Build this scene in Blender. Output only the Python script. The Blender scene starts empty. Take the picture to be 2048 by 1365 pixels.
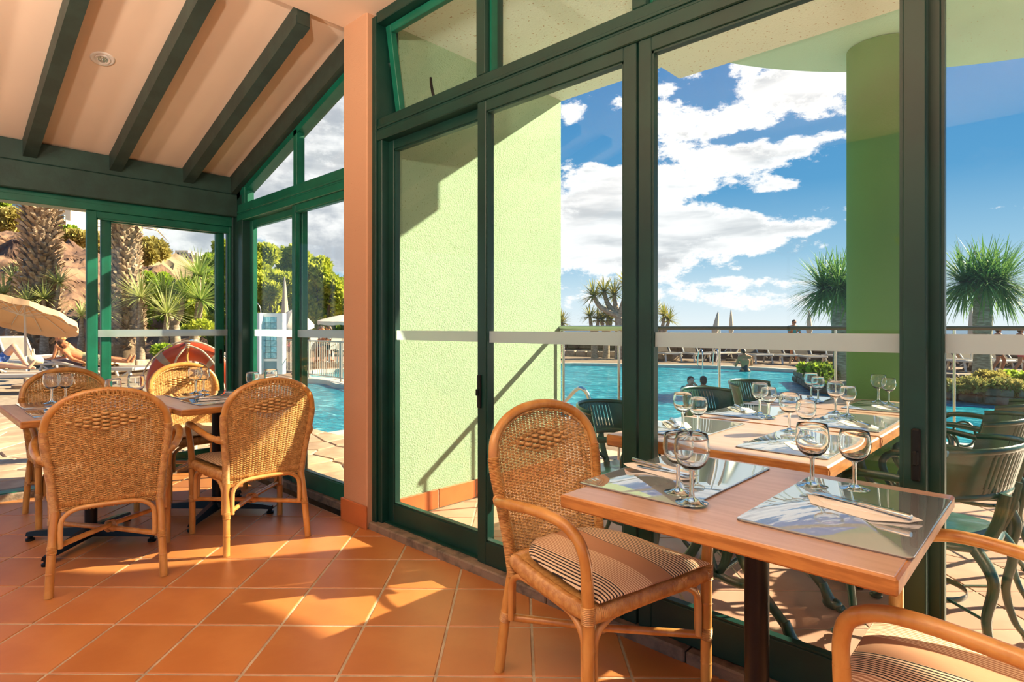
import bpy, bmesh, math, random
import numpy as np
from mathutils import Vector, Matrix
random.seed(7)
rng = np.random.default_rng(7)
R = math.radians
scene = bpy.context.scene
col = scene.collection

# ------------------------------------------------------------------ camera, sky, sun, exposure
EYE = 1.18
FPX = 1175.0
cam_d = bpy.data.cameras.new('camera')
cam = bpy.data.objects.new('camera', cam_d)
col.objects.link(cam)
cam_d.sensor_fit = 'HORIZONTAL'
cam_d.sensor_width = 36.0
cam_d.lens = 36.0 * FPX / 2048.0
cam_d.shift_y = -27.5 / 2048.0
cam_d.clip_start = 0.05
cam_d.clip_end = 20000
cam.location = (0, 0, EYE)
CS, CC = 0.688, 0.7257                      # camera looks towards (-CS, CC)
cam.rotation_euler = (R(90), 0, math.atan2(CS, CC))
scene.camera = cam
scene.view_settings.view_transform = 'Standard'
scene.view_settings.look = 'None'
scene.view_settings.gamma = 1.0
scene.view_settings.exposure = 0.0
scene.view_settings.use_curve_mapping = False
scene.cycles.max_bounces = 10
scene.cycles.transparent_max_bounces = 24
scene.cycles.diffuse_bounces = 4
scene.cycles.glossy_bounces = 4
scene.cycles.caustics_reflective = False
scene.cycles.caustics_refractive = False
scene.cycles.sample_clamp_indirect = 6.0
scene.cycles.use_adaptive_sampling = True
scene.cycles.adaptive_threshold = 0.015

SUN_STRENGTH = 15.0
SUN_COLOR = (1.0, 0.86, 0.60)
SKY_STRENGTH = 1.1
SUN_DIR = Vector((0.505, 0.863, 0.60)).normalized()
sun_d = bpy.data.lights.new('sun', 'SUN')
sun_d.energy = SUN_STRENGTH
sun_d.color = SUN_COLOR
sun_d.angle = R(0.6)
sun = bpy.data.objects.new('sun', sun_d)
sun.rotation_euler = SUN_DIR.to_track_quat('Z', 'Y').to_euler()
sun.location = (8, 14, 12)
col.objects.link(sun)


class NT:
    """short hand for building node trees"""
    def __init__(self, tree):
        self.t = tree
        self.n = tree.nodes
        self.l = tree.links

    def node(self, kind, **props):
        nd = self.n.new(kind)
        for k, v in props.items():
            setattr(nd, k, v)
        return nd

    def put(self, sock, v):
        if v is None:
            return
        if hasattr(v, 'is_output') or isinstance(v, bpy.types.NodeSocket):
            self.l.new(v, sock)
        else:
            sock.default_value = v

    def math(self, op, a, b=None, c=None, clamp=False):
        nd = self.node('ShaderNodeMath', operation=op, use_clamp=clamp)
        self.put(nd.inputs[0], a)
        self.put(nd.inputs[1], b)
        if c is not None:
            self.put(nd.inputs[2], c)
        return nd.outputs[0]

    def vmath(self, op, a, b=None):
        nd = self.node('ShaderNodeVectorMath', operation=op)
        self.put(nd.inputs[0], a)
        if b is not None:
            self.put(nd.inputs[1], b)
        return nd.outputs[0]

    def noise(self, vec, scale, detail=4, rough=0.55, dist=0.0, out='Fac'):
        nd = self.node('ShaderNodeTexNoise')
        self.put(nd.inputs['Vector'], vec)
        nd.inputs['Scale'].default_value = scale
        nd.inputs['Detail'].default_value = detail
        nd.inputs['Roughness'].default_value = rough
        nd.inputs['Distortion'].default_value = dist
        return nd.outputs[out]

    def mix(self, fac, a, b):
        nd = self.node('ShaderNodeMix', data_type='RGBA')
        self.put(nd.inputs[0], fac)
        self.put(nd.inputs[6], a)
        self.put(nd.inputs[7], b)
        return nd.outputs[2]

    def ramp(self, fac, stops, interp='LINEAR'):
        nd = self.node('ShaderNodeValToRGB')
        cr = nd.color_ramp
        cr.interpolation = interp
        while len(cr.elements) < len(stops):
            cr.elements.new(0.5)
        for e, (p, c) in zip(cr.elements, stops):
            e.position = p
            e.color = c if len(c) == 4 else (*c, 1)
        self.put(nd.inputs[0], fac)
        return nd.outputs[0]

    def smooth(self, v, lo, hi):
        nd = self.node('ShaderNodeMapRange', interpolation_type='SMOOTHSTEP')
        self.put(nd.inputs[0], v)
        nd.inputs[1].default_value = lo
        nd.inputs[2].default_value = hi
        return nd.outputs[0]


# ---- sky: blue gradient with cumulus, laid out by compass bearing and elevation
world = bpy.data.worlds.new('sky')
scene.world = world
world.use_nodes = True
wt = NT(world.node_tree)
wt.n.clear()
wo = wt.node('ShaderNodeOutputWorld')
bg = wt.node('ShaderNodeBackground')
wt.l.new(bg.outputs[0], wo.inputs[0])
tc = wt.node('ShaderNodeTexCoord')
sep = wt.node('ShaderNodeSeparateXYZ')
wt.l.new(tc.outputs['Generated'], sep.inputs[0])
dx, dy, dz = sep.outputs
el = wt.math('MULTIPLY', wt.math('ARCSINE', dz), 180 / math.pi)
# bearing in degrees, positive to the right of (-CS, CC)
lat = wt.math('ADD', wt.math('MULTIPLY', dx, CC), wt.math('MULTIPLY', dy, CS))
fwd = wt.math('ADD', wt.math('MULTIPLY', dx, -CS), wt.math('MULTIPLY', dy, CC))
az = wt.math('MULTIPLY', wt.math('ARCTAN2', lat, fwd), 180 / math.pi)
# blue gradient by elevation
sky_blue = wt.ramp(wt.math('DIVIDE', el, 60.0, clamp=True), [
    (0.0, (0.80, 0.87, 0.90)), (0.05, (0.60, 0.76, 0.86)), (0.11, (0.30, 0.54, 0.73)), (0.21, (0.105, 0.34, 0.61)),
    (0.40, (0.055, 0.24, 0.54)), (1.0, (0.04, 0.17, 0.45))])
# cloud cover: billowy noise plus named banks (+) and clear gaps (-)
comb = wt.node('ShaderNodeCombineXYZ')
wt.l.new(wt.math('MULTIPLY', az, 0.060), comb.inputs[0])
wt.l.new(wt.math('MULTIPLY', el, 0.105), comb.inputs[1])
cv = comb.outputs[0]
n1 = wt.noise(cv, 2.6, 7, 0.60, 0.0)
n2 = wt.noise(cv, 7.0, 6, 0.68, 0.0)
cover = wt.math('ADD', wt.math('ADD', wt.math('MULTIPLY', n1, 0.85), wt.math('MULTIPLY', n2, 0.80)), -0.285)


def bank(px, py, rx, ry, w):
    # bearing, elevation and half sizes in degrees of a bank of cloud noted on the photograph
    k = math.sqrt(FPX ** 2 + (px - 1024) ** 2)
    a, e = math.degrees(math.atan2(px - 1024, FPX)), math.degrees(math.atan2(655 - py, k))
    ra = abs(math.degrees(math.atan2(px + rx - 1024, FPX)) - a)
    re = math.degrees(math.atan2(ry, k))
    return (a, e, ra, re, w * (.80 if w > 0 else 1.05))


BANKS = [bank(*q) for q in (
    (1580, 165, 150, 62, .36), (1440, 235, 70, 36, .30), (1335, 245, 50, 26, .26), (1690, 120, 160, 60, .22),
    (1450, 332, 170, 24, .34), (1600, 290, 80, 22, .26), (1670, 245, 50, 22, .22), (1553, 372, 50, 18, .30), (1380, 310, 80, 22, .24),
    (1190, 425, 130, 80, .42), (1330, 450, 160, 58, .42), (1480, 460, 130, 36, .40), (1600, 455, 50, 12, .28), (1220, 520, 200, 40, .26), (1360, 375, 60, 22, .26), (1190, 350, 80, 18, .20),
    (1145, 235, 30, 18, .26), (1235, 205, 25, 14, .22), (1190, 330, 20, 8, .16), (1320, 180, 30, 16, .24), (1530, 565, 180, 14, .22), (1400, 600, 260, 16, .20), (1640, 415, 35, 10, .20),
    (1190, 285, 75, 42, -.30), (1420, 190, 40, 30, -.22), (1590, 335, 130, 16, -.10), (1480, 395, 80, 14, -.26), (1560, 410, 100, 22, -.26), (1600, 530, 90, 22, -.26), (1300, 640, 400, 10, -.1),
    (1970, 300, 130, 150, -.40), (1530, 120, 50, 16, -.16), (1560, 262, 150, 11, -.24), (1450, 285, 60, 9, -.16), (1300, 325, 60, 8, -.2), (1420, 475, 30, 7, -.24), (1200, 492, 30, 4, -.2), (1560, 545, 140, 6, -.2), (1660, 340, 40, 60, -.16), (1905, 402, 22, 10, .34), (1990, 415, 35, 9, .34), (1940, 175, 24, 10, .26),
    (640, 300, 170, 150, .40), (600, 450, 150, 110, .36), (330, 460, 190, 60, .42), (60, 400, 160, 70, .3), (820, 300, 120, 200, .2), (520, 480, 18, 14, -.26), (660, 560, 30, 24, -.20), (300, 450, 30, 10, -.2))]
azel = wt.node('ShaderNodeCombineXYZ')
wt.l.new(az, azel.inputs[0])
wt.l.new(el, azel.inputs[1])
for (a, e, ra, re, w) in BANKS:
    vm = wt.node('ShaderNodeVectorMath', operation='MULTIPLY_ADD')
    wt.l.new(azel.outputs[0], vm.inputs[0])
    vm.inputs[1].default_value = (1 / ra, 1 / re, 0)
    vm.inputs[2].default_value = (-a / ra, -e / re, 0)
    dp = wt.node('ShaderNodeVectorMath', operation='DOT_PRODUCT')
    wt.l.new(vm.outputs[0], dp.inputs[0])
    wt.l.new(vm.outputs[0], dp.inputs[1])
    g = wt.math('POWER', math.exp(-.8), dp.outputs['Value'])
    cover = wt.math('MULTIPLY_ADD', g, w, cover)
cloud = wt.smooth(cover, 0.60, 0.745)
comb2 = wt.node('ShaderNodeCombineXYZ')
wt.l.new(wt.math('MULTIPLY', az, 0.040), comb2.inputs[0])
wt.l.new(wt.math('MULTIPLY', el, 0.22), comb2.inputs[1])
shade = wt.math('MULTIPLY', wt.smooth(wt.noise(comb2.outputs[0], 2.4, 4, 0.5, 0.3), 0.40, 0.66), wt.smooth(cover, 0.74, 0.95))
away_from_sun = wt.smooth(az, 5.0, -14.0)
cloud_col = wt.mix(shade, (1.0, 1.0, 1.0, 1), (0.60, 0.63, 0.66, 1))
cloud_col = wt.mix(wt.math('MULTIPLY', away_from_sun, wt.smooth(n1, .42, .62)), cloud_col, (0.50, 0.54, 0.60, 1))
skyc = wt.mix(cloud, sky_blue, cloud_col)
# below the horizon: sea haze
skyc = wt.mix(wt.smooth(el, -1.5, 0.0), (0.30, 0.42, 0.50, 1), skyc)
wt.l.new(skyc, bg.inputs[0])
bg.inputs[1].default_value = SKY_STRENGTH
world.cycles.sampling_method = 'MANUAL'
world.cycles.sample_map_resolution = 512

# ------------------------------------------------------------------ geometry helpers
def V(*a):
    return np.array(a if len(a) > 1 else a[0], dtype=float)


class MB:
    """collects vertices and faces, build() links them as one mesh object"""
    def __init__(self):
        self.v = []
        self.f = []

    def add(self, vs, fs):
        o = len(self.v)
        self.v.extend([tuple(map(float, p)) for p in vs])
        self.f.extend([tuple(i + o for i in f) for f in fs])
        return self

    def box(self, x0, x1, y0, y1, z0, z1, b=0.0, M=None):
        x0, x1 = min(x0, x1), max(x0, x1)
        y0, y1 = min(y0, y1), max(y0, y1)
        z0, z1 = min(z0, z1), max(z0, z1)
        b = min(b, (x1 - x0) * .45, (y1 - y0) * .45, (z1 - z0) * .45)
        if b <= 0:
            vs = [(x0, y0, z0), (x1, y0, z0), (x1, y1, z0), (x0, y1, z0), (x0, y0, z1), (x1, y0, z1), (x1, y1, z1), (x0, y1, z1)]
            fs = [(3, 2, 1, 0), (4, 5, 6, 7), (0, 1, 5, 4), (1, 2, 6, 5), (2, 3, 7, 6), (3, 0, 4, 7)]
        else:
            vs = []
            for sx in (0, 1):
                for sy in (0, 1):
                    for sz in (0, 1):
                        X, Y, Z = (x0, x1)[sx], (y0, y1)[sy], (z0, z1)[sz]
                        ix, iy, iz = X + b * (1 - 2 * sx), Y + b * (1 - 2 * sy), Z + b * (1 - 2 * sz)
                        vs += [(X, iy, iz), (ix, Y, iz), (ix, iy, Z)]

            def k(sx, sy, sz, a):
                return (sx * 4 + sy * 2 + sz) * 3 + a
            fs = []
            for s in (0, 1):
                q = [k(s, 0, 0, 0), k(s, 1, 0, 0), k(s, 1, 1, 0), k(s, 0, 1, 0)]
                fs.append(q if s else q[::-1])
                q = [k(0, s, 0, 1), k(0, s, 1, 1), k(1, s, 1, 1), k(1, s, 0, 1)]
                fs.append(q if s else q[::-1])
                q = [k(0, 0, s, 2), k(1, 0, s, 2), k(1, 1, s, 2), k(0, 1, s, 2)]
                fs.append(q if s else q[::-1])
            for s in (0, 1):
                for t in (0, 1):
                    q = [k(s, t, 0, 0), k(s, t, 0, 1), k(s, t, 1, 1), k(s, t, 1, 0)]
                    fs.append(q if s == t else q[::-1])
                    q = [k(s, 0, t, 0), k(s, 1, t, 0), k(s, 1, t, 2), k(s, 0, t, 2)]
                    fs.append(q if s != t else q[::-1])
                    q = [k(0, s, t, 1), k(0, s, t, 2), k(1, s, t, 2), k(1, s, t, 1)]
                    fs.append(q if s != t else q[::-1])
            for sx in (0, 1):
                for sy in (0, 1):
                    for sz in (0, 1):
                        q = [k(sx, sy, sz, 0), k(sx, sy, sz, 1), k(sx, sy, sz, 2)]
                        fs.append(q if (sx + sy + sz) % 2 == 1 else q[::-1])
        if M is not None:
            vs = [tuple(M @ Vector(p)) for p in vs]
        return self.add(vs, fs)

    def bar(self, a, b, w, h, bev=0.0, up=(0, 0, 1)):
        """box beam from a to b, w wide and h high"""
        a, b = Vector(a), Vector(b)
        d = b - a
        L = d.length
        d.normalize()
        s = d.cross(Vector(up))
        if s.length < 1e-5:
            s = d.cross(Vector((1, 0, 0)))
        s.normalize()
        u = s.cross(d)
        M = Matrix(((d.x, s.x, u.x, a.x), (d.y, s.y, u.y, a.y), (d.z, s.z, u.z, a.z), (0, 0, 0, 1)))
        return self.box(0, L, -w / 2, w / 2, -h / 2, h / 2, bev, M)

    def tube(self, pts, r, n=8, cap=True, closed=False, sx=1.0, sy=1.0, up=None):
        P = np.array(pts, dtype=float)
        m = len(P)
        rr = np.full(m, r, dtype=float) if np.isscalar(r) else np.array(r, dtype=float)
        if closed:
            T = np.roll(P, -1, 0) - np.roll(P, 1, 0)
        else:
            T = np.gradient(P, axis=0)
        T /= np.linalg.norm(T, axis=1)[:, None] + 1e-12
        if up is None:
            a = V(0, 0, 1) if abs(T[0][2]) < 0.9 else V(1, 0, 0)
            N = np.zeros_like(P)
            v = a - T[0] * np.dot(a, T[0])
            N[0] = v / np.linalg.norm(v)
            for i in range(1, m):
                v = N[i - 1] - T[i] * np.dot(N[i - 1], T[i])
                N[i] = v / (np.linalg.norm(v) + 1e-12)
        else:
            u = V(up)
            N = u[None, :] - T * (T @ u)[:, None]
            N /= np.linalg.norm(N, axis=1)[:, None] + 1e-12
        B = np.cross(T, N)
        ang = np.arange(n) * 2 * math.pi / n
        ca, sa = np.cos(ang) * sx, np.sin(ang) * sy
        vs = (P[:, None, :] + rr[:, None, None] * (ca[None, :, None] * N[:, None, :] + sa[None, :, None] * B[:, None, :])).reshape(-1, 3)
        fs = []
        mm = m if closed else m - 1
        for i in range(mm):
            j = (i + 1) % m
            for k in range(n):
                k2 = (k + 1) % n
                fs.append((i * n + k, i * n + k2, j * n + k2, j * n + k))
        if cap and not closed:
            fs.append(tuple(range(n))[::-1])
            fs.append(tuple((m - 1) * n + k for k in range(n)))
        return self.add(vs, fs)

    def lathe(self, prof, n=24, c=(0, 0, 0), close=True):
        vs, fs = [], []
        m = len(prof)
        for r, z in prof:
            for k in range(n):
                a = 2 * math.pi * k / n
                vs.append((c[0] + r * math.cos(a), c[1] + r * math.sin(a), c[2] + z))
        for i in range(m - 1):
            for k in range(n):
                k2 = (k + 1) % n
                fs.append((i * n + k, i * n + k2, (i + 1) * n + k2, (i + 1) * n + k))
        if close:
            if prof[0][0] > 1e-6:
                fs.append(tuple(range(n))[::-1])
            if prof[-1][0] > 1e-6:
                fs.append(tuple((m - 1) * n + k for k in range(n)))
        return self.add(vs, fs)

    def prism(self, poly, z0, z1, M=None, inset=0.0, dz=0.0):
        """extruded polygon (counter-clockwise), optional chamfer on the top edge"""
        n = len(poly)
        if inset > 0:
            cx = sum(p[0] for p in poly) / n
            cy = sum(p[1] for p in poly) / n
            top = []
            for p in poly:
                L = math.hypot(p[0] - cx, p[1] - cy) + 1e-9
                k = max(0.0, 1 - inset / L)
                top.append((cx + (p[0] - cx) * k, cy + (p[1] - cy) * k))
            vs = [(p[0], p[1], z0) for p in poly] + [(p[0], p[1], z1 - dz) for p in poly] + [(p[0], p[1], z1) for p in top]
            rings = 3
        else:
            vs = [(p[0], p[1], z0) for p in poly] + [(p[0], p[1], z1) for p in poly]
            rings = 2
        fs = [tuple(range(n))[::-1], tuple((rings - 1) * n + i for i in range(n))]
        for q in range(rings - 1):
            for i in range(n):
                j = (i + 1) % n
                fs.append((q * n + i, q * n + j, (q + 1) * n + j, (q + 1) * n + i))
        if M is not None:
            vs = [tuple(M @ Vector(p)) for p in vs]
        return self.add(vs, fs)

    def ball(self, c, r, nu=12, nv=8, M=None):
        r = (r, r, r) if np.isscalar(r) else r
        vs, fs = [], []
        for i in range(nv + 1):
            t = math.pi * i / nv
            for k in range(nu):
                a = 2 * math.pi * k / nu
                p = Vector((r[0] * math.sin(t) * math.cos(a), r[1] * math.sin(t) * math.sin(a), -r[2] * math.cos(t)))
                if M is not None:
                    p = M @ p
                vs.append((c[0] + p.x, c[1] + p.y, c[2] + p.z))
        for i in range(nv):
            for k in range(nu):
                k2 = (k + 1) % nu
                fs.append((i * nu + k, i * nu + k2, (i + 1) * nu + k2, (i + 1) * nu + k))
        return self.add(vs, fs)

    def grid(self, P):
        """P[i][j] points -> quads"""
        m, n = len(P), len(P[0])
        vs = [p for row in P for p in row]
        fs = [(i * n + j, i * n + j + 1, (i + 1) * n + j + 1, (i + 1) * n + j) for i in range(m - 1) for j in range(n - 1)]
        return self.add(vs, fs)

    def build(self, name, mat=None, parent=None, smooth=35, world=False, fix=True):
        vs = self.v
        if world and parent is not None:
            L = parent.location
            vs = [(p[0] - L[0], p[1] - L[1], p[2] - L[2]) for p in vs]
        me = bpy.data.meshes.new(name)
        me.from_pydata(vs, [], self.f)
        if len(self.f) < 4000 and fix:
            bm = bmesh.new()
            bm.from_mesh(me)
            bmesh.ops.recalc_face_normals(bm, faces=bm.faces[:])
            bm.to_mesh(me)
            bm.free()
        if smooth:
            me.polygons.foreach_set('use_smooth', [True] * len(me.polygons))
            if smooth < 170:
                me.set_sharp_from_angle(angle=R(smooth))
        me.update()
        return link(name, me, mat, parent)


def link(name, me, mat=None, parent=None):
    o = bpy.data.objects.new(name, me)
    if mat is not None and me is not None and len(me.materials) == 0:
        me.materials.append(MAT[mat] if isinstance(mat, str) else mat)
    col.objects.link(o)
    if parent is not None:
        o.parent = parent
    return o


def tag(o, label=None, cat=None, group=None, kind=None):
    for k, v in (('label', label), ('category', cat), ('group', group), ('kind', kind)):
        if v is not None:
            o[k] = v
    return o


def thing(name, label, cat, loc=(0, 0, 0), rz=0.0, group=None):
    o = bpy.data.objects.new(name, None)
    o.empty_display_size = 0.1
    col.objects.link(o)
    o.location = loc
    o.rotation_euler = (0, 0, rz)
    return tag(o, label, cat, group)


def struct(name, label=None, loc=(0, 0, 0)):
    o = bpy.data.objects.new(name, None)
    o.empty_display_size = 0.1
    col.objects.link(o)
    o.location = loc
    return tag(o, label, None, None, 'structure')


def dup(root, label, loc=None, rz=None, group=None, mats=None):
    """copy of a thing with its parts and sub-parts; mesh data is shared"""
    def cp(o, parent):
        c = o.copy()
        col.objects.link(c)
        if parent is not None:
            c.parent = parent
        for ch in KIDS.get(o.name, ()):
            cp(ch, c)
        return c
    KIDS.clear()
    for o in col.objects:
        if o.parent is not None:
            KIDS.setdefault(o.parent.name, []).append(o)
    r = cp(root, None)
    r['label'] = label
    if group:
        r['group'] = group
    if loc is not None:
        r.location = loc
    if rz is not None:
        r.rotation_euler = (0, 0, rz)
    return r


KIDS = {}


def at(px, py, d):
    """point seen in direction of photo pixel (px, py) at depth d"""
    r = (px - 1024) / FPX * d
    return Vector((CC * r - CS * d, CS * r + CC * d, EYE - (py - 655) / FPX * d))


def gz(px, py, z=0.0):
    return at(px, py, FPX * (EYE - z) / (py - 655))


def bez(p0, p1, p2, p3, n=10):
    p0, p1, p2, p3 = map(V, (p0, p1, p2, p3))
    t = np.linspace(0, 1, n)[:, None]
    return list((1 - t) ** 3 * p0 + 3 * (1 - t) ** 2 * t * p1 + 3 * (1 - t) * t ** 2 * p2 + t ** 3 * p3)


def crom(pts, n=6, closed=False):
    """smooth curve through points"""
    P = [V(p) for p in pts]
    m = len(P)
    out = []
    for i in range(m if closed else m - 1):
        if closed:
            a, b, c, d = P[i - 1], P[i], P[(i + 1) % m], P[(i + 2) % m]
        else:
            a, b, c, d = P[max(i - 1, 0)], P[i], P[i + 1], P[min(i + 2, m - 1)]
        for k in range(n):
            t = k / n
            out.append(0.5 * ((2 * b) + (c - a) * t + (2 * a - 5 * b + 4 * c - d) * t * t + (3 * b - a - 3 * c + d) * t ** 3))
    if not closed:
        out.append(P[-1])
    return out


def resample(pts, step):
    P = np.array(pts)
    seg = np.linalg.norm(np.diff(P, axis=0), axis=1)
    s = np.concatenate([[0], np.cumsum(seg)])
    n = max(2, int(s[-1] / step) + 1)
    q = np.linspace(0, s[-1], n)
    return np.stack([np.interp(q, s, P[:, k]) for k in range(3)], 1)


def clip_poly(poly, a, b, c):
    """keep the part of a convex polygon with a*x+b*y<=c"""
    out = []
    n = len(poly)
    for i in range(n):
        p, q = poly[i], poly[(i + 1) % n]
        dp, dq = a * p[0] + b * p[1] - c, a * q[0] + b * q[1] - c
        if dp <= 0:
            out.append(p)
        if (dp < 0 < dq) or (dq < 0 < dp):
            t = dp / (dp - dq)
            out.append((p[0] + (q[0] - p[0]) * t, p[1] + (q[1] - p[1]) * t))
    return out


def poly_area(p):
    return 0.5 * sum(p[i][0] * p[(i + 1) % len(p)][1] - p[(i + 1) % len(p)][0] * p[i][1] for i in range(len(p)))


# ------------------------------------------------------------------ materials
MAT = {}


def mat(name, color, rough=0.6, var=0.0, vscale=8.0, color2=None, bump=0.0, bscale=60.0, spec=0.5, metal=0.0,
        stretch=None, coat=0.0, ior=None, island=0.0, detail=5, sheen=0.0, trans=0.0, coords='Object', b_detail=4, contrast=(0.35, 0.65)):
    m = bpy.data.materials.new(name)
    m.use_nodes = True
    t = NT(m.node_tree)
    b = t.n['Principled BSDF']
    c1 = (*color, 1)
    vec = t.node('ShaderNodeTexCoord').outputs[coords]
    if stretch:
        mp = t.node('ShaderNodeMapping')
        mp.inputs['Scale'].default_value = stretch
        t.l.new(vec, mp.inputs[0])
        vec = mp.outputs[0]
    out = None
    if var > 0 or color2 is not None:
        c2 = (*(color2 if color2 is not None else tuple(c * (1 - var) for c in color)), 1)
        f = t.noise(vec, vscale, detail)
        f = t.smooth(f, *contrast)
        out = t.mix(f, c1, c2)
    if island > 0:
        g = t.node('ShaderNodeObjectInfo') if coords == 'Object' else t.node('ShaderNodeNewGeometry')
        rnd = g.outputs['Random'] if coords == 'Object' else g.outputs['Random Per Island']
        hs = t.node('ShaderNodeHueSaturation')
        t.put(hs.inputs['Value'], t.math('ADD', t.math('MULTIPLY', rnd, island), 1 - island / 2))
        t.put(hs.inputs['Color'], out if out is not None else c1)
        out = hs.outputs[0]
    t.put(b.inputs['Base Color'], out if out is not None else c1)
    b.inputs['Roughness'].default_value = rough
    b.inputs['Metallic'].default_value = metal
    b.inputs['Specular IOR Level'].default_value = spec
    b.inputs['Coat Weight'].default_value = coat
    b.inputs['Coat Roughness'].default_value = 0.1
    if trans:
        b.inputs['Transmission Weight'].default_value = trans
    if ior:
        b.inputs['IOR'].default_value = ior
    if bump > 0:
        bn = t.node('ShaderNodeBump')
        bn.inputs['Strength'].default_value = min(1.0, bump)
        bn.inputs['Distance'].default_value = 0.01 * max(1.0, bump)
        t.l.new(t.noise(vec, bscale, b_detail), bn.inputs['Height'])
        t.l.new(bn.outputs[0], b.inputs['Normal'])
    MAT[name] = m
    return m


def glass_mat(name, tint=(1, 1, 1), refl=1.0, rough=0.0, base=0.04):
    """clear sheet glass: light goes straight through, part of it mirrors"""
    m = bpy.data.materials.new(name)
    m.use_nodes = True
    t = NT(m.node_tree)
    t.n.clear()
    o = t.node('ShaderNodeOutputMaterial')
    tr = t.node('ShaderNodeBsdfTransparent')
    tr.inputs[0].default_value = (*tint, 1)
    gl = t.node('ShaderNodeBsdfGlossy')
    gl.inputs['Roughness'].default_value = rough
    lw = t.node('ShaderNodeLayerWeight')
    lw.inputs[0].default_value = 0.5
    f = t.math('ADD', t.math('MULTIPLY', t.math('POWER', lw.outputs['Facing'], 5.0), 0.45 * refl), base)
    mx = t.node('ShaderNodeMixShader')
    t.put(mx.inputs[0], f)
    t.l.new(tr.outputs[0], mx.inputs[1])
    t.l.new(gl.outputs[0], mx.inputs[2])
    t.l.new(mx.outputs[0], o.inputs[0])
    MAT[name] = m
    return m


def stripes_mat(name, plain, pale, dark, width, fine_only=False):
    """woven stripes running front to back: dark, plain and fine pale bands across the cushion"""
    m = bpy.data.materials.new(name)
    m.use_nodes = True
    t = NT(m.node_tree)
    b = t.n['Principled BSDF']
    s = t.node('ShaderNodeSeparateXYZ')
    tcn = t.node('ShaderNodeTexCoord')
    t.l.new(tcn.outputs['Object'], s.inputs[0])
    y = s.outputs[1]

    def band(lo, hi):
        return t.math('MULTIPLY', t.math('GREATER_THAN', y, lo * width), t.math('LESS_THAN', y, hi * width))

    def lines(period, duty):
        fr = t.math('FRACT', t.math('DIVIDE', t.math('ADD', y, 1.0), period))
        return t.math('LESS_THAN', fr, duty)
    c = (*plain, 1)
    if fine_only:
        c = t.mix(lines(0.009, 0.45), (*pale, 1), (*plain, 1))
    else:
        c = t.mix(t.math('MULTIPLY', band(-0.40, -0.06), 1.0), c, t.mix(lines(0.0085, 0.5), (*plain, 1), (*pale, 1)))
        c = t.mix(band(-0.52, -0.30), c, t.mix(lines(0.012, 0.42), (*pale, 1), (*dark, 1)))
        c = t.mix(band(0.13, 0.38), c, t.mix(lines(0.0105, 0.42), (*pale, 1), (*dark, 1)))
        c = t.mix(band(0.38, 0.6), c, t.mix(lines(0.010, 0.45), (*plain, 1), (*pale, 1)))
    t.put(b.inputs['Base Color'], c)
    b.inputs['Roughness'].default_value = 0.9
    b.inputs['Specular IOR Level'].default_value = 0.15
    bn = t.node('ShaderNodeBump')
    bn.inputs['Strength'].default_value = 0.25
    bn.inputs['Distance'].default_value = 0.004
    t.l.new(t.noise(tcn.outputs['Object'], 28, 4), bn.inputs['Height'])
    t.l.new(bn.outputs[0], b.inputs['Normal'])
    MAT[name] = m


def stucco_mat(name, color, speck, bscale, strength, speck_amt=0.68, rough=0.9):
    m = bpy.data.materials.new(name)
    m.use_nodes = True
    t = NT(m.node_tree)
    b = t.n['Principled BSDF']
    vec = t.node('ShaderNodeTexCoord').outputs['Object']
    n = t.noise(vec, bscale, 3, 0.6)
    big = t.noise(vec, 1.3, 3)
    c = t.mix(t.smooth(big, 0.3, 0.75), (*color, 1), (*[k * 0.93 for k in color], 1))
    c = t.mix(t.smooth(t.noise(vec, bscale * 0.9, 2, 0.4), speck_amt, speck_amt + 0.05), c, (*speck, 1))
    t.put(b.inputs['Base Color'], c)
    b.inputs['Roughness'].default_value = rough
    b.inputs['Specular IOR Level'].default_value = 0.2
    bn = t.node('ShaderNodeBump')
    bn.inputs['Strength'].default_value = strength
    bn.inputs['Distance'].default_value = 0.006
    t.l.new(n, bn.inputs['Height'])
    t.l.new(bn.outputs[0], b.inputs['Normal'])
    MAT[name] = m


mat('terracotta', (0.50, 0.195, 0.055), 0.40, vscale=3.0, color2=(0.43, 0.152, 0.040), bump=0.05, bscale=20, island=0.22)
mat('terracotta_out', (0.56, 0.33, 0.235), 0.45, vscale=3.0, color2=(0.48, 0.26, 0.175), bump=0.05, bscale=20, island=0.2)
mat('skirting_tile', (0.55, 0.17, 0.05), 0.4, vscale=4.0, color2=(0.46, 0.13, 0.04), island=0.15)
mat('grout', (0.50, 0.41, 0.29), 0.9, var=0.3, vscale=12, bump=0.3, bscale=80)
mat('threshold_stone', (0.24, 0.17, 0.115), 0.7, vscale=14, color2=(0.10, 0.075, 0.055), bump=0.5, bscale=40, contrast=(0.4, 0.7))
mat('frame_green_lit', (0.004, 0.135, 0.080), 0.38, var=0.25, vscale=5, spec=0.5)  # frame paint with sunlight put into a brighter green
mat('frame_green_shade', (0.003, 0.040, 0.029), 0.40, var=0.25, vscale=5, spec=0.5)  # same frame paint, darkened in colour to its look in shade
mat('beam_green', (0.020, 0.060, 0.047), 0.55, var=0.3, vscale=7, bump=0.1, bscale=30)
mat('rafter_green', (0.028, 0.052, 0.042), 0.55, var=0.3, vscale=9, bump=0.15, bscale=25)
mat('ceiling_paint', (0.88, 0.70, 0.55), 0.8, var=0.05, vscale=1.5, bump=0.03, bscale=30)
stucco_mat('peach_stucco', (0.57, 0.315, 0.185), (0.48, 0.24, 0.13), 160, 0.35, 0.70)
stucco_mat('green_stucco', (0.355, 0.505, 0.335), (0.25, 0.36, 0.20), 95, 0.9, 0.66)
stucco_mat('cream_stucco', (0.72, 0.86, 0.78), (0.45, 0.42, 0.30), 70, 0.35, 0.66)
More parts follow.
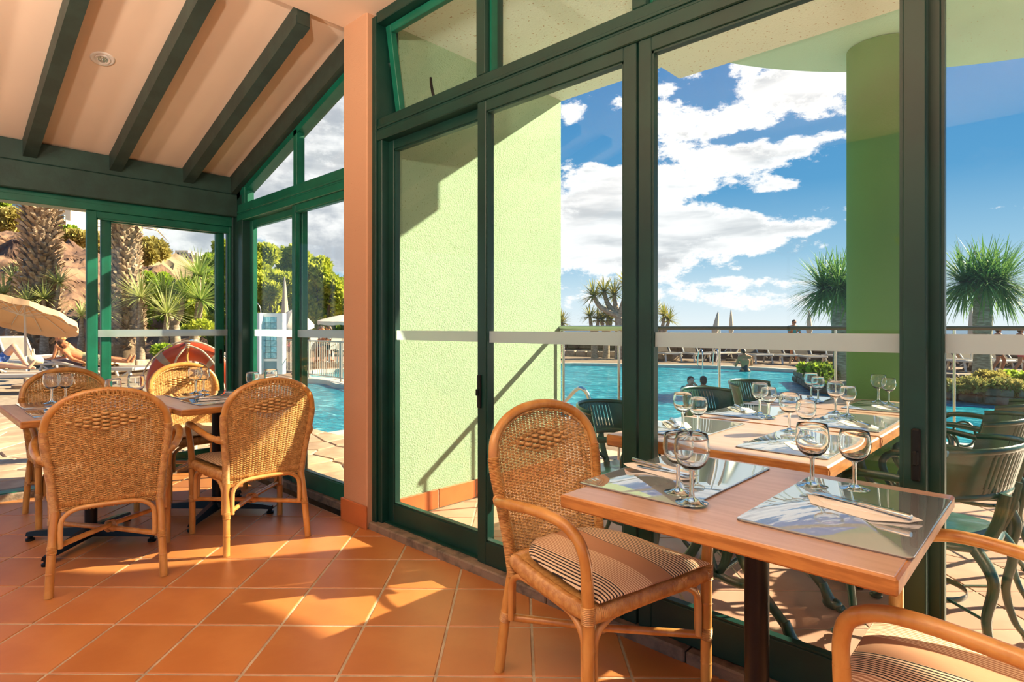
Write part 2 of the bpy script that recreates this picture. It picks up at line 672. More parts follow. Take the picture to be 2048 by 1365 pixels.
stucco_mat('mint_stucco', (0.43, 0.80, 0.70), (0.36, 0.52, 0.40), 90, 0.35, 0.70)
stucco_mat('column_green', (0.120, 0.285, 0.10), (0.10, 0.24, 0.08), 70, 0.25, 0.75)
glass_mat('pane_glass', (0.985, 0.995, 0.99), 1.0, 0.0, 0.016)
glass_mat('rail_glass', (0.965, 0.99, 0.98), 0.6, 0.0, 0.015)

mat('drink_glass', (0.985, 0.995, 0.99), 0.0, var=0.01, vscale=3, trans=1.0, ior=1.46)
mat('white_enamel', (0.80, 0.76, 0.72), 0.5, var=0.02, vscale=3, spec=0.3)


def frosted_mat():
    # etched film: scatters daylight from behind, hides what lies beyond
    m = bpy.data.materials.new('frosted_band')
    m.use_nodes = True
    t = NT(m.node_tree)
    t.n.clear()
    o = t.node('ShaderNodeOutputMaterial')
    tr = t.node('ShaderNodeBsdfTransparent')
    tl = t.node('ShaderNodeBsdfTranslucent')
    tl.inputs[0].default_value = (.78, .86, .86, 1)
    df = t.node('ShaderNodeBsdfDiffuse')
    n = t.noise(t.node('ShaderNodeTexCoord').outputs['Object'], 300, 2)
    t.put(df.inputs[0], t.mix(n, (.80, .84, .83, 1), (.86, .88, .87, 1)))
    a = t.node('ShaderNodeMixShader')
    a.inputs[0].default_value = .18
    t.l.new(tl.outputs[0], a.inputs[1])
    t.l.new(df.outputs[0], a.inputs[2])
    b = t.node('ShaderNodeMixShader')
    b.inputs[0].default_value = .93
    t.l.new(tr.outputs[0], b.inputs[1])
    t.l.new(a.outputs[0], b.inputs[2])
    t.l.new(b.outputs[0], o.inputs[0])
    MAT['frosted_band'] = m


frosted_mat()
mat('black_metal', (0.006, 0.006, 0.007), 0.34, var=0.2, vscale=6, spec=0.3)
mat('black_plastic', (0.007, 0.008, 0.008), 0.45, var=0.2, vscale=9, spec=0.25)
mat('steel', (0.70, 0.70, 0.69), 0.18, var=0.1, vscale=6, metal=1.0)
mat('rail_steel', (0.42, 0.44, 0.36), 0.28, var=0.1, vscale=6, metal=0.9)
mat('rail_dark', (0.085, 0.085, 0.055), 0.35, var=0.1, vscale=6, metal=0.5)
mat('fence_paint', (0.46, 0.42, 0.36), 0.5, var=0.05, vscale=6)
mat('rail_bronze', (0.15, 0.10, 0.065), 0.4, var=0.2, vscale=6, spec=0.5)
mat('rattan_pole', (0.60, 0.31, 0.085), 0.30, vscale=6, color2=(0.47, 0.20, 0.042), bump=0.08, bscale=25, stretch=(3, 3, 1.0), coat=0.25)
mat('rattan_pale', (0.66, 0.36, 0.125), 0.36, vscale=7, color2=(0.52, 0.24, 0.065), bump=0.08, bscale=25, coat=0.15)
mat('cane_wrap', (0.60, 0.33, 0.105), 0.42, vscale=40, color2=(0.42, 0.19, 0.050), coat=0.1)
mat('cane_weave', (0.68, 0.41, 0.150), 0.45, vscale=55, color2=(0.48, 0.26, 0.080), coat=0.1)
mat('wood_top', (0.54, 0.36, 0.27), 0.30, vscale=5, color2=(0.46, 0.29, 0.20), stretch=(1, 9, 1), bump=0.02, bscale=20, coat=0.15)
mat('wood_edge', (0.50, 0.22, 0.055), 0.40, vscale=5, color2=(0.34, 0.13, 0.03), stretch=(2, 2, 14), bump=0.05, bscale=30)
mat('mat_gloss', (0.56, 0.59, 0.60), 0.012, var=0.03, vscale=3, ior=2.0, metal=0.62)
mat('mat_core', (0.16, 0.12, 0.10), 0.6, var=0.2, vscale=9)
mat('napkin', (0.86, 0.83, 0.76), 0.9, var=0.06, vscale=6, bump=0.1, bscale=40, spec=0.1)
mat('cast_iron', (0.014, 0.080, 0.054), 0.28, var=0.4, vscale=8, bump=0.12, bscale=60, spec=0.6, coat=0.3)
mat('bench_wood', (0.50, 0.30, 0.18), 0.5, vscale=5, color2=(0.40, 0.22, 0.12), stretch=(1, 8, 8))
stripes_mat('cushion_stripe', (0.50, 0.27, 0.155), (0.92, 0.73, 0.50), (0.035, 0.028, 0.030), 0.46)
stripes_mat('cushion_fine', (0.52, 0.34, 0.18), (0.80, 0.60, 0.36), (0.05, 0.04, 0.04), 0.46, True)
# ------------------------------------------------------------------ the room shell
# world axes: x runs along the long glazed wall, y points out to the terrace; the photographer stands at the origin
GY = 2.00          # plane of the long glazed wall
WX = -5.30         # plane of the left glazed wall
TILE, GAP = 0.331, 0.009
TROT = R(43.46 - 0.7)                       # tile courses, about 45 degrees to the walls


def tile_floor(parent, name, matname, bounds, ztop, thick, halfplanes, maxn=300):
    ca, sa = math.cos(TROT), math.sin(TROT)
    s = (TILE - GAP) / 2
    # one joint crossing of the grid, read off the photograph
    p0 = gz(676.6, 1351.7, 0)
    cells = []
    for i in range(-40, 41):
        for j in range(-40, 41):
            u, v = (i + 0.5) * TILE, (j + 0.5) * TILE
            cx, cy = p0.x + ca * u - sa * v, p0.y + sa * u + ca * v
            if not (bounds[0] - .3 < cx < bounds[1] + .3 and bounds[2] - .3 < cy < bounds[3] + .3):
                continue
            poly = [(cx + ca * a - sa * b, cy + sa * a + ca * b) for a, b in ((-s, -s), (s, -s), (s, s), (-s, s))]
            for hp in halfplanes:
                poly = clip_poly(poly, *hp)
                if len(poly) < 3:
                    break
            if len(poly) < 3 or abs(poly_area(poly)) < 0.002:
                continue
            cells.append((cx * cx + cy * cy, cx, cy, poly))
    cells.sort(key=lambda c: c[0])
    full = None
    for k, (_, cx, cy, poly) in enumerate(cells[:maxn]):
        whole = abs(poly_area(poly) - 4 * s * s) < 1e-6
        if whole and full is not None:
            o = link(name, full, None, parent)
            o.location = (cx, cy, 0)
        else:
            m = MB().prism([(p[0] - cx, p[1] - cy) for p in poly], ztop - thick, ztop, None, 0.004, 0.003)
            o = m.build(name, matname, parent, 20)
            o.location = (cx, cy, 0)
            if whole:
                full = o.data
        o.rotation_euler = (random.uniform(-.0012, .0012), random.uniform(-.0012, .0012), 0)


floor = struct('floor', 'terracotta tiled restaurant floor')
MB().box(WX, 2.6, -2.6, 1.93, -0.06, -0.004).build('grout_bed', 'grout', floor, 0)
tile_floor(floor, 'floor_tile', 'terracotta', (WX, 2.2, -1.2, 1.92), 0.0, 0.012,
           [(-1, 0, -WX - 0.02), (1, 0, 2.5), (0, 1, 1.918), (0, -1, 2.5)])
# the rest of the room behind the photographer
MB().box(WX, 2.6, -2.6, 1.9, -0.008, -0.003).build('grout_skim', 'grout', floor, 0)

ceil = struct('ceiling', 'peach painted ceiling, sloping over the dining corner')
SL = 0.306


def zc(x):
    return 2.47 + SL * (x + 5.2)


XR = -3.23                                    # where the slope meets the level part
m = MB()
for (y0, y1) in ((-2.6, 2.12),):
    vs = [(WX - .1, y0, zc(WX - .1)), (XR, y0, zc(XR)), (XR, y1, zc(XR)), (WX - .1, y1, zc(WX - .1))]
    m.add(vs + [(p[0], p[1], p[2] + .1) for p in vs], [(0, 1, 2, 3), (7, 6, 5, 4), (0, 4, 5, 1), (1, 5, 6, 2), (2, 6, 7, 3), (3, 7, 4, 0)])
m.build('sloping_ceiling', 'ceiling_paint', ceil, 0)
MB().box(XR, 2.6, -2.6, 2.08, 3.02, 3.14).build('level_ceiling', 'ceiling_paint', ceil, 0)

# rafters under the slope, each a timber of its own
for i, ry in enumerate((-1.35, -0.85, -0.35, 0.15, 0.65, 1.15, 1.65)):
    x0, x1 = -5.22, XR - 0.01
    m = MB()
    w = 0.038
    dd = 0.125
    pts = [(x0, zc(x0) - dd), (x1, zc(x1) - dd), (x1, zc(x1) - .002), (x0, zc(x0) - .002)]
    b = .004
    vs = [(p[0], ry - w, p[1]) for p in pts] + [(p[0], ry + w, p[1]) for p in pts]
    m.add(vs, [(0, 1, 2, 3), (7, 6, 5, 4), (0, 4, 5, 1), (1, 5, 6, 2), (2, 6, 7, 3), (3, 7, 4, 0)])
    o = m.build('rafter', 'rafter_green', ceil, 20)
    if ry > 1.6:
        mp = MB().box(x1 - .10, x1 - .005, ry - w - .004, ry + w + .004, 0, .05)
        mp.v = [(p[0], p[1], zc(p[0]) - dd - .004 + p[2]) for p in mp.v]
        mp.build('metal_cap', 'rafter_green', o, 0)

beam = struct('trim_1', 'heavy dark green eaves beam over the left windows')
MB().box(-5.33, -5.17, -2.6, 2.12, 2.125, 2.315, .006).build('beam_lower', 'beam_green', beam, 20)
MB().box(-5.33, -5.185, -2.6, 2.12, 2.318, 2.46, .004).build('beam_upper', 'beam_green', beam, 20)

gable = struct('trim_2', 'sloping dark green gable rafter above the corner windows')
m = MB()
x0, x1, y0, y1 = -5.26, XR + .02, 1.985, 2.10
pts = [(x0, zc(x0) - .16), (x1, zc(x1) - .16), (x1, zc(x1) - .002), (x0, zc(x0) - .002)]
vs = [(p[0], y0, p[1]) for p in pts] + [(p[0], y1, p[1]) for p in pts]
m.add(vs, [(0, 1, 2, 3), (7, 6, 5, 4), (0, 4, 5, 1), (1, 5, 6, 2), (2, 6, 7, 3), (3, 7, 4, 0)])
m.build('gable_rafter', 'rafter_green', gable, 20)
m = MB()
pts = [(x0, zc(x0) - .21), (x1, zc(x1) - .21), (x1, zc(x1) - .161), (x0, zc(x0) - .161)]
vs = [(p[0], 2.03, p[1]) for p in pts] + [(p[0], 2.11, p[1]) for p in pts]
m.add(vs, [(0, 1, 2, 3), (7, 6, 5, 4), (0, 4, 5, 1), (1, 5, 6, 2), (2, 6, 7, 3), (3, 7, 4, 0)])
m.build('gable_window_frame', 'frame_green_lit', gable, 20)

# peach pier between the two glazed runs
pier = struct('wall_pier', 'peach rough plastered pier between the glazed walls')
MB().box(-3.235, -2.975, 1.905, 2.115, 0, 3.03, .008).build('pier_body', 'peach_stucco', pier, 30)
MB().box(-3.243, -2.967, 1.893, 1.906, 0.0, .135, .003).build('skirting_tile', 'skirting_tile', pier, 20)
MB().box(-3.247, -3.234, 1.893, 1.985, 0.0, .135, .003).build('skirting_tile', 'skirting_tile', pier, 20)

# stone thresholds
sill = struct('trim_3', 'worn brown stone threshold under the long glazed wall')
xs = [-2.975, -2.35, -1.62, -.98, -.30, .42, 1.1, 1.8, 2.5]
for a, b in zip(xs[:-1], xs[1:]):
    MB().box(a + .002, b - .002, 1.915, 2.13, -.01, .042 + random.uniform(-.002, .002), .006).build('threshold_stone', 'threshold_stone', sill, 20)
sill2 = struct('trim_4', 'brown stone threshold under the corner windows')
for a, b in ((-5.33, -4.7), (-4.7, -4.0), (-4.0, -3.24)):
    MB().box(a + .002, b - .002, 1.99, 2.16, -.01, .045, .006).build('threshold_stone', 'threshold_stone', sill2, 20)
sill3 = struct('trim_5', 'brown stone threshold under the left windows')
for a, b in ((-2.6, -1.6), (-1.6, -.7), (-.7, .1), (.1, .75), (.75, 1.4), (1.4, 1.985)):
    MB().box(-5.42, -5.22, a + .002, b - .002, -.01, .045, .006).build('threshold_stone', 'threshold_stone', sill3, 20)

# ------------------------------------------------------------------ glazing
BAND = (1.107, 1.161)


def panel(name, label, axis, a0, a1, c, z0, z1, mt, stile=.052, rail_b=.11, rail_t=.055, dep=.042, handle=None, band=True):
    """a framed sliding glass panel: axis 'x' runs along x at y=c, axis 'y' along y at x=c"""
    o = struct(name, label)

    def bx(u0, u1, z0_, z1_, nm, mtl=mt, d0=-dep / 2, d1=dep / 2, par=o, bev=.003):
        m = MB()
        if axis == 'x':
            m.box(u0, u1, c + d0, c + d1, z0_, z1_, bev)
        else:
            m.box(c + d0, c + d1, u0, u1, z0_, z1_, bev)
        return m.build(nm, mtl, par, 20)
    bx(a0, a0 + stile, z0, z1, 'stile')
    bx(a1 - stile, a1, z0, z1, 'stile')
    bx(a0 + stile, a1 - stile, z0, z0 + rail_b, 'bottom_rail')
    bx(a0 + stile, a1 - stile, z1 - rail_t, z1, 'top_rail')
    # gasket bead round the glass, then the pane
    for (u0, u1, v0, v1) in ((a0 + stile, a0 + stile + .008, z0 + rail_b, z1 - rail_t), (a1 - stile - .008, a1 - stile, z0 + rail_b, z1 - rail_t),
                             (a0 + stile, a1 - stile, z0 + rail_b, z0 + rail_b + .008), (a0 + stile, a1 - stile, z1 - rail_t - .008, z1 - rail_t)):
        bx(u0, u1, v0, v1, 'glazing_bead', mt, -dep / 2 + .006, dep / 2 - .006, o, 0)
    p = bx(a0 + stile - .004, a1 - stile + .004, z0 + rail_b - .004, z1 - rail_t + .004, 'pane', 'pane_glass', -.003, .003, o, 0)
    if band:
        f = bx(a0 + stile + .006, a1 - stile - .006, *BAND, 'frosted_band', 'frosted_band', -.0048, -.0036, p, 0)
    if handle:
        for (hu, hz, hl) in handle:
            m = MB()
            s = -1
            if axis == 'x':
                m.box(hu - .011, hu + .011, c - dep / 2 - .012, c - dep / 2 + .001, hz - hl / 2, hz + hl / 2, .003)
                m.box(hu - .007, hu + .007, c - dep / 2 - .026, c - dep / 2 - .011, hz - .02, hz + .012, .003)
            else:
                m.box(c + dep / 2 - .001, c + dep / 2 + .012, hu - .011, hu + .011, hz - hl / 2, hz + hl / 2, .003)
                m.box(c + dep / 2 + .011, c + dep / 2 + .026, hu - .007, hu + .007, hz - .02, hz + .012, .003)
            m.build('handle', 'black_plastic', o, 20)
    return o


ZB, ZT = 0.043, 2.27
Yin, Yout = GY - .025, GY + .025
panel('door_1', 'leftmost green framed sliding door of the long glazed wall, beside the pier', 'x', -2.90, -2.06, Yout, ZB, ZT, 'frame_green_shade')
panel('door_2', 'green framed sliding door behind the nearest rattan chair, with a latch handle', 'x', -2.085, -1.20, Yin, ZB, ZT, 'frame_green_shade',
      stile=.058, handle=[(-2.065, .87, .16)])
panel('door_3', 'wide dark framed sliding pane behind the nearest table', 'x', -1.19, -.285, Yin, ZB, ZT + .0, 'frame_green_shade', stile=.055, rail_b=.13)
panel('door_4', 'dark framed sliding pane at the far right with a tall pull handle', 'x', -.345, .62, Yout + .012, ZB, ZT, 'frame_green_shade', stile=.085, rail_b=.13,
      handle=None)
panel('door_5', 'dark framed sliding pane beyond the right edge of the long glazed wall', 'x', .63, 1.55, Yin, ZB, ZT, 'frame_green_shade', rail_b=.13)
# tall pull on the right-hand stile
hd = struct('trim_6', 'tall black door pull on the right-hand stile')
MB().box(-.318, -.296, GY - .062, GY - .046, .755, .90, .004).build('pull_plate', 'black_plastic', hd, 20)
MB().box(-.314, -.300, GY - .078, GY - .061, .80, .84, .004).build('pull_latch', 'black_plastic', hd, 20)
# vertical posts and the transom of the long wall
fr = struct('trim_7', 'dark green posts and transom of the long glazed wall')
m = MB().box(-2.975, -2.935, 1.94, 2.10, .04, 3.0, .003)
m.build('jamb', 'frame_green_shade', fr, 20)
MB().box(-2.935, -2.895, 1.955, 2.085, .04, 2.28, .003).build('jamb_liner', 'frame_green_shade', fr, 20)
MB().box(-2.94, 2.5, 1.945, 2.095, 2.268, 2.325, .004).build('transom_head', 'frame_green_shade', fr, 20)
MB().box(-2.94, 2.5, 1.955, 2.085, 2.325, 2.40, .004).build('transom_sill', 'frame_green_shade', fr, 20)
MB().box(-2.94, 2.5, 1.948, 1.957, 2.338, 2.352, .002).build('drip_bead', 'frame_green_shade', fr, 20)
MB().box(-2.94, 2.5, 1.945, 2.095, 2.955, 3.02, .004).build('head', 'frame_green_shade', fr, 20)
MB().box(-2.94, 2.5, 1.975, 2.075, .040, .047, 0).build('floor_track', 'frame_green_shade', fr, 0)
for x in (-2.065, -1.19, -.315, .60, 1.5):
    MB().box(x - .03, x + .03, 1.955, 2.085, 2.40, 2.957, .003).build('mullion', 'frame_green_shade', fr, 20)
# upper lights: the first one is a top-hung sash pushed open
win = struct('window_1', 'top-hung green sash above the leftmost door, tilted open')
win.location = (0, GY + .02, 2.955)


def sash(par, x0, x1, h, mt):
    s = .045
    for nm, b in (('stile', (x0, x0 + s, -.02, .02, -h, 0)), ('stile', (x1 - s, x1, -.02, .02, -h, 0)),
                  ('bottom_rail', (x0 + s, x1 - s, -.02, .02, -h, -h + s)), ('top_rail', (x0 + s, x1 - s, -.02, .02, -s, 0))):
        MB().box(*b, .003).build(nm, mt, par, 20)
    MB().box(x0 + s - .003, x1 - s + .003, -.003, .003, -h + s - .003, -s + .003).build('pane', 'pane_glass', par, 0)


sash(win, -2.925, -2.10, .545, 'frame_green_lit')
win.rotation_euler = (R(8.5), 0, 0)
m = MB().tube([(-2.52, -.025, -.535), (-2.52, -.05, -.53), (-2.525, -.06, -.49), (-2.535, -.055, -.44), (-2.55, -.04, -.40)], [.010, .009, .008, .008, .007], 8)
m.box(-2.55, -2.49, -.035, -.018, -.548, -.522, .003)
m.build('latch_handle', 'black_metal', win, 40)
MB().tube([(-2.93, -.01, -.2), (-2.93, .03, -.42)], .006, 6).build('stay_arm', 'steel', win, 40)
for k, (a, b) in enumerate(((-2.035, -1.22), (-1.16, -.345), (-.285, .57), (.63, 1.47))):
    w = struct('window_%d' % (k + 2), ['fixed light above the door behind the nearest rattan chair', 'fixed light above the pane behind the nearest table',
                                        'fixed light above the far right pane', 'fixed light beyond the right edge'][k])
    MB().box(a - .003, b + .003, GY + .01, GY + .016, 2.398, 2.957).build('pane', 'pane_glass', w, 0)
    for bb in ((a, a + .012, 2.40, 2.955), (b - .012, b, 2.40, 2.955), (a, b, 2.40, 2.412), (a, b, 2.943, 2.955)):
        MB().box(bb[0], bb[1], GY - .01, GY + .03, bb[2], bb[3]).build('glazing_bead', 'frame_green_lit', w, 0)

# corner run (behind the left tables)
CY = 2.06
panel('door_6', 'green framed sliding pane in the corner run, next to the corner post', 'x', -4.99, -4.07, CY + .025, .043, 2.075, 'frame_green_lit', stile=.05)
panel('door_7', 'green framed sliding pane in the corner run, next to the peach pier', 'x', -4.14, -3.24, CY - .022, .043, 2.075, 'frame_green_lit', stile=.05)
cf = struct('trim_8', 'green transom and posts of the corner run')
MB().box(-5.10, -3.235, 2.0, 2.12, 2.07, 2.125, .004).build('transom_head', 'frame_green_lit', cf, 20)
MB().box(-5.10, -3.235, 2.01, 2.11, 2.125, 2.215, .004).build('transom_sill', 'frame_green_lit', cf, 20)
MB().box(-5.10, -3.235, 2.003, 2.012, 2.14, 2.155, .002).build('drip_bead', 'frame_green_lit', cf, 20)
MB().box(-4.145, -4.09, 2.03, 2.09, 2.21, zc(-4.12) - .17, .003).build('mullion', 'frame_green_lit', cf, 20)
MB().box(-5.05, -4.99, 2.02, 2.10, 2.215, zc(-5.02) - .17, .003).build('mullion', 'frame_green_lit', cf, 20)
MB().box(-5.06, -4.985, 2.0, 2.12, .043, 2.08, .003).build('jamb', 'frame_green_shade', cf, 20)
MB().box(-5.10, -3.235, 2.02, 2.10, .042, .049, 0).build('floor_track', 'frame_green_shade', cf, 0)
cp = struct('trim_9', 'dark green corner post where the two glazed runs meet')
MB().box(-5.37, -5.22, 2.01, 2.15, .04, 2.47, .005).build('post', 'frame_green_shade', cp, 20)
MB().box(-5.22, -5.10, 2.03, 2.14, .04, 2.47, .005).build('post_return', 'frame_green_shade', cp, 20)
MB().box(-5.10, -5.06, 2.025, 2.13, .04, 2.30, .003).build('post_return', 'frame_green_shade', cp, 20)
for k, (xa, xb) in enumerate(((-4.99, -4.145), (-4.09, -3.235))):
    w = struct('window_%d' % (k + 6), ['small sloping light under the gable rafter, near the corner', 'taller sloping light under the gable rafter, beside the pier'][k])
    zt0, zt1 = zc(xa) - .165, zc(xb) - .165
    yy0, yy1 = 2.058, 2.064
    vs = [(xa - .003, y, z) for y in (yy0, yy1) for z in (2.212, max(zt0, 2.22))] + [(xb + .003, y, z) for y in (yy0, yy1) for z in (2.212, zt1)]
    MB().add(vs, [(0, 4, 5, 1), (2, 3, 7, 6), (0, 1, 3, 2), (4, 6, 7, 5), (1, 5, 7, 3), (0, 2, 6, 4)]).build('pane', 'pane_glass', w, 0)
    MB().box(xa, xa + .012, 2.04, 2.085, 2.215, zt0).build('glazing_bead', 'frame_green_lit', w, 0)
    MB().box(xb - .012, xb, 2.04, 2.085, 2.215, zt1).build('glazing_bead', 'frame_green_lit', w, 0)
    MB().box(xa, xb, 2.04, 2.085, 2.212, 2.224).build('glazing_bead', 'frame_green_lit', w, 0)

# left run: the door nearest the camera stands open
LX = WX
panel('door_8', 'green framed sliding pane of the left run, in front of the life ring', 'y', 1.085, 1.975, LX - .025, .043, 2.045, 'frame_green_lit', stile=.058, rail_b=.10,
      handle=[(1.945, .93, .12)])
panel('door_9', 'green framed sliding pane of the left run, slid behind its neighbour', 'y', .985, 2.06, LX + .03, .043, 2.045, 'frame_green_lit', stile=.062, rail_b=.05, rail_t=.05,
      handle=[(2.03, .93, .10)])
lf = struct('trim_10', 'green head frame and floor track of the left run')
MB().box(-5.37, -5.23, -2.6, 2.03, 2.045, 2.126, .004).build('head', 'frame_green_lit', lf, 20)
MB().box(-5.245, -5.228, -2.6, 2.03, 2.095, 2.12, .002).build('drip_bead', 'frame_green_lit', lf, 20)
MB().box(-5.35, -5.25, -2.6, 2.03, .040, .050, 0).build('floor_track', 'frame_green_lit', lf, 0)

# recessed downlight in the sloping ceiling
DLX, DLY = -4.02, .86
q = 0
for _ in range(40):                                     # point of the slope seen at the fitting in the photograph
    d_ = 1.5 + _ * 0.1
    p = at(205, 112, d_)
    if p.z > zc(p.x):
        DLX, DLY = p.x, p.y
        break
dl = thing('downlight', 'small round white recessed downlight in the sloping ceiling', 'downlight', (DLX, DLY, zc(DLX) - .001))
dl.rotation_euler = (0, -math.atan(SL), 0)
MB().lathe([(.038, .0), (.040, -.004), (.058, -.006), (.062, -.003), (.062, .001)], 32, close=False).build('trim_ring', 'white_enamel', dl, 60)
MB().lathe([(.0, -.002), (.020, -.001), (.036, -.0105), (.039, -.010), (.040, .0)], 32, close=False).build('lamp_holder', 'white_enamel', dl, 60)
m = MB()
for k in range(9):
    a = 2 * math.pi * k / 9
    m.ball((.019 * math.cos(a), .019 * math.sin(a), -.011), .0038, 8, 6)
m.ball((0, 0, -.009), .006, 8, 6)
m.lathe([(.0, -.006), (.027, -.008), (.027, -.004)], 20, close=False)
m.build('lamp_face', 'steel', dl, 60)

# unseen fill lamps, added to brighten the ceiling, behind and beside the photographer
FILL_UPLIGHT = 215.0


def fill_uplighter(label, x, y, aim, k=1.0):
    t = thing('added_uplighter', label, 'lamp', (x, y, 0), 0, 'added fill uplighters')
    MB().lathe([(.15, 0), (.15, .012), (.13, .02), (.02, .03)], 28).build('base', 'black_metal', t, 40)
    MB().tube([(0, 0, .02), (0, 0, 1.80)], .012, 10).build('pole', 'black_metal', t, 60)
    MB().lathe([(.015, 1.78), (.06, 1.80), (.12, 1.84), (.165, 1.90), (.175, 1.93), (.170, 1.93), (.158, 1.90), (.115, 1.85), (.05, 1.815), (.0, 1.81)], 32, close=False).build('bowl', 'white_enamel', t, 60)
    ld_ = bpy.data.lights.new('fill_spot', 'SPOT')
    ld_.energy = FILL_UPLIGHT * k
    ld_.color = (1.0, .83, .66)
    ld_.spot_size = R(150)
    ld_.spot_blend = .6
    ld_.shadow_soft_size = .10
    lo_ = bpy.data.objects.new('fill_spot', ld_)
    col.objects.link(lo_)
    lo_.parent = t
    lo_.location = (0, 0, 1.93)
    lo_.rotation_euler = Vector((aim[0], aim[1], 1)).normalized().to_track_quat('-Z', 'Y').to_euler()
    return t


fill_uplighter('added uplighter left of the photographer, outside the picture', -1.75, -1.35, (-.35, .55), 1.35)
fill_uplighter('added uplighter behind the photographer on the left', -3.3, -1.9, (-.2, .5), .8)
fill_uplighter('added uplighter behind the photographer on the right', .55, -.75, (-.6, .25), 2.4)
fill_uplighter('added uplighter at the back of the room', -.9, -1.9, (0, .3), .8)
# ------------------------------------------------------------------ terrace outside the long glazed wall
mat('pale_stone', (0.62, 0.48, 0.36), 0.75, vscale=5, color2=(0.48, 0.34, 0.24), bump=0.3, bscale=25, island=0.3)
mat('flag_stone', (0.60, 0.41, 0.25), 0.75, vscale=4, color2=(0.44, 0.28, 0.165), bump=0.35, bscale=18, island=0.30)
mat('flag_joint', (0.42, 0.32, 0.22), 0.9, var=0.3, vscale=10)
mat('deck', (0.31, 0.205, 0.135), 0.85, vscale=1.6, color2=(0.21, 0.135, 0.088), bump=0.2, bscale=12, coords='Object')
mat('sea_wall', (0.125, 0.095, 0.070), 0.9, vscale=3, color2=(0.06, 0.048, 0.038), bump=0.6, bscale=8, island=0.4)
mat('kerb_stone', (0.50, 0.38, 0.27), 0.85, vscale=6, color2=(0.33, 0.24, 0.17), bump=0.4, bscale=20, island=0.35)
mat('coping', (0.66, 0.60, 0.52), 0.7, var=0.12, vscale=4)

gw = struct('wall_terrace', 'pale green rough plastered wall beyond the first sliding doors')
MB().box(-3.30, -2.99, 2.12, 3.735, -.30, 3.03, .006).build('wall_body', 'green_stucco', gw, 30)
yy = 2.14
for L in (.31, .33, .33, .33, .30):
    MB().box(-2.992, -2.978, yy + .003, yy + L - .003, .002, .125, .003).build('skirting_tile', 'skirting_tile', gw, 20)
    yy += L
MB().box(-2.992, -2.981, 2.13, 3.735, .0, .118).build('grout_bed', 'grout', gw, 0)

sof = struct('ceiling_terrace', 'cream speckled soffit over the terrace with a round mint green canopy')
MB().box(-3.30, -2.09, 2.09, 3.745, 3.02, 3.5).build('soffit', 'cream_stucco', sof, 0)
MB().box(-2.09, 3.2, 2.09, 4.0, 3.018, 3.5).build('soffit', 'cream_stucco', sof, 0)
m = MB()
DC, DR = (0.705, 2.783), 2.736
m.lathe([(0.0, 3.034), (DR, 3.034), (DR, 3.45), (0, 3.45)], 96, (DC[0], DC[1], 0), False)
# only the part beyond the straight soffit shows; the rest is inside the slab above it
o = m.build('round_canopy', 'mint_stucco', sof, 40)
c_ = thing('column', 'round yellow-green plastered column beyond the terrace tables', 'column', (-.905, 4.50, 0))
m = MB()
m.lathe([(.20, -.02), (.20, .0)] + [(.197, z) for z in np.linspace(.02, 3.03, 12)], 40)
m.build('shaft', 'column_green', c_, 60)
MB().lathe([(.2, .005), (.207, .006), (.207, .12), (.2, .125)], 40, close=False).build('skirting_tile', 'skirting_tile', c_, 40)

# terrace floor
tf = struct('floor_terrace', 'terracotta tiled terrace floor')
LNX = [(-3.15, 5.16), (-.45, 6.10), (2.6, 6.85)]     # main balustrade line


def line_hp(a, b):
    # half-plane under the line a-b
    nx, ny = -(b[1] - a[1]), (b[0] - a[0])
    return (nx, ny, nx * a[0] + ny * a[1])


poly = [(-2.99, 2.1), (2.6, 2.1), (2.6, 6.85), (-.45, 6.10), (-2.14, 5.5), (-2.14, 3.78), (-2.99, 3.78)]
MB().prism(poly, -.30, -.004).build('grout_bed', 'grout', tf, 0)
tile_floor(tf, 'floor_tile', 'terracotta_out', (-3.0, 2.4, 2.1, 3.76), -.001, .012, [(-1, 0, 2.975), (1, 0, 2.4), (0, -1, -2.13), (0, 1, 3.76)], 170)
tile_floor(tf, 'floor_tile', 'terracotta_out', (-2.14, 2.4, 3.77, 6.6), -.001, .012,
           [(-1, 0, 2.14), (1, 0, 2.4), (0, -1, -3.769), line_hp((-3.15, 5.05), (-.45, 5.99)), line_hp((-.45, 5.99), (2.6, 6.74))], 130)

# landing and steps down to the pool beside the green wall
ld = struct('floor_landing', 'pale stone landing between the terrace and the pool')
for k, (x0, x1, y0, y1) in enumerate(((-3.3, -2.72, 3.79, 4.5), (-2.72, -2.15, 3.79, 4.6), (-3.5, -2.8, 4.51, 5.2), (-2.8, -2.15, 4.61, 5.2), (-3.9, -3.31, 3.79, 4.4), (-4.1, -3.51, 4.41, 5.2))):
    MB().box(x0 + .005, x1 - .005, y0 + .005, y1 - .005, -.26, -.11, .008).build('paving_slab', 'pale_stone', ld, 20)


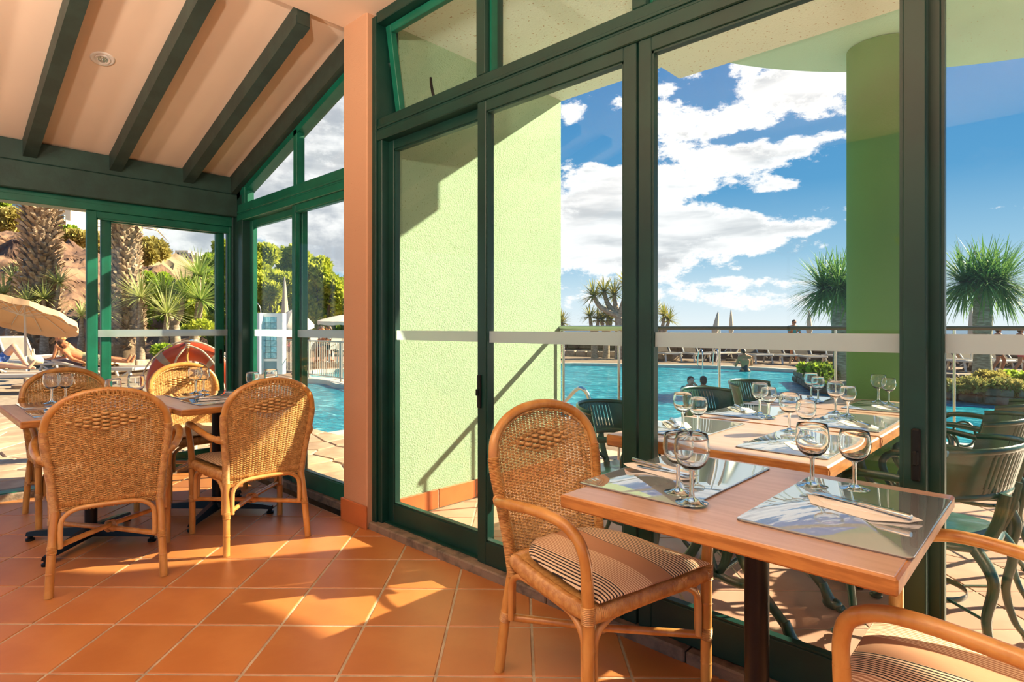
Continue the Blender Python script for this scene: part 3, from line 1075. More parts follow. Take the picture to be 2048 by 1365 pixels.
def balustrade(name, label, pts, posts, kerb=True, end_caps=True, rail_r=.021, rail_mat='rail_steel', base=0.0):
    t = thing(name, label, 'railing', (pts[0][0], pts[0][1], base))
    P = [(p[0], p[1], EYE - .008 - 0) for p in pts]
    MB().tube(resample(P, .4), rail_r, 10).build('handrail', rail_mat, t, 60, True)
    seg = [np.linalg.norm(V(b) - V(a)) for a, b in zip(pts[:-1], pts[1:])]

    def on(s):
        for a, b, L in zip(pts[:-1], pts[1:], seg):
            if s <= L + 1e-6:
                f = s / L
                return (a[0] + (b[0] - a[0]) * f, a[1] + (b[1] - a[1]) * f)
            s -= L
        return pts[-1]
    cuts = posts
    for s in cuts:
        x, y = on(s)
        m = MB().tube([(x, y, base), (x, y, EYE - .02)], .0105, 10)
        m.lathe([(.03, 0), (.03, .012), (.015, .02)], 12, (x, y, base), False)
        m.build('post', 'steel', t, 60, True)
    for s0, s1 in zip(cuts[:-1], cuts[1:]):
        a, b = on(s0 + .03), on(s1 - .03)
        MB().bar((a[0], a[1], base + .62), (b[0], b[1], base + .62), .010, .94).build('glass_panel', 'rail_glass', t, 0, True)
    if kerb:
        for a, b in zip(pts[:-1], pts[1:]):
            MB().bar((a[0], a[1], base + .055), (b[0], b[1], base + .055), .11, .11, .006).build('kerb', 'rail_bronze', t, 20, True)
            MB().bar((a[0], a[1], base + .135), (b[0], b[1], base + .135), .05, .05, .006).build('bottom_rail', 'rail_bronze', t, 20, True)
    return t


balustrade('balustrade', 'short glass balustrade fixed to the end of the green wall', [(-2.985, 3.72), (-2.16, 3.72)], [.03, .555, .80], kerb=False)
L1 = float(np.linalg.norm(V(LNX[1]) - V(LNX[0])))
L2 = float(np.linalg.norm(V(LNX[2]) - V(LNX[1])))
balustrade('balustrade', 'long glass balustrade with a brown kerb along the pool side of the terrace', LNX,
           [.02, .78, 1.75, L1 - .25, L1 + .95, L1 + 2.1, L1 + L2 - .05], rail_mat='rail_dark', rail_r=.018)

# ------------------------------------------------------------------ pool, deck, sea
ZD, ZW = -.22, -.30
MAIN = [(-7.2, 3.55), (-9.5, 3.9), (-12.6, 5.1), (-14.6, 6.6), (-15.0, 7.4), (-14.0, 7.75), (-12.6, 7.45), (-11.6, 8.6), (-12.4, 12.4), (-14.2, 17.3),
        (-11.25, 19.3), (-8.3, 20.35), (-5.98, 20.15), (-3.5, 20.3), (2, 21.4), (6, 20.5), (7, 11), (3, 9.7), (-.6, 8.75), (-3.0, 8.15), (-4.9, 7.5), (-5.6, 7.0), (-6.9, 4.6)]
KIDSP = [(-15.3, 8.0), (-14.0, 8.25), (-12.7, 8.0), (-12.2, 9.3), (-13.4, 10.9), (-17.2, 10.4), (-17.3, 8.8)]
MAIN = [tuple(p[:2]) for p in crom([(x, y, 0) for x, y in MAIN], 4, True)]
KIDSP = [tuple(p[:2]) for p in crom([(x, y, 0) for x, y in KIDSP], 4, True)]


def water_mat():
    m = bpy.data.materials.new('pool_water')
    m.use_nodes = True
    t = NT(m.node_tree)
    b = t.n['Principled BSDF']
    vec = t.node('ShaderNodeTexCoord').outputs['Object']
    mp = t.node('ShaderNodeMapping')
    mp.inputs['Rotation'].default_value = (0, 0, -R(43.5))
    mp.inputs['Scale'].default_value = (1.0, 2.6, 1)
    t.l.new(vec, mp.inputs[0])
    a = t.noise(mp.outputs[0], 1.5, 4, 0.6, 1.2)
    d = t.noise(mp.outputs[0], 4.2, 3, 0.55, 1.6)
    e = t.noise(vec, .25, 2)
    f = t.math('ADD', t.math('MULTIPLY', a, .6), t.math('MULTIPLY', d, .4))
    c = t.ramp(f, [(0.38, (.001, .12, .20)), (0.46, (.002, .20, .29)), (0.52, (.005, .27, .37)), (0.57, (.04, .40, .49)), (0.64, (.34, .68, .74))])  # paler stops paint caustic glints into the water colour
    c = t.mix(t.smooth(e, .35, .7), c, t.mix(.35, c, (.01, .40, .52, 1)))
    t.put(b.inputs['Base Color'], c)
    b.inputs['Roughness'].default_value = .15
    b.inputs['Specular IOR Level'].default_value = .25
    b.inputs['IOR'].default_value = 1.33
    bn = t.node('ShaderNodeBump')
    bn.inputs['Strength'].default_value = .55
    bn.inputs['Distance'].default_value = .05
    t.l.new(t.math('ADD', d, a), bn.inputs['Height'])
    t.l.new(bn.outputs[0], b.inputs['Normal'])
    MAT['pool_water'] = m


water_mat()
mat('sea_water', (0.032, 0.105, 0.20), 0.5, vscale=.02, color2=(0.025, 0.085, 0.17), bump=0.3, bscale=.3)


def sheet(name, outer, holes, z, mt, label):
    bm = bmesh.new()
    for loop in [outer] + holes:
        vs = [bm.verts.new((x, y, z)) for x, y in loop]
        for i in range(len(vs)):
            bm.edges.new((vs[i], vs[(i + 1) % len(vs)]))
    bmesh.ops.triangle_fill(bm, use_beauty=True, use_dissolve=False, edges=bm.edges[:])
    for f in bm.faces:
        if f.normal.z < 0:
            f.normal_flip()
    me = bpy.data.meshes.new(name)
    bm.to_mesh(me)
    bm.free()
    o = link(name, me, mt)
    return tag(o, label, None, None, 'structure')


WALLXY = [(-46, 14), (-30, 19.5), (-17, 24.3), (-6.5, 26.6), (14, 28.5), (30, 29)]
OUT = [(-48, -26), (30, -26)] + WALLXY[::-1]
sheet('floor_deck', OUT, [MAIN[::-1], KIDSP[::-1]], ZD, 'deck', 'sandy brown pool deck')


def pool(name, outline, label, cop):
    t = struct(name, label)
    sh = MB().prism(outline, ZW - .02, ZW)
    sh.build('water', 'pool_water', t, 0)
    n = len(outline)
    m = MB()
    mi = MB()
    cx = sum(p[0] for p in outline) / n
    cyy = sum(p[1] for p in outline) / n
    nrm = []
    ccw = poly_area(outline) > 0
    for i in range(n):
        a, b = outline[i - 1], outline[(i + 1) % n]
        tx, ty = b[0] - a[0], b[1] - a[1]
        L = math.hypot(tx, ty) + 1e-9
        nx, ny = (ty / L, -tx / L) if ccw else (-ty / L, tx / L)
        nrm.append((nx, ny))
    vs, fs = [], []
    for (x, y), (nx, ny) in zip(outline, nrm):
        vs += [(x - nx * .03, y - ny * .03, ZW - .05), (x - nx * .03, y - ny * .03, ZD + .03), (x + nx * .22, y + ny * .22, ZD + .03), (x + nx * .22, y + ny * .22, ZD - .05)]
    for i in range(n):
        j = (i + 1) % n
        for k in range(3):
            fs.append((i * 4 + k, j * 4 + k, j * 4 + k + 1, i * 4 + k + 1))
    MB().add(vs, fs).build('coping', cop, t, 30)
    return t


pool('swimming_pool', MAIN, 'large turquoise swimming pool below the terrace', 'coping')
pool('paddling_pool', KIDSP, 'small pale blue paddling pool behind the white fence', 'coping')
sea = MB().add([(-6000, -200, -14), (6000, -200, -14), (6000, 9000, -14), (-6000, 9000, -14)], [(0, 1, 2, 3)]).build('sea', 'sea_water', None, 0)
sea2 = None
tag(sea, 'open blue sea beyond the pool deck', None, None, 'structure')
gr = MB().add([(-400, -400, -.62), (60, -400, -.62), (60, 29, -.62), (-48, 15, -.62), (-400, 15, -.62)], [(0, 1, 2, 3, 4)]).build('ground', 'deck', None, 0)
tag(gr, 'bare ground round the hotel', None, None, 'structure')

# low sea wall of dark stones, one course of blocks showing
sw = struct('wall_sea', 'low dark stone sea wall behind the far loungers')
wl = resample([(x, y, 0) for x, y in WALLXY], .62)
k = 0
for a, b in zip(wl[:-1], wl[1:]):
    if not (-24 < a[0] < 8):
        continue
    for zz, hh in ((ZD - .02, .36), (ZD + .34, .38)):
        d = (b - a) * .02
        MB().bar((a[0] + d[0], a[1] + d[1], zz + hh / 2), (b[0] - d[0], b[1] - d[1], zz + hh / 2), .42 + random.uniform(-.06, .06), hh - .02, .03).build('stone_block', 'sea_wall', sw, 20)
MB().tube([(p[0], p[1], ZD - .1) for p in wl], .5, 6).build('wall_core', 'sea_wall', sw, 20)

# flagstone terrace outside the left doors: irregular slabs
fl = struct('floor_flagstone', 'irregular sandy flagstone paving outside the left windows')
ZF = -.045
RB = (-10.6, -3.32, -1.2, 3.5)


def voronoi_cells(b, step, seed):
    r = random.Random(seed)
    nx, ny = int((b[1] - b[0]) / step) + 2, int((b[3] - b[2]) / step) + 2
    pts = {}
    for i in range(-2, nx + 2):
        for j in range(-2, ny + 2):
            pts[i, j] = (b[0] + (i + r.uniform(.08, .92)) * step, b[2] + (j + r.uniform(.08, .92)) * step)
    out = []
    for i in range(0, nx):
        for j in range(0, ny):
            p = pts[i, j]
            poly = [(p[0] - 2 * step, p[1] - 2 * step), (p[0] + 2 * step, p[1] - 2 * step), (p[0] + 2 * step, p[1] + 2 * step), (p[0] - 2 * step, p[1] + 2 * step)]
            for di in range(-2, 3):
                for dj in range(-2, 3):
                    if (di or dj) and (i + di, j + dj) in pts:
                        q_ = pts[i + di, j + dj]
                        nx_, ny_ = q_[0] - p[0], q_[1] - p[1]
                        L = math.hypot(nx_, ny_)
                        poly = clip_poly(poly, nx_ / L, ny_ / L, (nx_ * (p[0] + q_[0]) + ny_ * (p[1] + q_[1])) / 2 / L - .008)
                        if len(poly) < 3:
                            break
                if len(poly) < 3:
                    break
            if len(poly) >= 3:
                out.append((p, poly))
    return out


cells = []
for p, poly in voronoi_cells(RB, .40, 3):
    for hp in ((1, 0, RB[1]), (0, 1, RB[3]), (-1, 0, -RB[0])):
        poly = clip_poly(poly, *hp)
        if len(poly) < 3:
            break
    if len(poly) < 3 or abs(poly_area(poly)) < .01:
        continue
    c = (sum(q[0] for q in poly) / len(poly), sum(q[1] for q in poly) / len(poly))
    if c[0] > WX - .1 and c[1] < 2.2:      # indoors
        continue
    if c[0] > WX - .45 and c[1] < 2.2:
        poly = clip_poly(poly, 1, 0, WX - .125)
    elif c[1] < 2.6 and c[0] > WX - .12:
        poly = clip_poly(poly, 0, -1, -2.165)
    if len(poly) < 3 or abs(poly_area(poly)) < .01:
        continue
    cells.append((c[0] ** 2 + c[1] ** 2, poly))
cells.sort(key=lambda q_: q_[0])
for _, poly in cells[:298]:
    c = (sum(q[0] for q in poly) / len(poly), sum(q[1] for q in poly) / len(poly))
    o = MB().prism([(q[0] - c[0], q[1] - c[1]) for q in poly], ZF - .03, ZF + random.uniform(-.003, .004), None, .012, .008).build('flagstone', 'flag_stone', fl, 20)
    o.location = (c[0], c[1], 0)
mm = MB()
for _, poly in cells[298:]:
    mm.prism(poly, ZF - .03, ZF + random.uniform(-.003, .004), None, .012, .008)
if mm.f:
    tag(mm.build('flagstones', 'flag_stone', fl, 20), kind='stuff')
MB().box(-22.5, WX - .12, -9, 3.52, ZD - .05, ZF - .012).build('bedding', 'flag_joint', fl, 0)
MB().box(WX - .12, -3.32, 2.165, 3.52, ZD - .05, ZF - .012).build('bedding', 'flag_joint', fl, 0)
# ------------------------------------------------------------------ rattan armchair (faces +x, origin on the floor under the seat)
def ridged(path, r, pitch=.0048, amp=.0011, n=10, sx=1.0, sy=1.0, up=None, jitter=.0):
    P = resample(path, pitch / 2)
    rr = [r + (amp if i % 2 else -amp) + random.uniform(-jitter, jitter) for i in range(len(P))]
    return P, rr


def back_x(z):
    # lean of the backrest
    t = (z - .36) / .56
    return -.215 - .10 * t - .012 * t * t


def half_w(z):
    # half width of the hoop centre line at height z
    zs = [.30, .36, .45, .55, .65, .72, .77, .81, .845, .872, .888, .897]
    ws = [.198, .200, .206, .216, .228, .232, .226, .208, .176, .128, .072, .0]
    return float(np.interp(z, zs, ws))


def hoop_path():
    half = []
    for z, w in ((.34, .199), (.45, .206), (.55, .216), (.65, .228), (.70, .232), (.745, .230), (.79, .218), (.83, .190), (.865, .142), (.888, .078), (.897, 0)):
        half.append((back_x(z), w, z))
    full = half + [(p[0], -p[1], p[2]) for p in half[-2::-1]]
    return crom(full, 6)


def bow(y, w, z):
    # the panel bows backwards between the poles
    return -.030 * max(0.0, 1 - (y / max(w, .02)) ** 2) * min(1.0, (z - .34) / .25 + .3)


def make_rattan_chair(label, cushion):
    t = thing('rattan_armchair', label, 'chair')
    # legs
    for s in (1, -1):
        o = MB().tube(crom([(.222, .250 * s, 0), (.222, .250 * s, .2), (.222, .252 * s, .40), (.223, .258 * s, .50)], 5), .0175, 12).build('leg', 'rattan_pole', t, 60)
        P, rr = ridged([(.222, .250 * s, .185), (.222, .250 * s, .222)], .0192)
        MB().tube(P, rr, 12).build('binding', 'cane_wrap', o, 60)
        P, rr = ridged([(.222, .252 * s, .375), (.222, .253 * s, .425)], .0198)
        MB().tube(P, rr, 12).build('binding', 'cane_wrap', o, 60)
        for zz in (.11, .30):
            MB().tube([(.222, .250 * s, zz - .004), (.222, .250 * s, zz), (.222, .250 * s, zz + .004)], [.0176, .0187, .0176], 12).build('node_ring', 'rattan_pole', o, 60)
        o = MB().tube(crom([(-.272, .216 * s, 0), (-.245, .208 * s, .2), (-.217, .199 * s, .36)], 5), .0175, 12).build('leg', 'rattan_pole', t, 60)
        P, rr = ridged([(-.249, .209 * s, .180), (-.241, .207 * s, .215)], .0192)
        MB().tube(P, rr, 12).build('binding', 'cane_wrap', o, 60)
        m = MB().tube([(-.261, .2125 * s, .096), (-.2605, .2125 * s, .10), (-.260, .2125 * s, .104)], [.0176, .0187, .0176], 12)
        m.build('node_ring', 'rattan_pole', o, 60)
    # back hoop and the cane wrapped round its sides
    hp = hoop_path()
    hoop = MB().tube(hp, .0165, 12).build('back_frame', 'rattan_pole', t, 60)
    for s in (1, -1):
        pth = [p for p in hp if p[1] * s > 0 and p[2] < .735]
        pth = sorted(pth, key=lambda p: p[2])
        P, rr = ridged(pth, .0190)
        MB().tube(P, rr, 10).build('cane_wrap', 'cane_wrap', hoop, 60)
    # braided edge inside the hoop
    inner = []
    for p in hp:
        c = V(back_x(p[2]), 0, .62)
        d = V(p) - c
        inner.append(V(p) - d / np.linalg.norm(d) * .021)
    P = resample(inner, .006)
    Q = np.array([q_ + V(.0022 * math.sin(i * 1.6), 0, .0018 * math.cos(i * 1.6)) for i, q_ in enumerate(P)])
    MB().tube(Q, .0052, 6).build('edge_braid', 'cane_weave', t, 60)
    # woven panel: upright stakes and weft strands passing in front and behind
    m = MB()
    ns = 25
    ts = np.linspace(-.93, .93, ns)

    def stake_top(f):
        zz = .36
        for z in np.linspace(.5, .893, 120):
            if half_w(z) - .018 > abs(f) * .212:
                zz = z
        return zz

    def sy(f, z):
        # stakes fan a little; inside the arch they keep their distance from each other
        w = min(half_w(z), .232) if z < .72 else .232
        return f * (w - .014)
    for f in ts:
        zt = stake_top(f) + .012
        zz = np.linspace(.352, zt, 26)
        for off in (-.0028, .0028):
            m.tube([(back_x(z) + bow(sy(f, z), half_w(.7), z), sy(f, z) + off, z) for z in zz], .0024, 4, cap=False)
    stakes = m.build('stakes', 'cane_weave', t, 60, fix=False)
    tag(stakes, kind='stuff')
    m = MB()
    z = .358
    row = 0
    while z < .884:
        w = half_w(z) - .014
        if w < .03:
            break
        wide = z > .80
        xs_, pts = [], []
        par = row % 2
        fs = [f for f in ts if abs(sy(f, z)) < w - .002]
        if len(fs) > 3:
            pts.append((back_x(z), -w - .008, z))
            for i, f in enumerate(fs):
                y = sy(f, z)
                k = int(round((f + .93) / (1.86 / (ns - 1))))
                sg = 1 if (k + par) % 2 else -1
                pts.append((back_x(z) + bow(y, half_w(.7), z) + sg * .0042, y, z + random.uniform(-.0004, .0004)))
                if i < len(fs) - 1:
                    y2 = sy(fs[i + 1], z)
                    ym = (y + y2) / 2
                    pts.append((back_x(z) + bow(ym, half_w(.7), z), ym, z))
            pts.append((back_x(z), w + .008, z))
            diamond = abs(z - .763)
            m.tube(pts, .00225, 4, cap=False, sx=1.0, sy=1.0, up=(0, 0, 1))
        z += .0052 if not wide else .0062
        row += 1
    tag(m.build('woven_panel', 'cane_weave', t, 60, fix=False), kind='stuff')
    # lozenge of broad basket weave near the top
    m = MB()
    for r_i in range(9):
        z = .728 + r_i * .0088
        hw = .165 * (1 - abs(r_i - 4) / 5.2)
        fs = [f for f in ts if abs(sy(f, z)) < hw]
        pts = []
        for i, f in enumerate(fs):
            k = int(round((f + .93) / (1.86 / (ns - 1))))
            sg = 1 if ((k // 2) + r_i) % 2 else -1
            y = sy(f, z)
            pts.append((back_x(z) + bow(y, half_w(.7), z) + sg * .0105, y, z))
        if len(pts) > 2:
            m.tube(crom(pts, 3), .0060, 6, sx=.95, sy=.5, up=(0, 0, 1))
    tag(m.build('lozenge_weave', 'cane_weave', t, 60, fix=False), kind='stuff')
    # arms: from the back hoop forwards, then bending down into the front leg
    for s in (1, -1):
        pth = crom([(-.262, .222 * s, .590), (-.20, .262 * s, .602), (-.08, .290 * s, .628), (.06, .296 * s, .645), (.15, .288 * s, .638), (.205, .275 * s, .603), (.222, .264 * s, .55), (.223, .258 * s, .495)], 6)
        o = MB().tube(pth, [.0165] * len(pth), 12).build('arm', 'rattan_pole', t, 60)
        P, rr = ridged([(-.268, .222 * s, .590), (-.225, .248 * s, .598)], .0188)
        MB().tube(P, rr, 12).build('binding', 'cane_wrap', o, 60)
        k = len(pth) * 2 // 3
        MB().tube(pth[k - 1:k + 2], [.0166, .0176, .0166], 12).build('node_ring', 'rattan_pole', o, 60)
    # cane-wrapped seat rail
    ring = crom([(.222, -.215, .395), (.222, 0, .397), (.222, .215, .395), (.195, .242, .395), (0, .232, .395), (-.18, .205, .395), (-.212, .18, .395),
                 (-.222, 0, .395), (-.212, -.18, .395), (-.18, -.205, .395), (0, -.232, .395), (.195, -.242, .395)], 8, True)
    P = resample(list(ring) + [ring[0]], .0027)[:-1]
    rr = [.0205 + (.0010 if i % 2 else -.0010) + .0012 * math.sin(i * .31) * math.sin(i * .053) for i in range(len(P))]
    MB().tube(P, rr, 10, closed=True, sx=1.25, sy=.95, up=(0, 0, 1)).build('seat_rail', 'cane_wrap', t, 60, fix=False)
    pl = [(p[0] * .94, p[1] * .94) for p in ring]
    MB().prism(pl, .395, .412).build('seat_base', 'cane_weave', t, 30)
    # crossed stretchers
    for s in (1, -1):
        a, b = (-.246, .209 * s, .200 + .006 * s), (.222, -.250 * s, .203 + .006 * s)
        o = MB().tube([a, ((a[0] + b[0]) / 2, 0, .203 + .008 * s), b], .0125, 10).build('stretcher', 'rattan_pole', t, 60)
    m = MB()
    for k in range(5):
        for s in (1, -1):
            P = [(-.012 + .018 * math.cos(q_) * (1 if s > 0 else .2) + (k - 2) * .004, s * .018 * math.cos(q_) + (k - 2) * .004 * s, .203 + .026 * math.sin(q_)) for q_ in np.linspace(0, 2 * math.pi, 16)]
            m.tube(P, .0019, 5)
    m.build('binding', 'cane_wrap', t, 60)
    # bent braces under the seat
    def brace(a, b, inset):
        a, b = V(a), V(b)
        d = (b - a) / np.linalg.norm(b - a)
        a0, b0 = a + d * inset, b - d * inset
        up = V(0, 0, 1)
        pth = crom([a0 + up * .0, a0 + up * .08, a0 + up * .125 + d * .006, a0 + up * .158 + d * .040, a0 + up * .171 + d * .10,
                    b0 + up * .171 - d * .10, b0 + up * .158 - d * .040, b0 + up * .125 - d * .006, b0 + up * .08, b0], 5)
        MB().tube(pth, .0105, 10).build('brace', 'rattan_pale', t, 60)
    brace((-.243, -.206, .20), (-.243, .206, .20), .028)
    brace((.214, -.250, .20), (.214, .250, .20), .028)
    brace((-.235, .210, .20), (.222, .244, .20), .028)
    brace((-.235, -.210, .20), (.222, -.244, .20), .028)
    # seat cushion
    n = 33
    P = []
    top, bot = [], []
    for i in range(n):
        u = -1 + 2 * i / (n - 1)
        ru, rb = [], []
        for j in range(n):
            v = -1 + 2 * j / (n - 1)
            x = .007 + .238 * u
            hw = .190 + .042 * (u + 1) / 2
            if u < -.3:
                hw *= (1 - .55 * ((-.3 - u) / .7) ** 2.4)
            y = hw * v
            e = max(abs(u), abs(v)) ** 6
            th = .021 * (1 - .80 * e) + .004 * (1 - u * u) * (1 - v * v)
            sag = -.006 * (1 - u * u) * (1 - v * v)
            wob = .0028 * math.sin(5 * u + 3 * v * v) * (1 - abs(v)) + .0015 * math.sin(9 * v + 2 * u)
            zc_ = .437
            ru.append((x, y, zc_ + th + sag + wob))
            rb.append((x, y, zc_ - th * .8))
        top.append(ru)
        bot.append(rb)
    m = MB().grid(top)
    nv = n * n
    m.grid([r_[::-1] for r_ in bot])
    # rim joining both faces
    rim = [(i, 0) for i in range(n)] + [(n - 1, j) for j in range(1, n)] + [(i, n - 1) for i in range(n - 2, -1, -1)] + [(0, j) for j in range(n - 2, 0, -1)]
    for a, b in zip(rim, rim[1:] + rim[:1]):
        ia, ib = a[0] * n + a[1], b[0] * n + b[1]
        ja, jb = nv + a[0] * n + (n - 1 - a[1]), nv + b[0] * n + (n - 1 - b[1])
        m.f.append((ia, ja, jb, ib))
    c = m.build('cushion', cushion, t, 60)
    pip = [V(top[i][j]) * .5 + V(bot[i][j]) * .5 for i, j in rim]
    MB().tube(pip, .0034, 6, closed=True).build('piping', cushion, c, 60)
    return t


chair_d = make_rattan_chair('nearest rattan armchair with a striped cushion, facing the table by the glass', 'cushion_stripe')
chair_d.location = (-1.11, 1.59, 0)
chair_d.rotation_euler = (0, 0, R(-12))
chair_d['group'] = 'rattan armchairs'
dup(chair_d, 'rattan armchair cut off by the bottom right corner, right of the nearest table', (-.11, 1.575, 0), R(180))
chair_a = make_rattan_chair('rattan armchair seen from behind, left of the two with their backs turned', 'cushion_fine')
chair_a.location = (-3.433, .742, 0)
chair_a.rotation_euler = (0, 0, R(166.3))
chair_a['group'] = 'rattan armchairs'
dup(chair_a, 'rattan armchair seen from behind, beside the peach pier', (-3.406, 1.417, 0), R(176.3))
dup(chair_a, 'rattan armchair facing the room at the left end of the left tables', (-4.55, .815, 0), R(4))
dup(chair_a, 'rattan armchair facing the room in front of the orange life ring', (-4.60, 1.53, 0), R(0))


# ------------------------------------------------------------------ pedestal tables indoors
def pedestal_table(label, x0, x1, y0, y1, zt, base=None, group='indoor pedestal tables', foot=True):
    cx, cy = (base or ((x0 + x1) / 2, (y0 + y1) / 2))
    t = thing('pedestal_table', label, 'table', (cx, cy, 0), 0, group)
    th = .034
    MB().box(x0 - cx + .006, x1 - cx - .006, y0 - cy + .006, y1 - cy - .006, zt - .006, zt, .0015).build('table_top', 'wood_top', t, 20)
    e = MB()
    e.box(x0 - cx, x1 - cx, y0 - cy, y1 - cy, zt - th, zt - .0015, .004)
    e.build('edge_band', 'wood_edge', t, 20)
    MB().lathe([(.030, .06), (.030, zt - th)], 24).build('column', 'black_metal', t, 60)
    MB().box(-.12, .12, -.12, .12, zt - th - .006, zt - th, .001).build('top_plate', 'black_metal', t, 20)
    b = MB()
    b.lathe([(.055, .045), (.05, .075), (.032, .085), (.030, .10)], 20)
    bo = b.build('base_hub', 'black_metal', t, 40)
    for sx in (1, -1):
        for sy in (1, -1):
            m = MB()
            e_ = (.26 * sx, .24 * sy)
            L = math.hypot(*e_)
            d = (e_[0] / L, e_[1] / L)
            nrm = (-d[1], d[0])
            st = [(0.02, .032, .035, .085), (.15, .027, .035, .074), (.29, .020, .032, .058), (L, .017, .028, .048)]
            vs, fs = [], []
            for (s, w, zb, ztp) in st:
                c = (d[0] * s, d[1] * s)
                vs += [(c[0] - nrm[0] * w, c[1] - nrm[1] * w, zb), (c[0] + nrm[0] * w, c[1] + nrm[1] * w, zb),
                       (c[0] + nrm[0] * w * .6, c[1] + nrm[1] * w * .6, ztp), (c[0] - nrm[0] * w * .6, c[1] - nrm[1] * w * .6, ztp)]
            for i in range(len(st) - 1):
                for k in range(4):
                    fs.append((i * 4 + k, i * 4 + (k + 1) % 4, i * 4 + 4 + (k + 1) % 4, i * 4 + 4 + k))
            fs += [(3, 2, 1, 0), tuple(len(vs) - 4 + k for k in range(4))]
            m.add(vs, fs)
            f = m.build('base_arm', 'black_metal', t, 30)
            MB().lathe([(.021, 0), (.022, .012), (.012, .016), (.012, .03)], 14, (e_[0] * .96, e_[1] * .96, 0)).build('foot', 'black_plastic', f, 40)
    return t


TZ = .75
pedestal_table('nearest wooden table top on a black pedestal, against the glass', -.952, -.212, 1.183, 1.872, TZ)
pedestal_table('wooden pedestal table at the left edge, between two rattan armchairs', -4.27, -3.455, .40, 1.022, TZ, (-3.92, .755))
pedestal_table('wooden pedestal table in the corner, in front of the life ring', -4.16, -3.335, 1.030, 1.74, TZ, (-3.93, 1.42))

# ------------------------------------------------------------------ place settings
def placemat(label, x0, x1, y0, y1, z, rz=0.0):
    t = thing('placemat', label, 'placemat', ((x0 + x1) / 2, (y0 + y1) / 2, z), rz, 'glossy placemats')
    a, b = (x1 - x0) / 2, (y1 - y0) / 2
    r = .014
    pl = []
    for cx, cy, s in ((a - r, b - r, 0), (-a + r, b - r, 90), (-a + r, -b + r, 180), (a - r, -b + r, 270)):
        for k in range(5):
            q_ = R(s + k * 22.5)
            pl.append((cx + r * math.cos(q_), cy + r * math.sin(q_)))
    MB().prism(pl, .0004, .003).build('board', 'mat_core', t, 0)
    MB().prism([(p[0] * .999, p[1] * .999) for p in pl], .003, .0046, None, .0012, .0008).build('laminate', 'mat_gloss', t, 40)
    return t


def make_glass(s, label):
    t = thing('wine_glass', label, 'wine glass', (0, 0, 0), 0, 'stemmed wine glasses')
    k = s
    MB().lathe([(.0, .0008 * k), (.032 * k, .0008 * k), (.0335 * k, .002 * k), (.028 * k, .0042 * k), (.012 * k, .0085 * k), (.0062 * k, .013 * k)], 32, close=False).build('base', 'drink_glass', t, 60)
    MB().lathe([(.0062 * k, .013 * k), (.0050 * k, .022 * k), (.0046 * k, .045 * k), (.0050 * k, .062 * k), (.0075 * k, .069 * k)], 20, close=False).build('stem', 'drink_glass', t, 60)
    prof = [(.0, .070), (.0075, .069), (.018, .0735), (.0275, .082), (.0335, .094), (.0360, .107), (.0360, .119), (.0340, .133), (.0318, .1445), (.0310, .1448),
            (.0302, .1442), (.0322, .133), (.0342, .119), (.0342, .107), (.0318, .095), (.026, .0845), (.016, .0765), (.0, .0745)]
    MB().lathe([(r * k, z * k) for r, z in prof], 32, close=False).build('bowl', 'drink_glass', t, 60)
    return t


GLASS = {}


def glass(label, x, y, z, s):
    if s not in GLASS:
        o = make_glass(s, label)
        GLASS[s] = o
        o.location = (x, y, z)
    else:
        o = dup(GLASS[s], label, (x, y, z), random.uniform(0, 6))
    return o


def make_fork(label):
    t = thing('fork', label, 'fork', (0, 0, 0), 0, 'table forks')
    # handle along x from -.10 to .04, tines to .095
    st = [(-.10, .0075, .0035), (-.085, .0080, .0030), (-.03, .0042, .0040), (.02, .0030, .0062), (.035, .0036, .0060), (.048, .0105, .0045), (.060, .0118, .0035), (.066, .0118, .0034)]
    vs, fs = [], []
    for x, w, z in st:
        vs += [(x, -w, z), (x, w, z), (x, w, z + .0018), (x, -w, z + .0018)]
    for i in range(len(st) - 1):
        for k in range(4):
            fs.append((i * 4 + k, i * 4 + (k + 1) % 4, i * 4 + 4 + (k + 1) % 4, i * 4 + 4 + k))
    fs += [(3, 2, 1, 0), tuple(len(vs) - 4 + k for k in range(4))]
    MB().add(vs, fs).build('handle', 'steel', t, 50)
    for k in range(4):
        y = -.0096 + k * .0064
        MB().tube([(.064, y, .0043), (.08, y, .0058), (.092, y, .0085), (.100, y, .012)], [.0018, .0016, .0014, .0006], 6).build('tine', 'steel', t, 60)
    return t


def make_knife(label):
    t = thing('table_knife', label, 'knife', (0, 0, 0), 0, 'table knives')
    pl = [(-.005, -.006), (.06, -.009), (.09, -.0088), (.108, -.003), (.112, .005), (.10, .0065), (-.005, .006)]
    MB().prism(pl, .0035, .0048).build('blade', 'steel', t, 30)
    st = [(-.115, .0070, .0048), (-.11, .0085, .0060), (-.06, .0072, .0055), (-.01, .0062, .0045), (-.002, .0058, .0040)]
    m = MB()
    m.tube([(x, 0, .0055) for x, w, h in st], [1.0] * len(st), 10)
    vs = []
    n = 10
    for i, (x, w, h) in enumerate(st):
        for k in range(n):
            a = 2 * math.pi * k / n
            vs.append((x, w * math.cos(a), .0058 + h * math.sin(a)))
    m.v = vs
    m.build('handle', 'steel', t, 60)
    return t


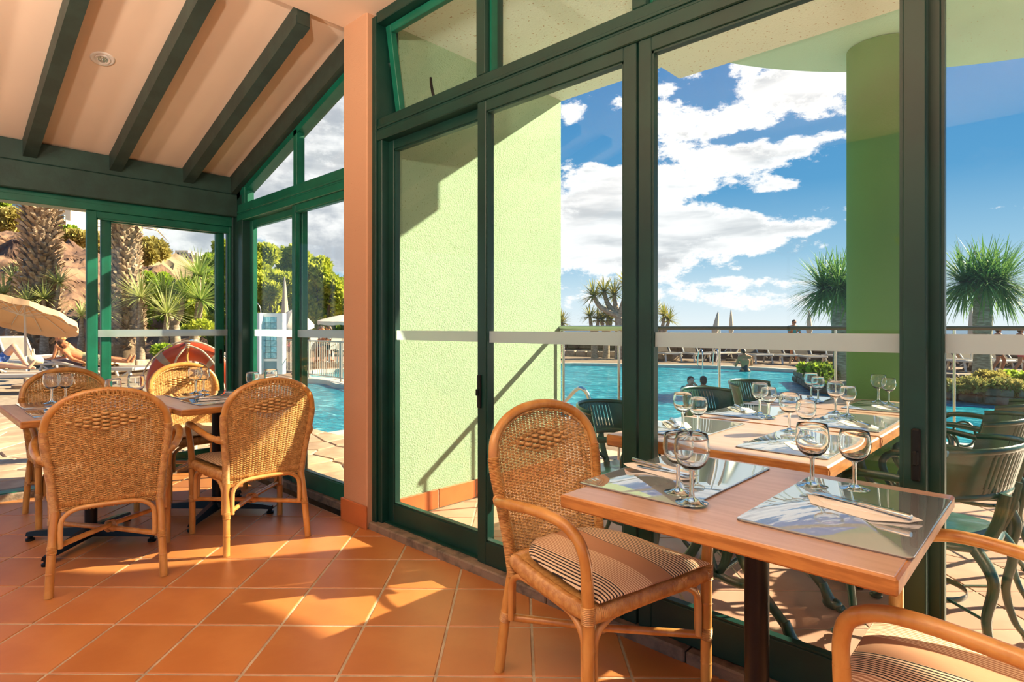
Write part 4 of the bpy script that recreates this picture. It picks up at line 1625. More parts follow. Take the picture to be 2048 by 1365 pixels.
def make_napkin(label):
    t = thing('napkin', label, 'napkin', (0, 0, 0), 0, 'folded paper napkins')
    # long kite fold in three layers
    for k, (pl, z, nm) in enumerate((([(-.135, -.022), (-.10, -.040), (.08, -.050), (.115, .0), (.07, .062), (-.07, .075), (-.125, .018)], .0004, 'lower_fold'),
                                     ([(-.130, -.020), (-.08, -.036), (.07, -.042), (.10, .0), (.05, .042), (-.12, .012)], .0024, 'middle_fold'),
                                     ([(-.112, -.010), (.055, -.026), (.07, -.004), (.02, .018), (-.10, .004)], .0042, 'upper_fold'))):
        MB().prism(pl, z, z + .0018, None, .003, .001).build(nm, 'napkin', t, 50)
    return t


CUT = {}


def cutlery(tag_, x, y, z, rz, labels, swap=1):
    if 'n' not in CUT:
        CUT['n'] = make_napkin(labels[0])
        CUT['f'] = make_fork(labels[1])
        CUT['k'] = make_knife(labels[2])
        n, f, k = CUT['n'], CUT['f'], CUT['k']
    else:
        n, f, k = dup(CUT['n'], labels[0]), dup(CUT['f'], labels[1]), dup(CUT['k'], labels[2])
    ca, sa = math.cos(rz), math.sin(rz)

    def pos(a, b, h):
        return (x + ca * a - sa * b, y + sa * a + ca * b, z + h)
    n.location = pos(0, 0, .0)
    n.rotation_euler = (0, 0, rz)
    f.location = pos(.028, -.016, .0036)
    f.rotation_euler = (0, 0, rz + R(5))
    k.location = pos(-.012, .006, .0066)
    k.rotation_euler = (0, 0, rz - R(3))


MZ = .0048
PLACES = []
# nearest table: (mat rectangle), glasses, cutlery
placemat('glossy placemat on the nearest table, left of the two', -.978, -.655, 1.295, 1.832, TZ, 0)
placemat('glossy placemat on the nearest table, right of the two', -.540, -.208, 1.290, 1.800, TZ, 0)
zc_t = TZ + MZ
glass('wine glass on the nearest left placemat, the one behind', -.728, 1.388, zc_t, 1.06)
glass('wine glass on the nearest left placemat, the one in front', -.662, 1.330, zc_t, 1.16)
glass('larger wine glass on the nearest right placemat', -.497, 1.688, zc_t, 1.16)
glass('smaller wine glass on the nearest right placemat', -.408, 1.735, zc_t, 1.06)
a_, b_ = gz(1262, 928, zc_t), gz(1395, 962, zc_t)
cutlery('d', (a_.x + b_.x) / 2, (a_.y + b_.y) / 2, zc_t, math.atan2(b_.y - a_.y, b_.x - a_.x),
        ['folded napkin under the cutlery on the nearest left placemat', 'fork on the nearest left placemat', 'knife on the nearest left placemat'])
a_, b_ = gz(1820, 1042, zc_t), gz(1612, 990, zc_t)
cutlery('e', (a_.x + b_.x) / 2, (a_.y + b_.y) / 2, zc_t, math.atan2(b_.y - a_.y, b_.x - a_.x),
        ['folded napkin under the cutlery on the nearest right placemat', 'fork on the nearest right placemat', 'knife on the nearest right placemat'])

# left tables: two settings facing each other on each
for nm, x0, x1, y0, y1 in (('at the far side of the left-edge table', -4.25, -3.93, .47, .98), ('at the near side of the left-edge table', -3.85, -3.53, .46, .97),
                           ('at the far side of the corner table', -4.14, -3.83, 1.18, 1.68), ('at the near side of the corner table', -3.76, -3.44, 1.15, 1.66)):
    placemat('glossy placemat ' + nm, x0, x1, y0, y1, TZ)
    far = 'far side' in nm
    tb = 'left-edge table' if 'left-edge' in nm else 'corner table'
    if far:
        gx_, gy_ = (x0 + .13, y0 + .16)
        if 'corner' in nm:
            gx_, gy_ = -4.06, 1.335
        else:
            gx_, gy_ = -4.12, .612
        glass('larger wine glass ' + nm, gx_, gy_, zc_t, 1.16)
        glass('smaller wine glass ' + nm, gx_ - .075, gy_ + .075, zc_t, 1.06)
        cutlery(nm, x0 + .16, y0 + .40, zc_t, R(-60), ['folded napkin ' + nm, 'fork ' + nm, 'knife ' + nm])
    else:
        gx_, gy_ = (-3.63, .90) if 'left-edge' in nm else (-3.56, 1.60)
        glass('larger wine glass ' + nm, gx_, gy_, zc_t, 1.16)
        glass('smaller wine glass ' + nm, gx_ - .03, gy_ - .098, zc_t, 1.06)
        cutlery(nm, x0 + .12, y0 + .20, zc_t, R(75), ['folded napkin ' + nm, 'fork ' + nm, 'knife ' + nm])

# ------------------------------------------------------------------ terrace tables on cast-iron trestles
OZ = .72


def iron_frame(t, y, half):
    """one lacy end frame of a cast-iron trestle, in the x-z plane at height y"""
    m = MB()
    th = .011

    def rib(pts, w, n=6):
        m.tube(crom(pts, 5), w, n, sx=1.0, sy=.7)
    for s in (1, -1):
        rib([(.23 * s, y, OZ - .06), (.17 * s, y, .60), (.085 * s, y, .50), (.075 * s, y, .36), (.11 * s, y, .26), (.19 * s, y, .16), (.27 * s, y, .07)], [.020] * 31)
        rib([(.03 * s, y, OZ - .06), (.034 * s, y, .45), (.03 * s, y, .27), (.0, y, .205)], .016)
        rib([(.14 * s, y, .21), (.08 * s, y, .185), (.0, y, .195)], .018)
        rib([(.09 * s, y, .43), (.05 * s, y, .30), (.03 * s, y, .24)], .012)
    m.build('end_frame', 'cast_iron', t, 60)
    for s in (1, -1):
        f = MB()
        f.tube([(.255 * s, y, .10), (.272 * s, y, .055), (.285 * s, y, .028)], [.018, .023, .026], 8)
        f.ball((.292 * s, y, .025), (.040, .027, .025), 10, 7)
        for k in (-1, 0, 1):
            f.ball((.322 * s, y + k * .014, .013), (.016, .008, .013), 8, 6)
        f.build('paw_foot', 'cast_iron', t, 60)


def terrace_table(label, x0, x1, y0, y1):
    cx, cy = (x0 + x1) / 2, (y0 + y1) / 2
    t = thing('terrace_table', label, 'table', (cx, cy, 0), 0, 'terrace tables')
    th = .045
    a, b = (x1 - x0) / 2, (y1 - y0) / 2
    MB().box(-a + .005, a - .005, -b + .005, b - .005, OZ - .006, OZ, .001).build('table_top', 'wood_top', t, 20)
    m = MB()
    m.box(-a, a, -b, b, OZ - .05, OZ - .0012, .005)
    m.build('edge_band', 'wood_edge', t, 20)
    MB().tube(crom([(a + .0, -b, OZ - .004), (a + .006, -b, OZ - .02), (a - .002, -b, OZ - .05)], 4), .002, 4).build('edge_moulding', 'wood_edge', t, 30)
    for yy_ in (-b * .62, b * .62):
        iron_frame(t, yy_, a)
    m = MB()
    m.tube([(0, -b * .62, .205), (0, b * .62, .205)], .011, 8)
    m.tube([(0, -b * .62, .60), (0, b * .62, .60)], .009, 8)
    m.build('tie_rod', 'cast_iron', t, 60)
    MB().box(-.30, .30, -b * .66, b * .66, OZ - .07, OZ - .05, .002).build('under_frame', 'cast_iron', t, 20)
    return t


TT = [(-1.447, -.575, 2.115, 2.845, 'nearest'), (-1.43, -.575, 2.862, 3.60, 'middle'), (-1.43, -.60, 3.615, 4.27, 'farthest')]
for x0, x1, y0, y1, nm in TT:
    terrace_table(nm + ' wooden terrace table on cast-iron legs, outside the glass', x0, x1, y0, y1)
oz = OZ + MZ
OM = [((-1.43, -1.11, 2.26, 2.78), (-.93, -.605, 2.22, 2.74)), ((-1.41, -1.10, 2.96, 3.48), (-.915, -.60, 2.95, 3.49)), ((-1.40, -1.10, 3.69, 4.18), (-.94, -.62, 3.70, 4.18))]
OG = [(((-1.235, 2.398), (-1.16, 2.39)), ((-.885, 2.69), (-.785, 2.585))), (((-1.165, 3.10), (-1.095, 3.03)), ((-.895, 3.43), (-.82, 3.36))),
      (((-1.18, 3.99), (-1.115, 3.90)), ((-.84, 4.12), (-.775, 4.06)))]
for (nm, mats_, gl_) in zip(('nearest', 'middle', 'farthest'), OM, OG):
    for side, mr, g2 in zip(('pool side', 'right side'), mats_, gl_):
        w = '%s of the %s terrace table' % (side, nm)
        placemat('glossy placemat on the ' + w, *mr, OZ)
        glass('larger wine glass on the ' + w, g2[0][0], g2[0][1], oz, 1.16)
        glass('smaller wine glass on the ' + w, g2[1][0], g2[1][1], oz, 1.06)
        if side == 'pool side':
            px, py, rz = mr[0] + .10, mr[2] + .24, R(-50)
        else:
            px, py, rz = mr[1] - .12, mr[2] + .18, R(128)
        cutlery(w, px, py, oz, rz, ['folded napkin on the ' + w, 'fork on the ' + w, 'knife on the ' + w])


# ------------------------------------------------------------------ cast aluminium terrace armchair (faces +x)
def make_terrace_chair(label):
    t = thing('terrace_chair', label, 'chair', (0, 0, 0), 0, 'green cast terrace chairs')
    # wrap-round slotted back: two rims and upright slats between them
    ang = np.linspace(R(98), R(262), 33)
    rx, ry = .20, .235

    def P(a, z, g=0.0):
        lean = -.05 * (z - .58) / .2
        return (rx * math.cos(a) * (1 + g) - .04 + lean, ry * math.sin(a) * (1 + g), z + .025 * (-math.cos(a) - .3))
    for z, r, nm in ((.757, .008, 'top_rim'), (.597, .009, 'lower_rim')):
        MB().tube([P(a, z) for a in ang], r, 8, sx=1.5, sy=.9, up=(0, 0, 1)).build(nm, 'cast_iron', t, 60)
    for k in range(17):
        a = ang[7] + (ang[-8] - ang[7]) * (k + .5) / 17
        pts = [P(a, z) for z in np.linspace(.60, .755, 4)]
        MB().tube(pts, .0068, 6, sx=.6, sy=1.25, up=(math.cos(a), math.sin(a), 0)).build('back_slat', 'cast_iron', t, 60)
    for z0_, z1_, nm in ((.735, .757, 'upper_band'), (.597, .625, 'lower_band')):
        g = [[P(a, z, .010 * s) for z in (z0_, z1_)] for s in (-1,) for a in ang]
        h = [[P(a, z, .010 * s) for z in (z0_, z1_)][::-1] for s in (1,) for a in ang]
        MB().grid(g).grid(h).build(nm, 'cast_iron', t, 60, fix=False)
    for i0, i1 in ((0, 7), (25, 32)):
        n_ = i1 - i0 + 1
        g = [[P(ang[i], z, .014 * s) for z in np.linspace(.59, .764, 4)] for s in (-1, 1) for i in range(i0, i1 + 1)]
        e_ = MB()
        e_.grid(g[:n_])
        e_.grid([r_[::-1] for r_ in g[n_:]])
        for row in (0, n_ - 1):
            e_.grid([g[row], g[n_ + row]])
        e_.build('end_plate', 'cast_iron', t, 60, fix=False)
    # seat
    pl = []
    for k in range(28):
        a = 2 * math.pi * k / 28
        ex = 1.0
        pl.append((.005 + .215 * math.copysign(abs(math.cos(a)) ** .6, math.cos(a)), .21 * math.copysign(abs(math.sin(a)) ** .6, math.sin(a))))
    MB().prism(pl, .425, .445, None, .008, .006).build('seat', 'cast_iron', t, 40)
    MB().tube([(p[0], p[1], .428) for p in pl], .012, 6, closed=True).build('seat_rim', 'cast_iron', t, 60)
    # back supports, crossed struts
    for s in (1, -1):
        MB().tube(crom([(-.19, .10 * s, .43), (-.225, .11 * s, .52), (-.245, .12 * s, .62)], 5), [.013] * 11, 8, sx=1.4, sy=.7).build('back_support', 'cast_iron', t, 60)
        MB().tube([(-.20, .10 * s, .46), (-.235, -.09 * s, .59)], .007, 6, sx=1.4, sy=.6).build('cross_strut', 'cast_iron', t, 60)
        # arm: scroll from the back rim forwards and down to the seat
        a = P(ang[0] if s > 0 else ang[-1], .63)
        MB().tube(crom([a, (.05, .255 * s, .645), (.17, .255 * s, .64), (.215, .245 * s, .60), (.20, .235 * s, .54), (.165, .22 * s, .49), (.16, .21 * s, .435)], 5), .010, 8, sx=1.5, sy=.7).build('arm', 'cast_iron', t, 60)
        ring = [(.10 + .055 * math.cos(q_), .232 * s, .53 + .075 * math.sin(q_)) for q_ in np.linspace(0, 2 * math.pi, 25)[:-1]]
        MB().tube(ring, .0075, 6, closed=True).build('arm_scroll', 'cast_iron', t, 60)
        # cabriole legs
        for fx, kx, bx_, rr in ((.17, .225, .215, 1), (-.17, -.225, -.25, -1)):
            pth = crom([(fx, .165 * s, .43), (kx, .195 * s, .34), (kx - .02 * rr, .19 * s, .20), (bx_ - .02 * rr, .20 * s, .08), (bx_ + .015 * rr, .225 * s, .022)], 6)
            o = MB().tube(pth, list(np.linspace(.021, .0105, len(pth) - 3)) + [.012, .015, .017], 8).build('leg', 'cast_iron', t, 60)
            MB().ball((bx_ + .022 * rr, .230 * s, .014), (.026, .018, .014), 10, 7).build('foot', 'cast_iron', o, 60)
    # ring brace between the legs
    MB().tube([(.0 + .12 * math.cos(q_), .12 * math.sin(q_), .20) for q_ in np.linspace(0, 2 * math.pi, 29)[:-1]], .006, 6, closed=True, sx=1.8, sy=.6).build('ring_brace', 'cast_iron', t, 60)
    m = MB()
    for sx_ in (1, -1):
        for sy_ in (1, -1):
            m.tube([(.085 * sx_, .085 * sy_, .20), (.20 * sx_, .19 * sy_, .205)], .006, 6)
    m.build('brace_arms', 'cast_iron', t, 60)
    return t


tch = make_terrace_chair('green cast chair on the pool side of the nearest terrace table')
tch.location = (-1.63, 2.62, 0)
tch.rotation_euler = (0, 0, R(8))
dup(tch, 'green cast chair on the pool side of the middle terrace table', (-1.56, 3.62, 0), R(-8))
dup(tch, 'green cast chair on the pool side of the farthest terrace table', (-1.58, 4.40, 0), R(-6))
dup(tch, 'green cast chair on the right side of the nearest terrace table, back to us', (-.39, 2.70, 0), R(176))
dup(tch, 'green cast chair on the right side of the middle terrace table', (-.40, 3.50, 0), R(184))
dup(tch, 'green cast chair on the right side of the farthest terrace table', (-.38, 4.25, 0), R(176))
# ------------------------------------------------------------------ planting
def leaf_mat(name, c1, c2, rough=.55, tr=.35):
    m = bpy.data.materials.new(name)
    m.use_nodes = True
    t = NT(m.node_tree)
    b = t.n['Principled BSDF']
    g = t.node('ShaderNodeNewGeometry')
    c = t.mix(g.outputs['Random Per Island'], (*c1, 1), (*c2, 1))
    t.put(b.inputs['Base Color'], c)
    b.inputs['Roughness'].default_value = rough
    tl = t.node('ShaderNodeBsdfTranslucent')
    t.put(tl.inputs[0], c)
    mx = t.node('ShaderNodeMixShader')
    mx.inputs[0].default_value = tr
    t.l.new(b.outputs[0], mx.inputs[1])
    t.l.new(tl.outputs[0], mx.inputs[2])
    t.l.new(mx.outputs[0], t.n['Material Output'].inputs[0])
    MAT[name] = m


leaf_mat('leaf_dragon', (0.22, 0.36, 0.06), (0.55, 0.60, 0.18))
leaf_mat('leaf_dragon_pale', (0.40, 0.46, 0.12), (0.78, 0.76, 0.34))
leaf_mat('leaf_dragon_gold', (0.20, 0.26, 0.04), (0.55, 0.45, 0.10))
leaf_mat('leaf_yucca', (0.07, 0.20, 0.055), (0.24, 0.40, 0.09))
leaf_mat('leaf_pine', (0.36, 0.44, 0.03), (0.72, 0.72, 0.11), .55, .45)
leaf_mat('leaf_pine_dark', (0.08, 0.15, 0.02), (0.24, 0.34, 0.05), .55, .4)
leaf_mat('leaf_scrub', (0.36, 0.30, 0.07), (0.60, 0.50, 0.15), .6, .4)
leaf_mat('leaf_succulent', (0.20, 0.26, 0.07), (0.55, 0.42, 0.14))
leaf_mat('leaf_bright', (0.26, 0.42, 0.03), (0.56, 0.66, 0.08), .55, .45)
leaf_mat('leaf_palm', (0.30, 0.38, 0.05), (0.62, 0.62, 0.12))
leaf_mat('leaf_dry', (0.40, 0.25, 0.12), (0.66, 0.48, 0.28), .8, .1)
mat('bark_pale', (0.52, 0.40, 0.29), 0.9, vscale=9, color2=(0.30, 0.21, 0.14), bump=0.6, bscale=22, stretch=(1, 1, 3))
mat('bark_drago', (0.42, 0.38, 0.29), 0.9, vscale=7, color2=(0.24, 0.20, 0.14), bump=0.6, bscale=20, stretch=(1, 1, 4))
mat('bark_palm', (0.36, 0.24, 0.15), 0.95, vscale=6, color2=(0.20, 0.12, 0.07), bump=0.7, bscale=16)
mat('boot_palm', (0.60, 0.44, 0.29), 0.9, vscale=10, color2=(0.34, 0.22, 0.13), island=0.7, coords='Generated')
mat('bark_dark', (0.13, 0.085, 0.055), 0.95, var=0.4, vscale=6, bump=0.5, bscale=20)
mat('rock_brown', (0.33, 0.185, 0.105), 0.95, vscale=.8, color2=(0.13, 0.07, 0.048), bump=1.5, bscale=1.4, b_detail=8, detail=8)
mat('rock_dark', (0.17, 0.125, 0.095), 0.95, vscale=1.2, color2=(0.085, 0.06, 0.048), bump=1.2, bscale=5, island=.4)
mat('pebble', (0.26, 0.22, 0.19), 0.85, vscale=6, color2=(0.14, 0.12, 0.10), island=.5)
mat('soil', (0.15, 0.10, 0.065), 0.95, var=.4, vscale=3, bump=.8, bscale=10)
mat('hill', (0.42, 0.29, 0.17), 0.95, vscale=.12, color2=(0.24, 0.19, 0.08), bump=1.5, bscale=.8, detail=8)


def rosette(m, tip, axis, n, L, w, droop=.5, spread=1.25, seg=4, rnd=None, zmin=None):
    """sword leaves bursting from a branch tip"""
    r = rnd or random
    axis = Vector(axis).normalized()
    q = axis.to_track_quat('Z', 'Y')
    tip = Vector(tip)
    for k in range(n):
        th = spread * math.sqrt((k + .5) / n) * r.uniform(.85, 1.1) * math.pi / 2
        ph = k * 2.39996 + r.uniform(-.25, .25)
        d = q @ Vector((math.sin(th) * math.cos(ph), math.sin(th) * math.sin(ph), math.cos(th)))
        side = d.cross(Vector((0, 0, 1)))
        if side.length < .05:
            side = d.cross(Vector((1, 0, 0)))
        side.normalize()
        LL = L * r.uniform(.8, 1.08)
        vs = []
        p = tip.copy()
        dd = d.copy()
        for i in range(seg + 1):
            f = i / seg
            ww = w * (.75 + .5 * f) * (1 - f) ** .6 if i < seg else .0015
            vs += [tuple(p - side * ww), tuple(p + side * ww)]
            dd = (dd + Vector((0, 0, -1)) * droop * f * (.35 + .65 * (1 - abs(dd.z))) / seg * 2).normalized()
            p = p + dd * (LL / seg)
        fs = [(2 * i, 2 * i + 1, 2 * i + 3, 2 * i + 2) for i in range(seg)]
        m.add(vs, fs)


def dragon_tree(name, label, base, tips, r0, L, nleaf, leaf, bark, group, w=.018, trunk_pts=None, droop=.5, spread=1.25, cat='tree'):
    """trunk forking to the given tips, each carrying a rosette; coordinates are absolute"""
    base = Vector(base)
    t = thing(name, label, cat, base, 0, group)
    tips = [Vector(p) for p in tips]
    cen = sum(tips, Vector()) / len(tips)
    fork = trunk_pts[-1] if trunk_pts else base.lerp(Vector((cen.x, cen.y, min(p.z for p in tips))), .55)
    fork = Vector(fork)
    m = MB()
    tr = [base - Vector((0, 0, .15))] + [Vector(p) for p in (trunk_pts or [])] + ([] if trunk_pts else [base.lerp(fork, .5) + Vector((random.uniform(-.05, .05), random.uniform(-.05, .05), 0)), fork])
    pth = crom([tuple(p) for p in tr], 5)
    rad = [r0 * (1.15 - .35 * i / len(pth)) * random.uniform(.95, 1.06) for i in range(len(pth))]
    m.tube(pth, rad, 10)
    m.build('trunk', bark, t, 60, True)
    axes = []
    for p in tips:
        d = p - fork
        if len(tips) > 1 or d.length > .15:
            mid = fork.lerp(p, .55) + Vector((d.x * .15, d.y * .15, -abs(d.x) * .05 - .06 * d.length))
            pth = crom([tuple(fork - d * .05), tuple(mid), tuple(p)], 5)
            MB().tube(pth, list(np.linspace(r0 * .72, r0 * .42, len(pth))), 8).build('branch', bark, t, 60, True)
        ax = (d.normalized() * .6 + Vector((0, 0, .8)))
        axes.append(ax)
    for p, ax in zip(tips, axes):
        m = MB()
        rosette(m, p, ax, nleaf, L, w, droop, spread)
        tag(m.build('leaf_crown', leaf, t, 0, True, fix=False), kind='stuff')
    return t


# left garden: dragon trees in the bed behind the loungers (px position, depth)
ZG = -.05
GL = [
    ('young dragon tree behind the beach parasol, left of the thick palm', (22, 20.5), [(28, 560, 20.3), (52, 552, 20.6), (8, 588, 20.2)], .20, .62, 60, 'leaf_dragon_pale', 'bark_pale'),
    ('dragon tree behind the parasol rim with a low fan of leaves', (93, 19.5), [(88, 598, 19.3), (118, 566, 19.6), (55, 602, 19.2)], .13, .58, 52, 'leaf_dragon_pale', 'bark_pale'),
    ('slim dragon tree at the left door post', (163, 19.0), [(163, 632, 19.0)], .11, .50, 44, 'leaf_dragon_pale', 'bark_pale'),
    ('slim dragon tree between the two left door posts', (206, 18.6), [(206, 625, 18.6)], .09, .75, 44, 'leaf_dragon_pale', 'bark_pale'),
    ('straight-trunked dragon tree right of the tapering palm', (281, 19.0), [(281, 596, 19.0)], .13, .80, 85, 'leaf_dragon_pale', 'bark_pale'),
    ('low spreading dragon tree in front of its group', (322, 18.6), [(334, 628, 18.4)], .15, .80, 80, 'leaf_dragon_pale', 'bark_pale'),
    ('forked dragon tree with two high crowns left of the corner', (352, 20.0), [(368, 588, 19.8), (326, 588, 20.2)], .16, .78, 85, 'leaf_dragon', 'bark_pale'),
    ('leaning dragon tree whose crown touches the corner stile', (383, 19.6), [(402, 600, 19.4), (398, 552, 20.1)], .16, .85, 95, 'leaf_dragon', 'bark_pale'),
]
for lab, (bx_, d0), tips, r0, L, n, lf, bk in GL:
    b = at(bx_, 655, d0)
    b.z = ZG
    dragon_tree('dragon_tree', lab, b, [at(x, y, d) for x, y, d in tips], r0, L * 1.25, int(n * 1.5), lf, bk, 'dragon trees in the left garden', .028, None, .40, 1.2)


# ---- two thick palms with shaggy trunks
def palm(label, px, d, r, py_top, lean=0.0, boots=420, taper=1.0, ragged=.16):
    b = at(px, 655, d)
    b.z = ZG
    t = thing('palm_tree', label, 'palm tree', b, 0, 'thick palms in the left garden')
    top = at(px + lean, py_top, d)
    H = top.z - b.z
    n = 16
    pth = [(b.x + (top.x - b.x) * f, b.y + (top.y - b.y) * f, b.z + H * f) for f in np.linspace(-.03, 1, n)]
    prof = [r * (1.0 + .12 * math.sin(f * 6) - (1 - taper) * f) for f in np.linspace(0, 1, n)]
    MB().tube(pth, prof, 18).build('trunk', 'bark_palm', t, 60, True)
    rr_ = random.Random(px)
    m = MB()
    for k in range(boots):
        f = .10 + .90 * k / boots
        a = k * 2.39996 + rr_.uniform(-.1, .1)
        R0 = r * (1.0 + .12 * math.sin(f * 6) - (1 - taper) * f) * .97
        c = Vector((b.x + (top.x - b.x) * f, b.y + (top.y - b.y) * f, b.z + H * f))
        o = Vector((math.cos(a), math.sin(a), 0))
        s = Vector((-math.sin(a), math.cos(a), 0))
        L = rr_.uniform(.22, .38)
        w = rr_.uniform(.06, .10)
        p0 = c + o * (R0 - .03)
        p1 = c + o * (R0 + ragged * rr_.uniform(.35, 1.0)) + Vector((0, 0, L * .55)) + s * rr_.uniform(-.05, .05)
        p2 = p1 + o * rr_.uniform(-.02, .06) + Vector((0, 0, rr_.uniform(-.08, .06)))
        vs = [p0 - s * w, p0 + s * w, p0 + Vector((0, 0, -.05)), p1 - s * w * .8, p1 + s * w * .8, p2 + o * .03]
        m.add([tuple(v) for v in vs], [(0, 1, 4, 3), (1, 2, 5, 4), (2, 0, 3, 5), (3, 4, 5), (0, 2, 1)])
    tag(m.build('leaf_bases', 'boot_palm', t, 0, True, fix=False), kind='stuff')
    # arching fronds
    for k in range(15):
        a = k * 2.4
        e = rr_.uniform(.5, 1.25)
        m = MB()
        L = rr_.uniform(1.9, 2.5)
        pts = []
        p = top.copy()
        dd = Vector((math.cos(a) * math.cos(e), math.sin(a) * math.cos(e), math.sin(e)))
        for i in range(9):
            pts.append(p.copy())
            p = p + dd * (L / 8)
            dd = (dd + Vector((0, 0, -.16))).normalized()
        m.tube([tuple(q) for q in pts], list(np.linspace(.05, .008, 9)), 5)
        for i in range(1, 9):
            for h in (0, .33, .66):
                q = pts[i - 1].lerp(pts[i], h)
                d_ = (pts[i] - pts[i - 1]).normalized()
                s_ = d_.cross(Vector((0, 0, 1))).normalized()
                for sg in (1, -1):
                    tip_ = q + (s_ * sg * .8 + d_ * .5 + Vector((0, 0, .15))).normalized() * (.42 * (1 - .4 * abs(i / 8 - .4)))
                    wv = d_ * .014
                    m.add([tuple(q - wv), tuple(q + wv), tuple(q.lerp(tip_, .6) + wv), tuple(tip_), tuple(q.lerp(tip_, .6) - wv)], [(0, 1, 2, 3, 4)])
        m.build('frond', 'leaf_palm', t, 0, True, fix=False)
    # dead hanging stubs under the crown
    for k in range(9):
        a = k * 2.4 + .7
        o = Vector((math.cos(a), math.sin(a), 0))
        s = Vector((-math.sin(a), math.cos(a), 0))
        p0 = top + o * (r * taper) + Vector((0, 0, -.1))
        p1 = p0 + o * .55 + Vector((0, 0, -.05))
        p2 = p0 + o * .95 + Vector((0, 0, -.45))
        MB().add([tuple(v) for v in (p0 - s * .09, p0 + s * .09, p1 + s * .07, p1 - s * .07, p2)], [(0, 1, 2, 3), (3, 2, 4)]).build('dead_frond', 'leaf_dry', t, 0, True)
    return t


palm('thick palm trunk shaggy with old leaf bases, at the open door', 80, 20.0, .50, 375, 3, 620, .98, .24)
palm('tapering palm trunk with a yellow-green tuft, seen between the left door stiles', 254, 20.2, .47, 446, -2, 560, .92, .10)


# ---- leafy trees
def leafy(name, label, base, blobs, n, size, leaf, group, trunk_r=.10, cat='tree', bark='bark_dark', stems=None):
    base = Vector(base)
    t = thing(name, label, cat, base, 0, group)
    m = MB()
    for c, r, k in blobs:
        c = Vector(c)
        for i in range(int(n * k)):
            z = random.uniform(-1, 1)
            a = random.uniform(0, 2 * math.pi)
            q = math.sqrt(1 - z * z)
            rr_ = random.uniform(.45, 1.0) ** .5
            o = Vector((q * math.cos(a), q * math.sin(a), z))
            p = c + Vector((o.x * r[0], o.y * r[1], o.z * r[2])) * rr_
            d = (o + Vector((random.uniform(-.7, .7), random.uniform(-.7, .7), random.uniform(-.2, 1.0)))).normalized()
            s = d.cross(Vector((random.uniform(-1, 1), random.uniform(-1, 1), random.uniform(-1, 1)))).normalized()
            L = size * random.uniform(.7, 1.3)
            m.add([tuple(p - s * L * .16), tuple(p + s * L * .16), tuple(p + d * L * .6 + s * L * .24), tuple(p + d * L), tuple(p + d * L * .6 - s * L * .24)], [(0, 1, 2, 3, 4)])
    tag(m.build('foliage', leaf, t, 0, True, fix=False), kind='stuff')
    for (c, r, k) in (stems if stems is not None else blobs[:4]):
        c = Vector(c)
        pth = crom([tuple(base - Vector((0, 0, .1))), tuple(base.lerp(c, .5) + Vector((random.uniform(-.15, .15), random.uniform(-.15, .15), .1))), tuple(c)], 4)
        MB().tube(pth, list(np.linspace(trunk_r, trunk_r * .35, len(pth))), 7).build('stem', bark, t, 60, True)
    return t


def cluster_tree(label, px, d, py_top, half_w, py_bot, leaf, group, n=900, size=.22, nb=16, seed=1, name='pine_tree', trunk=.13, z0=ZD):
    rr_ = random.Random(seed)
    b = at(px, 655, d)
    b.z = z0
    zt = at(px, py_top, d).z
    zb = at(px, py_bot, d).z
    W = half_w / FPX * d
    blobs = []
    right = Vector((CC, CS, 0))
    away = Vector((-CS, CC, 0))
    for k in range(nb):
        f = (k + .5) / nb
        z = zb + (zt - zb) * (f * .93)
        w = W * (1 - .55 * max(0, (f - .45) / .55) ** 1.3)
        c = Vector((b.x, b.y, z)) + right * rr_.uniform(-w, w) * .72 + away * rr_.uniform(-w, w) * .45
        r = rr_.uniform(.28, .42) * W * (1.05 - .45 * f)
        blobs.append((c, (r, r, r * rr_.uniform(.7, 1.1)), 1))
    return leafy(name, label, b, blobs, n, size, leaf, group, trunk, stems=blobs[::3])


PG = 'light green trees beyond the paddling pool'
cluster_tree('yellow-green tree left of the corner stile, beyond the garden', 462, 31, 480, 62, 660, 'leaf_pine', PG, 520, .28, 20, 11)
cluster_tree('tall yellow-green tree behind the glass-block shower', 535, 29, 486, 62, 655, 'leaf_pine', PG, 560, .27, 22, 12)
cluster_tree('yellow-green tree behind the closed parasol', 590, 31, 492, 50, 650, 'leaf_pine', PG, 520, .28, 18, 13)
cluster_tree('rounded yellow-green tree left of the peach pier', 648, 28, 520, 58, 650, 'leaf_pine', PG, 560, .26, 20, 14)
cluster_tree('low yellow-green tree partly behind the peach pier', 715, 30, 556, 60, 655, 'leaf_pine', PG, 460, .27, 16, 15)
for i, (px, d, yt, w, lab) in enumerate(((520, 35, 560, 60, 'dark shrubs under the trees, left of the shower'), (600, 34, 575, 70, 'dark shrubs under the trees, behind the parasols'), (690, 34, 590, 60, 'dark shrubs under the trees, beside the pier'),
                                         (430, 33, 585, 55, 'dark shrubs behind the leaning dragon tree'))):
    cluster_tree(lab, px, d, yt, w, 690, 'leaf_pine_dark', 'dark undergrowth beyond the pools', 420, .34, 14, 30 + i, 'shrub', .08)
for i, (px, d, yt, w, lab) in enumerate(((372, 27, 560, 44, 'mid green bush behind the forked dragon tree'), (298, 27, 540, 24, 'bright green bush beside the tapering palm'),
                                         (418, 30, 500, 26, 'bright green young tree above the dragon trees'), (335, 28, 545, 40, 'green bush behind the straight dragon tree'))):
    cluster_tree(lab, px, d, yt, w, 690, 'leaf_bright' if i != 0 else 'leaf_pine', 'bushes in the left garden', 420, .22, 14, 50 + i, 'bush', .07)
